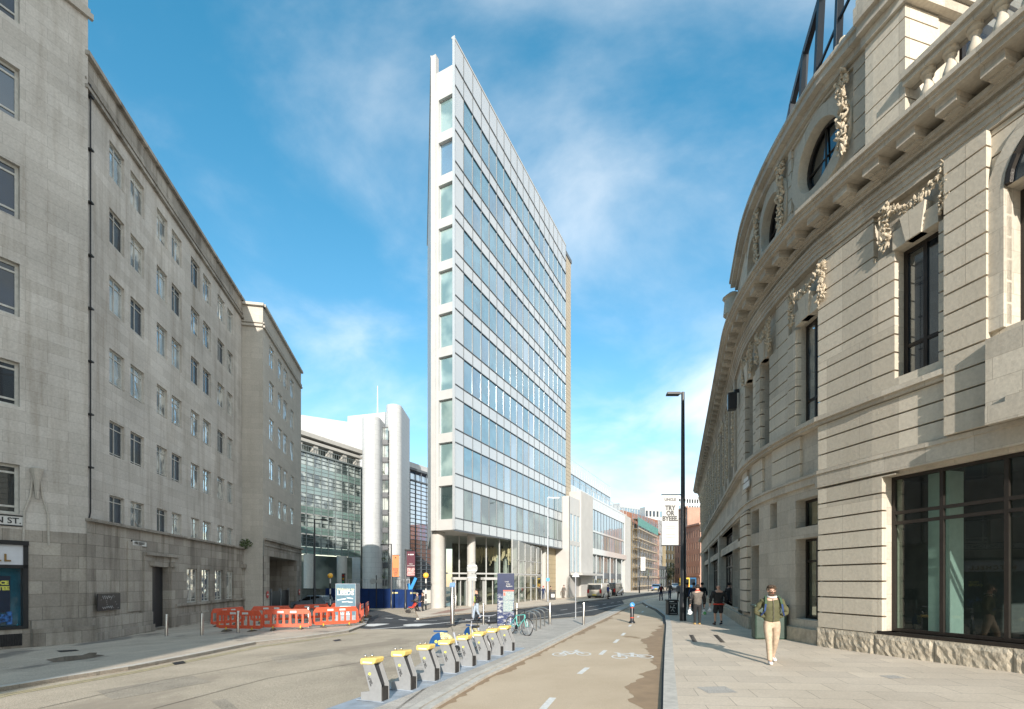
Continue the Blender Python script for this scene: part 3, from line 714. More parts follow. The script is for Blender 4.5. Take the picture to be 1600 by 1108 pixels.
bush('ledge_plant', 'leafy weed growing from the stone ledge above the narrow doorway', AB.P(AB.u(376), AB.z(376, 850), .35), .5, 160, [soil, leaf], ls=.09)
bush('ledge_plant', 'second clump of weeds on the ledge, right beside the corner of the stone block', AB.P(AB.u(384), AB.z(384, 850), .35), .45, 110, [soil, leaf], ls=.09)
# ================================================================== LEFT: second stone block with gateway
S0 = Vector((-20.9, 37.4)); RD = Vector((.9824, .1867)); S1 = S0+RD*1.5
ret = Path([S0, S1], flip=True); SB = Path([S1, S1+AD*12.3], flip=True)
b3 = thing('gateway_stone_block', 'pale stone block with an open dark gateway at the far end of the left side', 'building', (S1.x, S1.y, gz(S1.x, S1.y)))
topS = SB.z(410, 478); g3 = SB.g(SB.L)-.6; zband = SB.z(414, 844)
holes = []
cs_ = [(421, 428.5), (434.7, 440.6), (443.2, 449), (454.2, 459.4)]
rows = [(538.6, 571), (594, 628), (652, 686), (714.6, 748), (774, 804)]
for a, b in cs_:
    for t, q in rows: holes.append((SB.u(a), SB.u(b), SB.z(421, q), SB.z(421, t)))
gate = (SB.u(420), SB.u(462.5), g3, SB.z(420, 869))
mb = MB(); wall(mb, SB, 0, SB.L, zband, topS, holes, .2); wall(mb, ret, 0, ret.L, g3, topS)
mb.add([SB.P(SB.L, g3), SB.P(SB.L, topS), SB.P(SB.L, topS, -12), SB.P(SB.L, g3, -12)], [(0, 1, 2, 3)], [(0, g3), (0, topS), (12, topS), (12, g3)])
mb.build('wall', portland_pale, b3)
mb = MB(); wall(mb, SB, 0, SB.L, g3, zband, [gate], 5, d=.05); mb.build('ground_floor_wall', portland_dirty, b3)
mb = MB(); pbox(mb, SB, .2, SB.L+.05, zband, zband+.15, 0, .25); pbox(mb, SB, .2, SB.L+.05, zband-.45, zband-.3, 0, .12)
mb.build('string_course', portland_dirty, b3)
mb = MB()
for pa, e in ((SB, SB.L), (ret, ret.L)):
    pbox(mb, pa, 0, e+.1, topS, topS+.2, -.4, .2); pbox(mb, pa, 0, e, topS-1.3, topS-1.2, 0, .1); pbox(mb, pa, 0, e, topS-1.6, topS-1.45, 0, .15)
mb.build('parapet', portland_pale, b3)
mb = MB(); mb.add([SB.P(0, topS+.1), SB.P(SB.L, topS+.1), SB.P(SB.L, topS+.1, -12), SB.P(0, topS+.1, -12)], [(0, 1, 2, 3)]); mb.build('roof', slate, b3)
for h in holes: window(SB, *h, .12, b3, win_white, random.choice([glass_old_b, glass_old, glass_old_b]), mull=(.5,), trans=(.8,), fw=.05, bw=.04)
a, b, c, e = gate; mb = MB(); pbox(mb, SB, a, b, c, e, -5.1, -5); mb.build('gateway_back', iron, b3)
gt = thing('metal_gates', 'dark metal panel gates standing in the gateway opening', 'gate', SB.P(a, c))
mb = MB(); zg = SB.z(420, 925)
for k in range(3):
    q0 = a+.1+k*(b-a)/3; q1 = q0+(b-a)/3-.15; pbox(mb, SB, q0, q1, c+.1, zg, -.7, -.64)
mb.build('gate_panel', iron, gt)
mb = MB()
for k in range(4): q0 = a+.05+k*(b-a-.2)/3; pbox(mb, SB, q0, q0+.1, c, zg+.2, -.8, -.6)
mb.build('gate_post', galv, gt)
for px, lab in ((416, 'red no entry disc on the stone left of the gateway'), (466, 'red no entry disc on the stone right of the gateway')):
    M0 = frame_on(SB, SB.u(px), SB.z(px, 929 if px < 430 else 925), .1)
    t = thing('no_entry_sign', lab, 'sign', M0.translation, 'no entry signs'); mb = MB(); mb.lathe([(.3, 0), (.3, .02)], (0, 0, 0), 20, M=M0.to_3x3()); 
    mb.v = [(Vector(q)+M0.translation)[:] for q in mb.v]; mb.build('disc', plain('sign_red', (.5, .03, .03), .4), t)
    mb = MB(); mb.box(-.2, .2, -.05, .05, .02, .03, M0); mb.build('bar', white_p, t)
# ================================================================== THE GLASS WEDGE TOWER
E1 = Vector(((709-CX)*41/F, 41.0)); E2 = Vector(((884-CX)*66.5/F, 66.5)); E0 = Vector(((674.5-CX)*42/F, 42.0))
TR = Path([E1, E2], flip=True); TF = Path([E0, E1], flip=True)
tz = lambda py, Y=41.0: EYE+(HY-py)*Y/F
tower = thing('glass_wedge_tower', 'tall white and glass office tower ending in a knife sharp corner above a columned lobby', 'building', (E1.x, E1.y, gz(E1.x, E1.y)))
ZT, ZS = tz(57), tz(827.5)
wt = [tz(129.6+70*k) for k in range(10)]; WH = 49*41/F
NMOD = 18; mw = TR.L/NMOD; holes = []
for k in range(10):
    for j in range(1, NMOD): holes.append((j*mw+.05, (j+1)*mw-.05, wt[k]-WH, wt[k]))
mb = MB(); wall(mb, TR, 0, TR.L, ZS, ZT, holes, .06)
ft = [(.72, TF.L-.12, tz(150+67.6*k, 41.3)-2.9, tz(150+67.6*k, 41.3)) for k in range(10)]
mb.build('spandrel_panels', spandrel, tower)
mb = MB(); wall(mb, TF, 0, TF.L, ZS, tz(100), ft, .5)
LD = Vector((-.19, 1)).normalized(); W0 = Path([E0, E0+LD*24])
wall(mb, W0, 0, 24, ZS, ZT-.6, [], d=0)
pbox(mb, TF, 0, .5, ZS, ZT-.75, -.35, .12)              # white fin on the left
mb.build('wall', fin_white, tower)
mb = MB()                                                # raised blades above the roof
mb.add([TF.P(0, ZT-.7, .12), TF.P(.18, ZT-.7, .12), W0.P(2.4, ZT-2.3), W0.P(2.4, ZT-4), TF.P(.5, ZT-4, .12)], [(0, 1, 2, 3, 4)])
pbox(mb, TR, 0, TR.L, ZT-.1, ZT+.05, -.22, .04); pbox(mb, W0, 0, 24, ZT-.7, ZT-.55, -.1, .1)
mb.build('roof_blade', fin_white, tower)
mb = MB(); mb.add([E0.to_3d()+Vector((0, 0, tz(102))), E1.to_3d()+Vector((0, 0, tz(102))), E2.to_3d()+Vector((0, 0, tz(102))), (E0+LD*24).to_3d()+Vector((0, 0, tz(102)))], [(0, 1, 2, 3)])
mb.build('roof', alu_pale, tower)
mb = MB(); mb.add([E0.to_3d()+Vector((0, 0, ZS)), E1.to_3d()+Vector((0, 0, ZS)), E2.to_3d()+Vector((0, 0, ZS)), (E0+LD*24).to_3d()+Vector((0, 0, ZS))], [(0, 1, 2, 3)])
mb.build('soffit', plain('soffit_panel', (.42, .41, .39), .6, var=.04), tower)
mb = MB()
for j in range(NMOD+1): pbox(mb, TR, j*mw-.022, j*mw+.022, ZS, ZT, 0, .04)
for k in range(10):
    for z in (wt[k], wt[k]-WH): pbox(mb, TR, 0, TR.L, z-.035, z+.035, 0, .06)
pbox(mb, TR, 0, TR.L, tz(98)-.04, tz(98)+.04, 0, .06); pbox(mb, TR, -.02, TR.L, ZS-.1, ZS+.05, 0, .09)
mb.build('mullion_grid', alu_dark, tower)
mb = MB(); pbox(mb, TR, -.06, .03, ZS, ZT, -.1, .12); mb.build('corner_trim', alu_pale, tower)
def office_windows(pa, holes, parent, pick, fm, keep=100, depth=.05, fw=.035, name='window'):
    def size(h):
        p = pa.P((h[0]+h[1])/2, h[2]); a = pa.P(h[0], h[2]); b = pa.P(h[1], h[2])
        return abs(a.x/a.y-b.x/b.y)*(h[3]-h[2])/p.y
    order = sorted(holes, key=size, reverse=True); rest = {}
    for i, h in enumerate(order):
        m = pick(h)
        if i < keep: window(pa, *h, depth, parent, fm, m, fw=fw, fd=.03, name=name)
        else: rest.setdefault(m.name, (m, []))[1].append(h)
    if rest:
        mb = MB(); mats = [v[0] for v in rest.values()]
        for q, (m, hs) in enumerate(rest.values()):
            for h in hs: mb.quad(pa.P(h[0], h[2], -depth+.02), pa.P(h[1], h[2], -depth+.02), pa.P(h[1], h[3], -depth+.02), pa.P(h[0], h[3], -depth+.02), uv=[(0, 0), (1, 0), (1, 1), (0, 1)], m=q)
        o = mb.build('farther_windows', mats, parent); o['kind'] = 'stuff'
random.seed(21)
dark_runs = {1: (4, 9), 3: (7, 12), 4: (9, 14), 8: (5, 9)}
def pick(h):
    k = min(range(10), key=lambda q: abs(wt[q]-h[3])); j = int(h[0]/mw+.5)
    if k == 9: return random.choice([pane_d, pane_d, pane_d, pane_c])
    if k in dark_runs and dark_runs[k][0] <= j <= dark_runs[k][1]: return random.choice([pane_c, pane_e, pane_b])
    return random.choices([pane_a, pane_b, pane_c, pane_e], [7, 4, 2, .6])[0]
office_windows(TR, holes, tower, pick, alu_dark, keep=90, fw=.02)
pane_f = coated('front_blind_pane', (.30, .40, .385), .06, .03, scale=.55, dark=(.15, .23, .23))
for i, h in enumerate(ft):
    pm = pane_e if i == 1 else pane_d if i == 9 else pane_f
    window(TF, *h, .28, tower, alu_pale, pm, fw=.05, fd=.04)
# beige louvred core at the far end
CD = (E2-E1).normalized(); nrm = Vector((CD.y, -CD.x))
LV = Path([E2-CD*7.2-nrm*.0, E2], flip=True)
k0 = E2-nrm*.5; LC = Path([k0-CD*.2, k0+CD*3.6], flip=True)
mb = MB(); gb = gz(E2.x, E2.y)-.2
wall(mb, LC, 0, LC.L, gb, LC.z(888, 405)); mb.add([LC.P(LC.L, gb), LC.P(LC.L, LC.z(888, 405)), LC.P(LC.L, LC.z(888, 405), -9), LC.P(LC.L, gb, -9)], [(0, 1, 2, 3)], [(0, 0), (0, 40), (9, 40), (9, 0)])
mb.build('louvred_core', louvre, tower)
mb = MB(); pbox(mb, LC, -.1, LC.L+.15, LC.z(888, 405), LC.z(888, 405)+.5, -9, .1); mb.build('core_coping', alu_dark, tower)
# gold panelled wall at street level under the far end
lx0 = TR.u(857.5); LG = Path([TR.P(lx0+.6, 0, -.9).xy, TR.P(TR.L+.4, 0, -.9).xy], flip=True)
mb = MB(); zg1 = ZS-.02; wall(mb, LG, 0, LG.L, gb, zg1); mb.add([LG.P(0, gb), LG.P(0, zg1), LG.P(0, zg1, -7), LG.P(0, gb, -7)], [(0, 1, 2, 3)], [(0, 0), (0, 8), (7, 8), (7, 0)])
gw = mb.build('gold_wall', louvre_gold, tower)
mb = MB(); M0 = frame_on(LG, LG.u(879), LG.z(879, 893), .12)
for y0 in (.55, -.45, -1.35): mb.box(-.1, 1.1 if y0 > -1 else .8, y0-.3, y0+.3, 0, .08, M0)
mb.build('wall_logo', white_p, gw)
# columns
cp = [(684, 43.0, .62), (736.5, None, .40), (803, None, .40), (849.5, None, .40)]
for px, Y, r in cp:
    if Y is None:
        u = TR.u(px); p = TR.P(u, 0, -1.0); 
        X, Y = p.x, p.y
        for _ in range(4):
            u += (px-(CX+F*X/Y))*Y/F/ .45*.6; p = TR.P(u, 0, -1.0); X, Y = p.x, p.y
    else: X = (px-CX)*Y/F
    mb = MB(); z0 = gz(X, Y)+.08; mb.lathe([(r, z0), (r, ZS+.02)], (X, Y, 0), 24); mb.lathe([(r+.015, z0+2.2), (r+.015, z0+2.22)], (X, Y, 0), 24)
    mb.build('column', concrete, tower, smooth=True)
# recessed lobby
def onr(px, d):
    u = TR.u(px)
    for _ in range(12):
        p = TR.P(u, 0, -d); u += (px-(CX+F*p.x/p.y))*p.y/F
    return TR.P(u, 0, -d).xy
LA = Vector(((696-CX)*46/F, 46.0)); LB = Vector(((738-CX)*47.5/F, 47.5)); LCc = Vector(((800-CX)*50.5/F, 50.5)); LDd = Vector(((846-CX)*60/F, 60.0))
LB1 = Path([LA, LB], flip=True); LB2 = Path([LB, LCc], flip=True); LB3 = Path([LCc, LDd], flip=True)
zl0 = gz(LB.x, LB.y)+.1; mb = MB(); frame_w = plain('white_frame', (.45, .45, .44), .4, var=.03)
for pa, n in ((LB1, 2), (LB2, 3), (LB3, 5)):
    for i in range(n+1): q = pa.L*i/n; pbox(mb, pa, q-.05, q+.05, zl0-.2, ZS, -.05, .05)
    pbox(mb, pa, 0, pa.L, zl0+3.05, zl0+3.2, -.05, .06)
for pa in (LB3,): pbox(mb, pa, 0, pa.L, zl0+1.6, zl0+1.66, -.05, .06); pbox(mb, pa, 0, pa.L, zl0+4.6, zl0+4.66, -.05, .06)
lf = mb.build('lobby_frame', frame_w, tower)
mb = MB()
for pa in (LB1, LB2, LB3): mb.quad(pa.P(0, zl0-.2), pa.P(pa.L, zl0-.2), pa.P(pa.L, ZS), pa.P(0, ZS))
mb.build('pane', lobby_glass, lf)
for pa, a, b in ((LB1, .75, 2.1), (LB2, 1.2, 3.2)):
    mb = MB(); pbox(mb, pa, a, a+.12, zl0, zl0+2.5, 0, .5); pbox(mb, pa, b-.12, b, zl0, zl0+2.5, 0, .5); pbox(mb, pa, a-.2, b+.4, zl0+2.5, zl0+2.75, 0, .6); pbox(mb, pa, (a+b)/2-.04, (a+b)/2+.04, zl0, zl0+2.5, .3, .36)
    d_ = mb.build('entrance_door', frame_w, tower); mb = MB(); mb.quad(pa.P(a, zl0, .33), pa.P(b, zl0, .33), pa.P(b, zl0+2.5, .33), pa.P(a, zl0+2.5, .33)); mb.build('pane', lobby_glass, d_)
mb = MB()                                                # lobby interior
IB = Path([(LA.x-.6, 56), (LDd.x+1.5, 66)], flip=True); wall(mb, IB, 0, IB.L, zl0-.3, ZS)
ib = mb.build('lobby_back_wall', plain('lobby_wall', (.18, .17, .145), .7, var=.5, scale=.8), tower)
mb = MB(); mb.add([(LA.x-.6, 44.5, zl0), (LDd.x+1, 58, zl0-.12), (LDd.x+1.5, 66, zl0-.12), (LA.x-.6, 56, zl0)], [(0, 1, 2, 3)]); mb.build('lobby_floor', plain('lobby_floor', (.4, .39, .36), .3), tower)
mb = MB(); mb.box(LB.x+.6, LB.x+2.6, 54, 54.7, zl0, zl0+1.1); mb.build('reception_desk', plain('desk', (.35, .28, .18), .5), tower)
mb = MB(); random.seed(9)
for i in range(90):
    a = random.random(); px = 742+56*a; Y = 50.4+a*1.5+random.uniform(.4, 2.2); x = (px-CX)*Y/F; zt_ = ZS-.7; l = random.uniform(.5, 1.5)
    mb.box(x-.035, x+.035, Y-.02, Y+.02, zt_-l-random.uniform(0, .5), zt_-random.uniform(0, .3))
mb.build('hanging_rods', plain('gold_rod', (.72, .58, .36), .4, .1), tower)
for i in range(4): 
    mb = MB(); p = LB3.P(LB3.L*(i+.5)/4, 0, -2.2); mb.lathe([(.35, zl0), (.35, ZS)], (p.x, p.y, 0), 16); mb.build('inner_column', plain('green_white', (.5, .53, .5), .5), tower, smooth=True)
# ================================================================== generic facade with rows of windows
def facade(name, label, px0, y_top0, px1, Y0, Y1, cols, rows, wallm, wins, ztop=None, bay=.6, rowf=.6, zbase_off=-.5, group=None, cat='building', deep=12, frame=win_white, roof=slate, corn=None, first=0.0, depth=.2, slop=0, keepn=60, trans=(), mull=()):
    a = Vector(((px0-CX)*Y0/F, Y0)); b = Vector(((px1-CX)*Y1/F, Y1)); pa = Path([a, b], flip=(a.x*b.y-a.y*b.x < 0) if False else True)
    # outward normal must face the camera
    p, n = pa.at(pa.L/2)
    if n.dot(p) > 0: pa = Path([a, b], flip=False)
    zt_ = ztop if ztop is not None else EYE+(HY-y_top0)*Y0/F
    base = min(gz(*a), gz(*b))-1
    t = thing(name, label, cat, (a.x, a.y, gz(*a)), group)
    z0 = gz(*a)+first; fh = (zt_-z0-.8)/rows; cw = pa.L/cols; hs = []
    for r in range(rows):
        for c in range(cols): hs.append(((c+.5-bay/2)*cw, (c+.5+bay/2)*cw, z0+r*fh+fh*(1-rowf)*.55, z0+r*fh+fh*(1-rowf)*.55+fh*rowf))
    mb = MB(); wall(mb, pa, 0, pa.L, base, zt_, hs, depth)
    for u, s_ in ((0, -1), (pa.L, 1)): mb.add([pa.P(u, base), pa.P(u, zt_), pa.P(u, zt_, -deep), pa.P(u, base, -deep)], [(0, 1, 2, 3)], [(0, base), (0, zt_), (deep, zt_), (deep, base)])
    mb.build('wall', wallm, t)
    mb = MB(); mb.add([pa.P(0, zt_-.02), pa.P(pa.L, zt_-.02), pa.P(pa.L, zt_-.02, -deep), pa.P(0, zt_-.02, -deep)], [(0, 1, 2, 3)]); mb.build('roof', roof, t)
    if corn:
        mb = MB(); pbox(mb, pa, -.1, pa.L+.1, zt_-.1, zt_+.35, -.2, corn); mb.build('cornice', wallm, t); mb = MB(); pbox(mb, pa, 0, pa.L, z0+fh-.15, z0+fh+.1, 0, corn*.6); mb.build('string_course', wallm, t)
    for i, h in enumerate(hs):
        if i < 100: window(pa, *h, depth-.04, t, frame, random.choice(wins), fw=.05, fd=.03, trans=trans, mull=mull)
    return t, pa, zt_
random.seed(31)
# ---- glass office far left
GO0 = Vector(((466-CX)*79.5/F, 79.5)); GO1 = Vector(((563-CX)*92/F, 92)); GO = Path([GO0, GO1], flip=True)
b4 = thing('banded_glass_office', 'office with horizontal green glass bands and a concrete eave left of the white round towers', 'building', (GO1.x, GO1.y, gz(*GO1)))
zo = lambda py: GO.z(563, py)
ztp, zg_, zb_ = zo(704), zo(731), zo(871)
mb = MB(); pbox(mb, GO, 0, GO.L+.8, ztp-.7, ztp, -10, .5); pbox(mb, GO, 0, GO.L+.4, ztp-1.6, ztp-1.1, -10, .2)
for i in range(5): pbox(mb, GO, i*GO.L/4.3, i*GO.L/4.3+.9, zg_-.2, ztp-1, -1, -.1)
mb.build('concrete_eave', concrete, b4)
for pp in (482, 533): mb = MB(); c = GO.P(GO.u(pp), 0, .2); mb.lathe([(.9, -3), (.9, zb_)], (c.x, c.y, 0), 20); mb.build('round_column', concrete, b4, smooth=True)
NF = 5; fh = (zg_-zb_)/NF
band_g = coated('green_band_glass', (.20, .30, .27), .12, .04, .3, .3); band_d = coated('dark_band_glass', (.045, .065, .062), .10, .03, .5, .6, dark=(.42, .47, .44))
for k in range(NF):
    z0 = zb_+k*fh; n = 9
    for j in range(n):
        a, b = GO.L*j/n, GO.L*(j+1)/n
        mb = MB(); pbox(mb, GO, a+.03, b-.03, z0+fh*.40, z0+fh-.08, -.3, -.05); mb.build('window', band_d, b4)
        mb = MB(); pbox(mb, GO, a+.03, b-.03, z0+.08, z0+fh*.36, -.2, .05); mb.build('spandrel_panel', band_g, b4)
mb = MB(); random.seed(4)
for k in range(NF):
    z0 = zb_+k*fh
    for z in (z0, z0+fh*.2, z0+fh*.38, z0+fh*.6, z0+fh*.8): pbox(mb, GO, 0, GO.L, z-.035, z+.035, 0, .10)
for j in range(10): pbox(mb, GO, GO.L*j/9-.06, GO.L*j/9+.06, zb_, zg_, -.1, .12)
for i in range(28): q = GO.L*i/28; pbox(mb, GO, q, q+.05, zg_, zg_+1.1, .05, .1)
pbox(mb, GO, 0, GO.L, zg_+1.05, zg_+1.15, .05, .12); pbox(mb, GO, 0, GO.L, zg_-.1, zg_+.15, -1.5, .3); mb.build('glazing_bars', plain('grey_green_metal', (.20, .23, .23), .4, .3), b4)
mb = MB(); pbox(mb, GO, 0, GO.L, zg_, ztp-1, -1.6, -1.5); mb.build('top_floor_glass', band_d, b4)
mb = MB(); pbox(mb, GO, 0, GO.L, -3, zb_, -2.2, -2.1); mb.build('lobby_glass_wall', coated('lobby_pane', (.24, .28, .25), .02, .04, .3, .25, dark=(.08, .10, .09)), b4)
mb = MB(); pbox(mb, GO, 0, GO.L-1, -3, zb_, -12, -6); mb.build('core_wall', concrete, b4)
# end face of the glass office (x 540-563) is the corner return
cr = Path([GO1, GO1+Vector((1.5, 9))], flip=True); mb = MB(); wall(mb, cr, 0, cr.L, -3, zg_); mb.build('end_wall', band_d, b4)
mb = MB()
for px, d, r, n in ((486, 1.2, .6, 60), (523, 1.2, .55, 60)):
    c = GO.P(GO.u(px), GO.z(px, 905), d)
def rounded(cx, cy, wx, wy, r, rz, n=8):
    pts = []
    for sx, sy, a0 in ((1, 1, 0), (-1, 1, 90), (-1, -1, 180), (1, -1, 270)):
        for i in range(n+1):
            t = R(a0+90*i/n); pts.append(Vector((sx*(wx-r)+r*math.cos(t), sy*(wy-r)+r*math.sin(t))))
    M2 = Matrix.Rotation(rz, 2); return [(M2 @ p)+Vector((cx, cy)) for p in pts]
def slabtower(mb, pts, z0, z1):
    n = len(pts); vs = [(p.x, p.y, z) for z in (z0, z1) for p in pts]; L_ = [0]
    for i in range(n): L_.append(L_[-1]+(pts[(i+1) % n]-pts[i]).length)
    for i in range(n):
        j = (i+1) % n; mb.quad((pts[i].x, pts[i].y, z0), (pts[j].x, pts[j].y, z0), (pts[j].x, pts[j].y, z1), (pts[i].x, pts[i].y, z1), uv=[(L_[i], z0), (L_[i+1], z0), (L_[i+1], z1), (L_[i], z1)])
    mb.add([(p.x, p.y, z1) for p in pts], [tuple(range(n))])
b5 = thing('white_tiled_towers', 'pair of rounded white tiled stair towers with a strip of glazed landings between them', 'building', (-23, 90, gz(-23, 90)))
X = lambda px, Y: (px-CX)*Y/F
ZY = lambda py, Y: EYE+(HY-py)*Y/F
Yt = 88
mb = MB(); slabtower(mb, rounded((X(563, Yt)+X(591, Yt))/2, Yt+3, (X(591, Yt)-X(563, Yt))/2, 3.2, 1.62, 0), -3, ZY(650, Yt)); mb.build('front_tower', tile_white, b5, smooth=True)
mb = MB(); slabtower(mb, rounded((X(601, 92)+X(625, 92))/2, 97, (X(625, 92)-X(601, 92))/2, 5, 1.4, 0), -3, ZY(631, 92)); mb.build('rear_tower', tile_white, b5, smooth=True)
mb = MB(); slabtower(mb, [Vector((X(543, 99), 99)), Vector((X(618, 96), 96)), Vector((X(618, 104), 104)), Vector((X(550, 110), 110))], -3, ZY(645, 97)); slabtower(mb, rounded(X(500, 100), 103, 7.5, 4, 1.5, .5), 10, ZY(656, 100)); mb.build('rear_block', tile_white, b5, smooth=True)
LS = Path([(X(590, 91), 91), (X(606, 91), 91)], flip=True); zt_ = ZY(667, 91); nf = 10; fh = (zt_+2)/nf
for k in range(nf):
    z0 = -2+k*fh; mb = MB(); pbox(mb, LS, 0, LS.L, z0+fh*.28, z0+fh-.15, -.3, -.2); f_ = mb.build('landing_window', coated('landing_glass', (.45, .48, .44), .12, .04, .3, .5, dark=(.07, .09, .08)), b5)
    mb = MB(); pbox(mb, LS, 0, LS.L, z0, z0+fh*.26, -.2, .1); pbox(mb, LS, 0, LS.L, z0+fh-.15, z0+fh, -.25, 0)
    for q in (.33, .66): pbox(mb, LS, LS.L*q-.03, LS.L*q+.03, z0+fh*.26, z0+fh-.1, -.2, -.14)
    mb.build('landing_balcony', plain('slate_panel', (.085, .09, .10), .4), b5)
    if k in (0, 1, 2, 3, 6, 7): bush('potted_plant', 'x', LS.P(LS.L*(.35+.1*(k % 3)), z0+fh*.45, .35), .55, 26, [soil, leaf], parent=b5, ls=.14)
mb = MB(); mb.tube([(X(590, 90), 90, ZY(655, 90)), (X(590, 90), 90, ZY(603, 90))], [.16, .07], 6); mb.build('mast', white_p, b5)
# ---- blue glass office behind the tower's left
BG = Path([(X(622, 105.5), 105.5), (X(690, 119.7), 119.7)], flip=True); b6 = thing('blue_glass_office', 'blue reflecting glass office seen between the white stair towers and the glass wedge tower', 'building', BG.P(0, gz(-20, 84)))
zt_ = BG.z(625, 725); z_ = BG.z(625, 745); mb = MB(); pbox(mb, BG, 0, BG.L, zt_-.5, zt_, -8, .3); pbox(mb, BG, 0, BG.L, z_-.15, z_+.15, -3, .3)
n = 14
for k in range(n*2): z = -2+(z_+2)*k/(n*2); pbox(mb, BG, 0, BG.L, z-.06, z+.06, 0, .12)
for j in range(9): pbox(mb, BG, BG.L*j/8-.05, BG.L*j/8+.05, -2, zt_, -.1, .1)
mb.build('glazing_bars', alu_dark, b6)
bl1 = coated('blue_mirror', (.03, .12, .30), .5, .03, .4, .25, dark=(.05, .22, .5)); bl2 = coated('blue_mirror_dark', (.03, .05, .07), .25, .03, .6, .3)
for k in range(8):
    for j in range(8):
        z0 = -2+(z_+2)*k/8; mb = MB(); pbox(mb, BG, BG.L*j/8, BG.L*(j+1)/8, z0, z0+(z_+2)/8, -.3, -.05); mb.build('window', bl1 if (k > 3 and j > 1) else bl2, b6)
mb = MB(); pbox(mb, BG, 0, BG.L, z_, zt_-.5, -1.2, -1); mb.build('top_floor_glass', bl1, b6)
mb = MB(); pbox(mb, BG, 3, BG.L, zt_, zt_+2.4, -8, -3); mb.build('roof_plant_room', tile_white, b6)
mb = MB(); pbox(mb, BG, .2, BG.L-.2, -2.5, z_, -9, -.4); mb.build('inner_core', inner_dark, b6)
# ---- contemporary office right of the tower
WR1 = G(977, 925.6).xy; WD = Vector((366, 755)).normalized()
def hit(p, d, px):
    k = (px-CX)/F; s_ = (p.x-k*p.y)/(k*d.y-d.x); return p+d*s_
WO = Path([hit(WR1, WD, 890), hit(WR1, WD, 986)], flip=True)
b7 = thing('stone_and_glass_office', 'low office of white stone piers and blue glass right of the wedge tower', 'building', WO.P(0, gz(*WO.p[0])))
zA = WO.z(924, 778); u24, u75, u06 = WO.u(924.5), WO.u(975), WO.u(906); gbase = WO.g(WO.L)-1
zl = lambda py: WO.z(926, py)
wst = plain('white_stone', (.45, .44, .42), .8, var=.05, scale=.8)
for q in ((u06, u24, zA+.1, .2), (u75, WO.L-1.2, WO.z(977, 806), .2), (0, u06, WO.z(893, 776), -.1)): mb = MB(); pbox(mb, WO, q[0], q[1], gbase, q[2], -6, q[3]); mb.build('stone_pier', wst, b7)
mb = MB(); pbox(mb, WO, 0, u24, zl(900)+.0, zl(897), 0.21, 1.8); mb.build('entrance_canopy', wst, b7)
def bandwin(pa, u0, u1, z0, z1, n, mats, parent, d=0.0, frame=alu_dark, gap=.04):
    for i in range(n):
        a, b = u0+(u1-u0)*i/n, u0+(u1-u0)*(i+1)/n; window(pa, a+gap, b-gap, z0, z1, .1-d, parent, frame, random.choice(mats), fw=.05, fd=.05)
cz = [(zl(806), zl(842)), (zl(867), zl(903))]
rowsz = [(zl(853), zl(829)+0), (zl(824), zl(795))]
bandwin(WO, u24, u75, zl(828), zl(795), 12, [pane_c, pane_b, pane_c], b7); bandwin(WO, u24, u75, zl(857), zl(831), 12, [pane_d, pane_c], b7); bandwin(WO, u24, u75, gbase+.3, zl(866), 10, [pane_d], b7, d=-.6)
mb = MB(); pbox(mb, WO, u24, u75, zl(795), zA, -.3, .05); pbox(mb, WO, u24, u75, zl(831), zl(828), -.3, .04); pbox(mb, WO, u24, u75+.8, zl(866), zl(857), -1, .3); pbox(mb, WO, u24, u75, zA, zA+.15, -6, .1)
for i in range(25): q = u24+(u75-u24)*i/24; pbox(mb, WO, q-.03, q+.03, zl(795), zA, .04, .08)
mb.build('spandrel_panels', spandrel, b7)
mb = MB(); pbox(mb, WO, u24, u75, zl(904), zl(894), -.62, -.45); mb.build('dark_band', alu_dark, b7)
for i in range(5): mb = MB(); q = u24+(u75-u24)*(i+.5)/5; mb.tube([WO.P(q, gbase, .05), WO.P(q, zl(866), .05)], .12, 8); mb.build('street_column', alu_pale, b7)
mb = MB(); wall(mb, WO, 0, u06, zl(900), WO.z(893, 776), [(u06*(i)/3+.25, u06*(i+1)/3-.25, zl(895)+k*4.2, zl(895)+k*4.2+3.6) for i in range(3) for k in range(2)], .2, d=.02); mb.build('stair_wall', fin_white, b7)
mb = MB()
for i in range(3):
    for k in range(2): pbox(mb, WO, u06*i/3+.25, u06*(i+1)/3-.25, zl(895)+k*4.2, zl(895)+k*4.2+3.6, -.08, -.05)
mb.build('stair_glazing', pane_b, b7)
# two set-back storeys
UP = Path([WO.P(-1, 0, -3).xy, WO.P(WO.u(975)+2, 0, -3).xy], flip=True); UP2 = Path([WO.P(-1, 0, -5).xy, WO.P(WO.u(955), 0, -5).xy], flip=True)
UP = Path([UP.P(0, 0).xy, UP.P(UP.u(979), 0).xy], flip=True); UP2 = Path([UP2.P(0, 0).xy, UP2.P(UP2.u(954), 0).xy], flip=True)
zu1 = UP.z(893.6, 758); zu2 = UP2.z(893.6, 728)
bandwin(UP, 0, UP.L, zA+.2, zu1-1.3, 14, [pane_b, pane_c], b7); bandwin(UP2, 0, UP2.L, zu1+.3, zu2-1.4, 12, [pane_b, pane_c], b7)
mb = MB()
for pa, za, zb in ((UP, zu1-1.3, zu1), (UP2, zu2-1.4, zu2)):
    pbox(mb, pa, 0, pa.L, za, zb, -4, .05)
    for i in range(30): q = pa.L*i/29; pbox(mb, pa, q-.03, q+.03, za, zb, .04, .08)
pbox(mb, UP, 0, UP.L, 5, zA+.2, -4, .04)
mb.build('set_back_panels', spandrel, b7)
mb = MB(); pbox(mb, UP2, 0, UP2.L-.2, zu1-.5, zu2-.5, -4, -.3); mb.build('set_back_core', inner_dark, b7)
mb = MB()
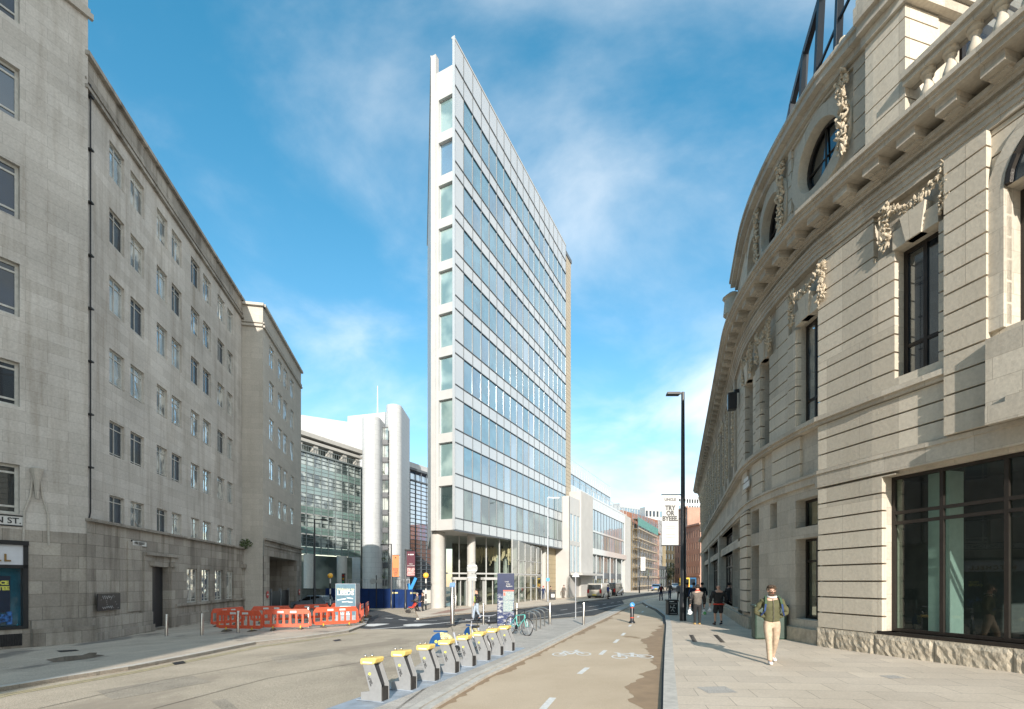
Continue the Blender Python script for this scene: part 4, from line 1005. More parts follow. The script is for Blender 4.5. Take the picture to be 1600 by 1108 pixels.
for pa, z in ((UP2, zu2), (UP, zu1), (WO, zA+.15)):
    a, b = (u24, u75) if pa is WO else (0, pa.L)
    pbox(mb, pa, a, b, z+1.0, z+1.06, -.1, -.04)
    for i in range(16): q = a+(b-a)*i/15; pbox(mb, pa, q-.02, q+.02, z, z+1.0, -.1, -.04)
mb.build('roof_railing', alu_pale, b7)
# ---- beyond: the far side of the street
random.seed(8)
WOe = WO.P(WO.L, 0).xy
t8, pa8, _ = facade('beige_stone_building', 'narrow beige stone building between the glass office and the scaffolding', 976, 805, 987, 100, 108, 3, 5, masonry('beige_block', (.44, .40, .32), (.40, .36, .29), (.3, .27, .22), 1.2, .5), [glass_navy], deep=9)
# scaffolded building
SCa = Path([(X(986, 106), 106), (X(1019, 130), 130)], flip=True); tsc = thing('building_under_scaffold', 'brick and stone building wrapped in tube scaffolding with a mesh covered top lift', 'building', SCa.P(0, gz(26, 106)))
zs_ = SCa.z(987, 808); mb = MB(); hs = [(SCa.L*(c+.25)/8, SCa.L*(c+.75)/8, -.5+r*(zs_)/6+.6, -.5+r*zs_/6+2.2) for c in range(8) for r in range(6)]
wall(mb, SCa, 0, SCa.L, -3, zs_-2, hs, .3); mb.build('wall', stone_yellow, tsc); mb = MB(); mb.add([SCa.P(0, zs_-2), SCa.P(SCa.L, zs_-2), SCa.P(SCa.L, zs_-2, -9), SCa.P(0, zs_-2, -9)], [(0, 1, 2, 3)]); mb.build('roof', slate, tsc)
for h in hs: window(SCa, *h, .2, tsc, win_white, glass_dark, fw=.08)
sc = thing('tube_scaffold', 'tube scaffolding with timber lifts and green netting along its top', 'scaffold', SCa.P(0, gz(26, 106), 1.4))
mb = MB()
for i in range(17):
    q = SCa.L*i/16
    for d in (.3, 1.5): mb.tube([SCa.P(q, -2, d), SCa.P(q, zs_+1.2, d)], .06, 4)
    for k in range(8): z = .8+k*(zs_)/7.6; mb.tube([SCa.P(q, z, .3), SCa.P(q, z, 1.5)], .05, 4)
for k in range(8):
    z = .8+k*zs_/7.6
    for zz_ in (0, 1.0): mb.tube([SCa.P(0, z+zz_, 1.5), SCa.P(SCa.L, z+zz_, 1.5)], .05, 4)
    for i in range(0, 16, 2): mb.tube([SCa.P(SCa.L*i/16, z, 1.55), SCa.P(SCa.L*(i+1)/16, z+zs_/7.6, 1.55)], .04, 4)
mb.build('tubes', galv, sc)
mb = MB()
for k in range(8): z = .8+k*zs_/7.6; pbox(mb, SCa, 0, SCa.L, z-.06, z, .3, 1.5); pbox(mb, SCa, 0, SCa.L, z, z+.2, 1.5, 1.54)
mb.build('timber_boards', plain('scaffold_board', (.48, .38, .25), .9, var=.3), sc)
mb = MB(); z = .8+7*zs_/7.6; pbox(mb, SCa, 0, SCa.L, z-1.5, z+.3, 1.56, 1.6); mb.build('netting', plain('green_net', (.10, .26, .24), .8, var=.3, scale=3), sc)
facade('brick_block', 'large red brick block rising behind the scaffolding', 972, 797, 1028, 128, 150, 8, 6, brick_red, [glass_dark], deep=14, bay=.35)
facade('brick_terrace', 'brick terrace with stone cornice right after the scaffolding', 1018, 826, 1030, 132, 150, 5, 5, brick_pink, [glass_navy, glass_dark], corn=.5, deep=6)
facade('dark_glass_infill', 'low dark glass infill building near the bend of the street', 1029, 884, 1042, 150, 158, 4, 2, alu_dark, [pane_d], deep=8, bay=.8, rowf=.8)
facade('grey_infill', 'slim grey modern building behind the dark glass infill', 1029, 812, 1035, 156, 160, 3, 9, plain('grey_render', (.36, .37, .38), .8), [glass_navy], deep=8)
facade('yellow_stone_building', 'yellow stone building with tall windows at the bend of the street', 1039, 846, 1058, 168, 172, 4, 5, stone_yellow, [glass_dark], corn=.6, deep=10)
facade('brick_corner_building', 'pink brick building at the far end of the street beyond the yellow stone one', 1054, 800, 1074, 160, 150, 5, 7, brick_pink, [glass_navy, glass_dark], corn=.4, deep=12, bay=.45)
facade('brick_corner_building', 'second pink brick block next to the round stone building, lower roof', 1072, 824, 1094, 140, 132, 6, 5, brick_pink, [glass_navy, glass_dark], corn=.4, deep=10, bay=.45)
facade('high_rise', 'unfinished pale high rise rising above the brick blocks at the end of the street', 1060, 775, 1096, 230, 232, 9, 13, plain('raw_panels', (.52, .54, .55), .8, var=.15, scale=1), [glass_navy, pane_b, inner_white], deep=14, bay=.6)
facade('distant_roof_block', 'distant glass topped block peeking over the brick block', 968, 786, 1000, 175, 182, 8, 8, plain('grey_roof', (.40, .43, .45), .7), [pane_b, pane_c], deep=12, bay=.8)
facade('distant_block', 'distant grey block behind the banner and the brick buildings', 1008, 792, 1052, 200, 205, 8, 8, plain('dust_grey', (.45, .46, .46), .8), [glass_navy, pane_b], deep=12)
crn = thing('tower_crane', 'thin white tower crane jib above the distant roofs', 'crane', atY(1022, 900, 260)); mb = MB()
p0 = atY(1010, 788, 260); p1 = atY(1050, 786.5, 260); mb.bar(p0, p1, .5, .7); mb.bar(atY(1044, 800, 260), atY(1044, 782, 260), .6, .6); mb.bar(atY(1044, 782, 260), p0, .15, .15); mb.build('jib', alu_pale, crn)
for i, (px, Y, h, r, lab) in enumerate(((1052, 166, 9, 2.3, 'small street tree before the yellow stone building'), (1003, 118, 6, 1.7, 'small tree at the foot of the scaffolding'), (1044, 160, 6, 2, 'low tree beside the dark glass infill'))):
    c = atY(px, 920, Y); c.z = gz(c.x, c.y); t = thing('street_tree', lab, 'tree', c, 'street trees far down the road')
    mb = MB(); mb.tube([c, c+Vector((.1, 0, h*.55)), c+Vector((0, .1, h*.8))], [.16, .1, .04], 6)
    for k in range(4): mb.tube([c+Vector((0, 0, h*.45)), c+Vector((random.uniform(-1, 1)*r*.7, random.uniform(-.5, .5), h*.8))], [.07, .03], 5)
    mb.build('trunk', plain('bark', (.09, .07, .05), .9), t); bush('crown', '', c+Vector((0, 0, h*.72)), r, 500, [soil, leaf], parent=t, flat=1.0, ls=.22)
# ---- off-camera buildings on the square behind, which shade the left pavement
for nm, lab, x0, x1, y0, y1, h in (('square_building', 'tall stone hotel on the square behind the camera', -60, -8.6, -62, -34, 46),):
    t = thing(nm, lab, 'building', ((x0+x1)/2, (y0+y1)/2, gz((x0+x1)/2, y0)))
    q = Path([(x0, y1), (x1, y1)], flip=False); g_ = -1.5; hs = [(2+i*4.0, 3.6+i*4.0, 2+k*3.9, 4.4+k*3.9) for i in range(12) for k in range(8)]
    mb = MB(); wall(mb, q, 0, q.L, g_, h, hs, .3); mb.box(x0, x1, y0, y1-.35, g_, h); mb.build('wall', portland_pale, t)
    for h_ in hs: window(q, *h_, .2, t, win_white, glass_navy, mull=(.5,), fw=.08)
    mb = MB(); mb.box(x0-.4, x1+.2, y0-.4, y1+.3, h, h+.6); mb.build('cornice', portland_pale, t)
# ================================================================== RIGHT: THE ROUND CORNERED CREAM STONE BUILDING
pp = [(12.2, .3), (8.96, 11.87), (8.62, 13.40)]
x, y = 8.62, 13.40; n = 22; Larc = 6.6; h0, h1 = R(-3), R(18.8)
for i in range(n):
    t = (i+.5)/n; h = h0+(h1-h0)*t; x += math.sin(h)*Larc/n; y += math.cos(h)*Larc/n; pp.append((x, y))
xe, ye = x, y
sd = Vector((math.sin(h1), math.cos(h1))); pp.append((xe+sd.x*36, ye+sd.y*36))
MJ = Path(pp)                                            # outward is to the left, towards the street
uC = MJ.s[1]; uP = MJ.s[2]; uS = MJ.s[2+n]; uE = MJ.L
mj = thing('round_cornered_stone_building', 'cream stone classical building with a curved corner, garlands and round attic windows on the right', 'building', (9, 13, gz(9, 13)))
zg = -.3
Z_PL, Z_G, Z_B, Z_C0, Z_C1, Z_A, Z_F, Z_M, Z_K = .72, 4.56, 5.05, 6.3, 6.52, 10.9, 11.3, 11.6, 11.98
Z_AT = 15.9
def rgrid(a, b): return a, b
U = MJ.u
# ---------------- openings
big = (uC-6.9, U(1385), .80, 4.50)
gw_l = (U(1282), U(1243), MJ.z(1243, 966), MJ.z(1243, 843)); gw_t = (U(1282), U(1243), MJ.z(1243, 826), MJ.z(1243, 783))
d1t = (U(1214), U(1203), 3.75, 4.6); d1 = (U(1186), U(1174.5), zg, 3.3); d1u = (U(1186), U(1174.5), 3.75, 4.6)
d2 = (U(1160), U(1153), .2, 3.35); d2u = (U(1160), U(1153), 3.75, 4.6)
shops = [(U(1144.5), U(1127), .75, 3.5), (U(1121), U(1110), .75, 3.5), (U(1107), U(1101), .75, 3.5), (U(1099), U(1095), .75, 3.5)]
shopu = [(a, b, 3.9, 4.7) for a, b, c, e in shops]
pav_up = (U(1474), U(1405), 6.75, 9.75)
arch = (uC-5.1, uC-2.62, 6.9, 9.6)                       # arched window, half out of the frame
curv = [(U(1286), U(1252), 6.55, 9.55)]
for px0, px1 in ((1207, 1195), (1181, 1171.5)): curv.append((U(px0), U(px1), 6.55, 9.5))
tall = []
u_ = uS+2.2
for i in range(7):
    tall.append((u_+i*4.6, u_+i*4.6+1.7, 6.6, 10.3))
ground_h = [gw_l, gw_t, d1t, d1, d1u, d2, d2u]+shops+shopu
def widen(hs): return [(min(a, b), max(a, b), c, e) for a, b, c, e in hs]
ground_h = widen(ground_h); shops = widen(shops); shopu = widen(shopu); big = widen([big])[0]; curv = widen(curv); pav_up = widen([pav_up])[0]
stone_h = ground_h+[big]
up_h = curv+[pav_up, arch]+tall
# ---------------- backing wall and ground floor
mb = MB(); wall(mb, MJ, 0, uE, zg, Z_B, stone_h, .5); mb.build('ground_floor_wall', leeds_plain, mj)
mb = MB(); wall(mb, MJ, 0, uE, Z_B, Z_K, up_h, .5); mb.build('upper_wall', leeds_plain, mj)
mb = MB(); PJ = .14                                      # rusticated courses standing proud, grooves between them
courses(mb, MJ, uC-.55, uP+.02, Z_PL, Z_G, .425, [big], 0, PJ, gap=.04)
courses(mb, MJ, uC-20, uP+.02, Z_B, Z_C0, .42, [], 0, PJ, gap=.04)
courses(mb, MJ, uC-20, uP+.02, Z_C1, Z_A, .425, [pav_up, arch, (pav_up[0]-.62, pav_up[1]+.5, 9.75, 10.95)], 0, PJ, gap=.04)
courses(mb, MJ, uC-2.38, uC-1.64, Z_B, Z_A, .425, [], PJ, PJ+.14, gap=.04)
# curved part
courses(mb, MJ, uP+.05, uS+1.2, Z_C1, Z_A, .425, [h for h in curv]+[(h[0]-.5, h[1]+.5, 9.5, 10.9) for h in curv], 0, .10, gap=.04)
for a, b in ((uP+.9, uP+2.6), (uP+3.4, uP+4.6), (uP+5.3, uP+6.4)): courses(mb, MJ, a, b, Z_B, Z_C0, .42, [], 0, .08, gap=.04)
for h in curv: courses(mb, MJ, h[1]+.02, h[1]+.45, Z_C1, 9.5, .425, [], .10, .16, gap=.04)
a0, b0 = sorted((U(1173), U(1162))); courses(mb, MJ, a0, b0, .8, 4.7, .42, [], 0, .14, gap=.05)
mb.build('rusticated_stone', leeds_stone, mj)
mb = MB()                                                # long flank: pilasters with panels of ornament
for h in tall:
    pbox(mb, MJ, h[0]-.75, h[0]-.12, Z_C1, Z_A, 0, .18); pbox(mb, MJ, h[1]+.12, h[1]+.75, Z_C1, Z_A, 0, .18); pbox(mb, MJ, h[0]-.2, h[1]+.2, h[3], h[3]+.35, 0, .12)
for h in shops: pbox(mb, MJ, h[1]+.25, h[1]+.9, zg, 4.9, 0, .12)
u_ = uS+2.2
mb.build('pilaster', leeds_plain, mj)
# bands that run round the building
def band(name, prof, u0=0, u1=None, mat=leeds_plain):
    mb = MB()
    for za, zb, d in prof: pbox(mb, MJ, u0, u1 or uE, za, zb, -.05, d)
    mb.build(name, mat, mj)
band('ground_band', [(Z_G+.02, Z_B-.1, .17), (Z_B-.1, Z_B, .20)], 0, uP+.1); band('ground_band', [(4.75, Z_B-.08, .08), (Z_B-.08, Z_B, .13)], uP+.1)
band('sill_course', [(Z_C0, Z_C0+.1, .20), (Z_C0+.1, Z_C1, .27)])
band('architrave', [(Z_A, Z_A+.12, .20), (Z_A+.12, Z_A+.25, .23), (Z_A+.25, Z_A+.33, .27), (Z_A+.33, Z_F, .31), (Z_F, Z_M, .16)])
band('bed_mould', [(Z_M-.12, Z_M-.04, .26), (Z_M-.04, Z_M+.06, .34)])
band('cornice', [(Z_M+.27, Z_K, .74), (Z_K, Z_K+.08, .79), (Z_K+.08, Z_K+.18, .85)])
u = uC-6
while u < uE-.5:
    mb = MB(); pbox(mb, MJ, u, u+.38, Z_M+.06, Z_M+.27, .1, .64); pbox(mb, MJ, u+.04, u+.34, Z_M-.0, Z_M+.07, .1, .48); mb.build('modillion', leeds_plain, mj); u += .78 if u < uS+3 else .86
# plinth of rock-faced stone
random.seed(2); mb = MB(); u = uC-9
while u < uP:
    w_ = min(random.uniform(.9, 1.5), uP-u+.02); k = max(2, int(w_/.07))
    zt_ = Z_PL-.02
    for a in range(k):
        for b in range(11):
            def q(i, j):
                e = (i in (0, k)) or (j in (0, 11)); rr = random.Random(int((u+i*w_/k)*997)+j*31); return MJ.P(u+w_*i/k, zg+(zt_-zg)*j/11, .17 if e else .185+rr.random()*.028)
            mb.quad(q(a, b), q(a+1, b), q(a+1, b+1), q(a, b+1))
    pbox(mb, MJ, u, u+w_, zt_-.01, zt_+.02, 0, .17); u += w_+.008
mb.build('rock_faced_plinth', rock, mj)
mb = MB(); random.seed(3)
for a, b in ((uP+.1, d1[1] if d1[1] < d1[0] else d1[0]), (max(d1[0], d1[1]), uE)): pbox(mb, MJ, a, b, zg, .62, 0, .12)
mb.build('plinth', rock, mj)
# ---------------- windows
window(MJ, *pav_up, .2, mj, bronze, glass_dark, mull=(.5,), trans=(.25,), fw=.09, bw=.08)
for h in curv: window(MJ, *h, .2, mj, bronze, glass_old_b if h is curv[0] else glass_navy, mull=(.55,), trans=(.25,), fw=.08, bw=.07)
for h in tall: window(MJ, *h, .4, mj, bronze, glass_dark, mull=(.5,), trans=(.3, .7), fw=.08, bw=.07)
for h in [gw_l, gw_t]: h = widen([h])[0]; window(MJ, *h, .36, mj, bronze, shop_glass, mull=(.52,) if h[3] < 3.5 else (), trans=(.72,) if h[3] < 3.5 else (), fw=.08, bw=.07)
for h in widen([d1t, d1u, d2u])+shopu: window(MJ, *h, .36, mj, bronze, glass_dark, fw=.06, mull=(.33, .66) if h[1]-h[0] > 1.5 else ())
for h in widen([d1, d2]): window(MJ, *h, .42, mj, bronze, glass_dark, fw=.08, trans=(.6,))
for h in shops: window(MJ, *h, .34, mj, bronze, coated('shop_pane_dark', (.02, .02, .02), .1, .02), mull=(.25, .5, .75), trans=(.75,), fw=.08, bw=.07)
bl = (big[1]-big[0]); mulls = []
for px in (1462, 1563): mulls.append((MJ.u(px)-big[0])/bl)
mulls += [mulls[-1]-.22]
window(MJ, *big, .24, mj, bronze, shop_glass, mull=mulls, trans=(.70, .765), fw=.075, bw=.075, fd=.08)
mb = MB(); pbox(mb, MJ, big[0], big[1]+.1, big[2]-.1, big[2], -.4, .16); mb.build('window_sill', bronze, mj)
# room behind the two shop windows
def inp(u, z, d): return MJ.P(u, z, -d)
rm = MB(); pbox(rm, MJ, uC-8, uC+.2, .1, 5, -6.1, -6.0)
ro = rm.build('shop_back_wall', plain('teal_grey_wall', (.42, .50, .47), .8, var=.25, scale=.5), mj)
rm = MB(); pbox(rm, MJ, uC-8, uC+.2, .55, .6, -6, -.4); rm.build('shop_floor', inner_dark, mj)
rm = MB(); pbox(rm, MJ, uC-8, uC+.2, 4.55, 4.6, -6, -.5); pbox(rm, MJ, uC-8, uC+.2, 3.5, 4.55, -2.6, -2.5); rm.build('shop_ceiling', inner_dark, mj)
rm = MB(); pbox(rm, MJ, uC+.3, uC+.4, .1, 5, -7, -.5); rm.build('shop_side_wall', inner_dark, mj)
rm = MB()
for u_0, d_ in ((uC-.75, .9), (uC-2.9, 2.6)): pbox(rm, MJ, u_0-.22, u_0+.22, .6, 4.6, -d_-.45, -d_)
rm.build('shop_column', plain('pale_column', (.55, .62, .58), .7, var=.06), mj)
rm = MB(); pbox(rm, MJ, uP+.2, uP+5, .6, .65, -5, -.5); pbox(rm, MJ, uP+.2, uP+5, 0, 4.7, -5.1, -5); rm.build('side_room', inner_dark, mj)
rm = MB(); pbox(rm, MJ, uP+1.6, uP+2.0, .6, 4.7, -1.9, -1.5); rm.build('side_room_column', inner_white, mj)
# arched window over the big one
mb = MB(); ca = (arch[0]+arch[1])/2; ra = (arch[1]-arch[0])/2; k = 14
for r0, r1, d_ in ((ra, ra+.26, .22),):
    for i in range(k):
        t0, t1 = math.pi*i/k, math.pi*(i+1)/k
        def q(t, r, d): return MJ.P(ca+r*math.cos(t), 9.6+r*math.sin(t)*.9, d)
        mb.quad(q(t0, r0, d_), q(t1, r0, d_), q(t1, r1, d_), q(t0, r1, d_)); mb.quad(q(t0, r0, d_), q(t1, r0, d_), q(t1, r0, -.4), q(t0, r0, -.4)); mb.quad(q(t0, r1, d_), q(t1, r1, d_), q(t1, r1, 0), q(t0, r1, 0))
pbox(mb, MJ, arch[1], arch[1]+.3, arch[2], 9.6, 0, .22); pbox(mb, MJ, arch[0]-.3, arch[0], arch[2], 9.6, 0, .22)
mb.build('arch_surround', leeds_plain, mj)
window(MJ, *arch, .3, mj, bronze, glass_dark, mull=(.33, .66), trans=(.3, .7), fw=.1, bw=.09)
mb = MB()
for i in range(k):
    t0, t1 = math.pi*i/k, math.pi*(i+1)/k; mb.quad(q(t0, 0, .15), q(t1, 0, .15), q(t1, ra, .15), q(t0, ra, .15))
    if 0: pass
o = mb.build('arch_pane', glass_dark, mj)
mb = MB()
for i in range(k): t0, t1 = math.pi*i/k, math.pi*(i+1)/k; mb.tube([q(t0, ra-.06, .19), q(t1, ra-.06, .19)], .06, 5)
for t0 in (R(60), R(120)): mb.tube([q(t0, 0, .19), q(t0, ra, .19)], .045, 5)
mb.build('arch_bars', bronze, o)
# cartouche slab by the frame edge
mb = MB(); pbox(mb, MJ, uC-4.3, uC-2.45, 5.1, 6.7, .14, .42); pbox(mb, MJ, uC-4.2, uC-2.52, 5.0, 5.35, .42, .55); pbox(mb, MJ, uC-4.1, uC-2.8, 5.35, 5.5, .42, .5)
mb.build('console_block', leeds_plain, mj)
# keystones and garlands
def garland(uc, z, w, s=1.0, d=.2):
    """fruit and leaf festoon: two hanging tails and a swag between them"""
    mb = MB(); rr = random.Random(int(uc*100))
    def cl(u, zz, r, dd=0): p = MJ.P(u, zz, d+dd+rr.uniform(-.02, .05)); mb.lathe([(.01, -r), (r*.7, -r*.6), (r, 0), (r*.6, r*.7), (.01, r*1.2)], p, 6, 0, Matrix.Rotation(rr.uniform(0, 6), 3, 'Z') @ Matrix.Rotation(rr.uniform(-1.2, 1.2), 3, 'X') @ Matrix.Diagonal(Vector((rr.uniform(.5, 1.3), rr.uniform(.5, 1), rr.uniform(.9, 2.0)))))
    for sg in (-1, 1):
        for i in range(30):
            t = i/29; wv = .05+.085*abs(math.sin(t*5.2+.5))
            for _ in range(3): cl(uc+sg*w+rr.uniform(-wv, wv), z+.42-t*1.02*s, .038)
    for i in range(30):
        t = i/29; a = t*2-1; th = .05+.05*(1-a*a)
        for _ in range(3): cl(uc+a*w, z+.34-.34*s*(1-a*a)+rr.uniform(-th, th), .038, .02)
    return mb.build('garland', carved, mj, smooth=True)
for h, s in [(pav_up, 1.0)]+[(h, 1.0) for h in curv]:
    uc = (h[0]+h[1])/2; w = (h[1]-h[0])/2+.16; garland(uc, h[3]+.72, w, s)
    mb = MB(); k0 = .16; k1 = .27
    A = [MJ.P(uc-k0, h[3], .22), MJ.P(uc+k0, h[3], .22), MJ.P(uc+k1, h[3]+.62, .26), MJ.P(uc-k1, h[3]+.62, .26)]; B = [MJ.P(uc-k0, h[3], 0), MJ.P(uc+k0, h[3], 0), MJ.P(uc+k1, h[3]+.62, 0), MJ.P(uc-k1, h[3]+.62, 0)]
    mb.add(A+B, [(0, 1, 2, 3), (0, 1, 5, 4), (1, 2, 6, 5), (3, 0, 4, 7), (2, 3, 7, 6)]); pbox(mb, MJ, h[0]-.02, h[1]+.02, h[3], h[3]+.42, 0, .18)
    mb.build('keystone', leeds_stone, mj)
for h in tall[:9]:
    rr = random.Random(3)
    for sg in (h[0]-.43, h[1]+.43):
        mb = MB()
        for i in range(20): mb.ball(MJ.P(sg, 7.2+i*.17, .2), .1*rr.uniform(.7, 1.2), 5)
        mb.build('pilaster_carving', carved, mj, smooth=True)
    mb = MB()
    for i in range(10): mb.ball(MJ.P(h[0]+(h[1]-h[0])*i/9, h[3]+.35-.12*math.sin(i/9*math.pi), .2), .12, 5)
    mb.build('garland', carved, mj, smooth=True)
# ---------------- attic drum with round windows
uA0, uA1 = uC+.15, U(1151)+.3
ocs = [(U(1271), 14.15, .85), (U(1200), 14.2, .85), (U(1172), 14.2, .85)]
mb = MB(); NA = []; dA = -.15
def attic():
    cs = []; u = uA0
    while u < uA1: cs.append(u); u += .12
    cs.append(uA1); nz = 28; z0, z1 = Z_K+.2, Z_AT-.35
    for i in range(len(cs)-1):
        for j in range(nz):
            a, b, c, e = cs[i], cs[i+1], z0+(z1-z0)*j/nz, z0+(z1-z0)*(j+1)/nz; uc, zc_ = (a+b)/2, (c+e)/2
            if any((uc-o_[0])**2+(zc_-o_[1])**2 < (o_[2]+.06)**2 for o_ in ocs): continue
            mb.quad(MJ.P(a, c, dA), MJ.P(b, c, dA), MJ.P(b, e, dA), MJ.P(a, e, dA), uv=[(a, c), (b, c), (b, e), (a, e)])
attic(); mb.build('attic_wall', leeds_plain, mj)
mb = MB(); z = Z_K+.3
hs = [(o_[0]-.95-.3, o_[0]+.95+.3, o_[1]-1.25, o_[1]+1.25) for o_ in ocs]
courses(mb, MJ, uA0, uA1, Z_K+.25, Z_AT-.4, .42, hs, dA, dA+.07, gap=.04); mb.build('attic_rustication', leeds_stone, mj)
for uc, zc_, r in ocs:
    mb = MB(); k = 28
    for i in range(k):
        t0, t1 = 2*math.pi*i/k, 2*math.pi*(i+1)/k
        def q(t, rr, d): return MJ.P(uc+rr*math.cos(t), zc_+rr*math.sin(t), d)
        mb.quad(q(t0, r, dA+.1), q(t1, r, dA+.1), q(t1, r+.36, dA+.1), q(t0, r+.36, dA+.1)); mb.quad(q(t0, r, dA+.1), q(t1, r, dA+.1), q(t1, r, dA-.35), q(t0, r, dA-.35)); mb.quad(q(t0, r+.36, dA+.1), q(t1, r+.36, dA+.1), q(t1, r+.36, dA), q(t0, r+.36, dA))
    mb.build('round_surround', leeds_stone, mj)
    mb = MB()
    for i in range(k): t0, t1 = 2*math.pi*i/k, 2*math.pi*(i+1)/k; mb.tube([q(t0, r-.04, dA-.22), q(t1, r-.04, dA-.22)], .05, 5)
    for t0 in (0, math.pi/2): mb.tube([q(t0, r, dA-.22), q(t0+math.pi, r, dA-.22)], .03, 5)
    ro_ = mb.build('round_window', bronze, mj); mb = MB(); mb.add([q(2*math.pi*i/k, r, dA-.26) for i in range(k)], [tuple(range(k))]); mb.build('pane', glass_black, ro_)
mb = MB(); pbox(mb, MJ, uA0, uA1+.1, Z_AT-.4, Z_AT-.2, dA-.5, dA+.18); pbox(mb, MJ, uA0, uA1+.2, Z_AT-.2, Z_AT, dA-.5, dA+.36); pbox(mb, MJ, uA0, uA1+.2, Z_AT, Z_AT+.12, dA-.5, dA+.42); mb.build('attic_coping', leeds_plain, mj)
for px, pt, pb in ((1316, 108, 230), (1219, 268, 356), (1182, 345, 400)):
    u = U(px); mb = MB(); rr = random.Random(px); z0, z1 = 13.3, 15.45
    for i in range(150): t = i/150; w = .08+.10*abs(math.sin(t*9)); r_ = .05*rr.uniform(.7, 1.3); mb.lathe([(.01, -r_), (r_*.7, -r_*.6), (r_, 0), (r_*.6, r_*.7), (.01, r_*1.2)], MJ.P(u+rr.uniform(-w, w), z0+(z1-z0)*t, dA+.16+rr.uniform(-.03, .06)), 6, 0, Matrix.Rotation(rr.uniform(0, 6), 3, 'Z') @ Matrix.Rotation(rr.uniform(-1.2, 1.2), 3, 'X') @ Matrix.Diagonal(Vector((rr.uniform(.5, 1.3), rr.uniform(.5, 1), rr.uniform(.9, 1.8)))))
    mb.build('hanging_garland', carved, mj, smooth=True)
# attic end pier and balustrade over the pavilion
mb = MB(); courses(mb, MJ, uC-.75, uC+.2, Z_K+.25, 15.3, .46, [], -.9, .12, gap=.035)
pbox(mb, MJ, uC-.72, uC+.2, Z_K+.25, 15.3, -1.6, .06)
mb.build('attic_pier', leeds_stone, mj)
mb = MB()
for za, zb, d in ((15.3, 15.55, .2), (15.55, 15.8, .34), (15.8, 16.2, .44), (16.2, 16.45, .36)): pbox(mb, MJ, uC-.8-d*.6, uC+.25, za, zb, -1.7, d)
mb.build('pier_cap', leeds_plain, mj)
mb = MB(); zb0 = Z_K+.24
pbox(mb, MJ, uC-10, uC-.74, zb0, zb0+.3, -.2, .22); mb.build('balustrade_base', leeds_plain, mj)
mb = MB(); pbox(mb, MJ, uC-10, uC-.74, zb0+1.15, zb0+1.27, -.18, .2); pbox(mb, MJ, uC-10, uC-.74, zb0+1.27, zb0+1.4, -.24, .27); mb.build('balustrade_rail', leeds_plain, mj)
for i in range(14):
    p = MJ.P(uC-1.15-i*.44, 0, 0); mb = MB()
    mb.lathe([(.13, zb0+.3), (.13, zb0+.36), (.07, zb0+.4), (.09, zb0+.46), (.15, zb0+.58), (.14, zb0+.68), (.075, zb0+.88), (.07, zb0+.95), (.11, zb0+.99), (.07, zb0+1.03), (.14, zb0+1.08), (.14, zb0+1.15)], (p.x, p.y, 0), 14)
    mb.build('baluster', leeds_stone, mj, smooth=True)
# roofs and modern glass additions
mb = MB(); 
rp = [MJ.P(u, Z_K+.1, -.1) for u in (0, uC, uP)+tuple(MJ.s[3:])]; rp += [Vector((45, 50, Z_K+.1)), Vector((40, 2, Z_K+.1))]
mb.add(rp, [tuple(range(len(rp)))]); mb.build('roof', slate, mj)
mb = MB(); GLp = Path([MJ.P(uC-9, 0, -1.9).xy, MJ.P(uC-.6, 0, -1.9).xy], flip=False)
pbox(mb, GLp, 0, GLp.L, Z_K+.1, 21, -.2, 0); gb_ = mb.build('roof_glass_wall', coated('roof_blue_glass', (.02, .08, .18), .4, .03, dark=(.01, .02, .04), scale=.3), mj)
mb = MB()
for i in range(7): q_ = GLp.L*i/6; pbox(mb, GLp, q_-.08, q_+.08, Z_K+.1, 21, 0, .15)
for z in (14.5, 16.8, 19): pbox(mb, GLp, 0, GLp.L, z-.06, z+.06, 0, .1)
mb.build('roof_glass_frame', bronze, gb_)
mb = MB(); rr = random.Random(6); prev = None
us = [uC+.2+i*1.1 for i in range(9)]; zt0 = 22.6
for i, u in enumerate(us):
    a = MJ.P(u, Z_AT-.6, -.9); b = MJ.P(u+.1, zt0-.68*i, -1.2); mb.bar(a, b, .12, .2)
    if prev: mb.bar(prev[1], b, .16, .22); mb.bar(prev[0].lerp(prev[1], .55), a.lerp(b, .55), .06, .08)
    prev = (a, b)
mb.build('roof_steel_frame', black, mj)
mb = MB(); c = MJ.P(uC+1.2, Z_AT+.35, -.5)
for i in range(26): a = i*.9; mb.ball(c+Vector((math.cos(a)*.3, math.sin(a)*.22, .1*math.sin(i*2)+.012*i)), .13, 6)
mb.build('roof_carving', carved, mj, smooth=True)
for pxv, lab in ((1147, 0),):
    mb = MB(); c = MJ.P(uA1+.3, Z_AT-1.5, .1); mb.lathe([(.3, 0), (.42, .1), (.36, .8), (.46, .9), (.2, 1.1)], c, 12); mb.build('corner_urn', leeds_stone, mj, smooth=True)
mb = MB(); c = MJ.P(uE-1.0, Z_K, -.9); mb.lathe([(.7, .0), (.6, .3), (.55, 2.6), (.8, 2.8), (.8, 3.1), (.5, 3.3), (.6, 4.2), (.2, 5.0)], c-Vector((0, 0, .2)), 8); mb.build('end_finial', leeds_stone, mj)
mb = MB(); mb.add([MJ.P(uE, zg), MJ.P(uE, Z_K), MJ.P(uE, Z_K, -20), MJ.P(uE, zg, -20)], [(0, 1, 2, 3)], [(0, 0), (0, 12), (20, 12), (20, 0)]); mb.build('end_wall', leeds_plain, mj)
sp_ = MB(); u = U(1177); pbox(sp_, MJ, u, u+.02, 1, 1.01, 0, .01)
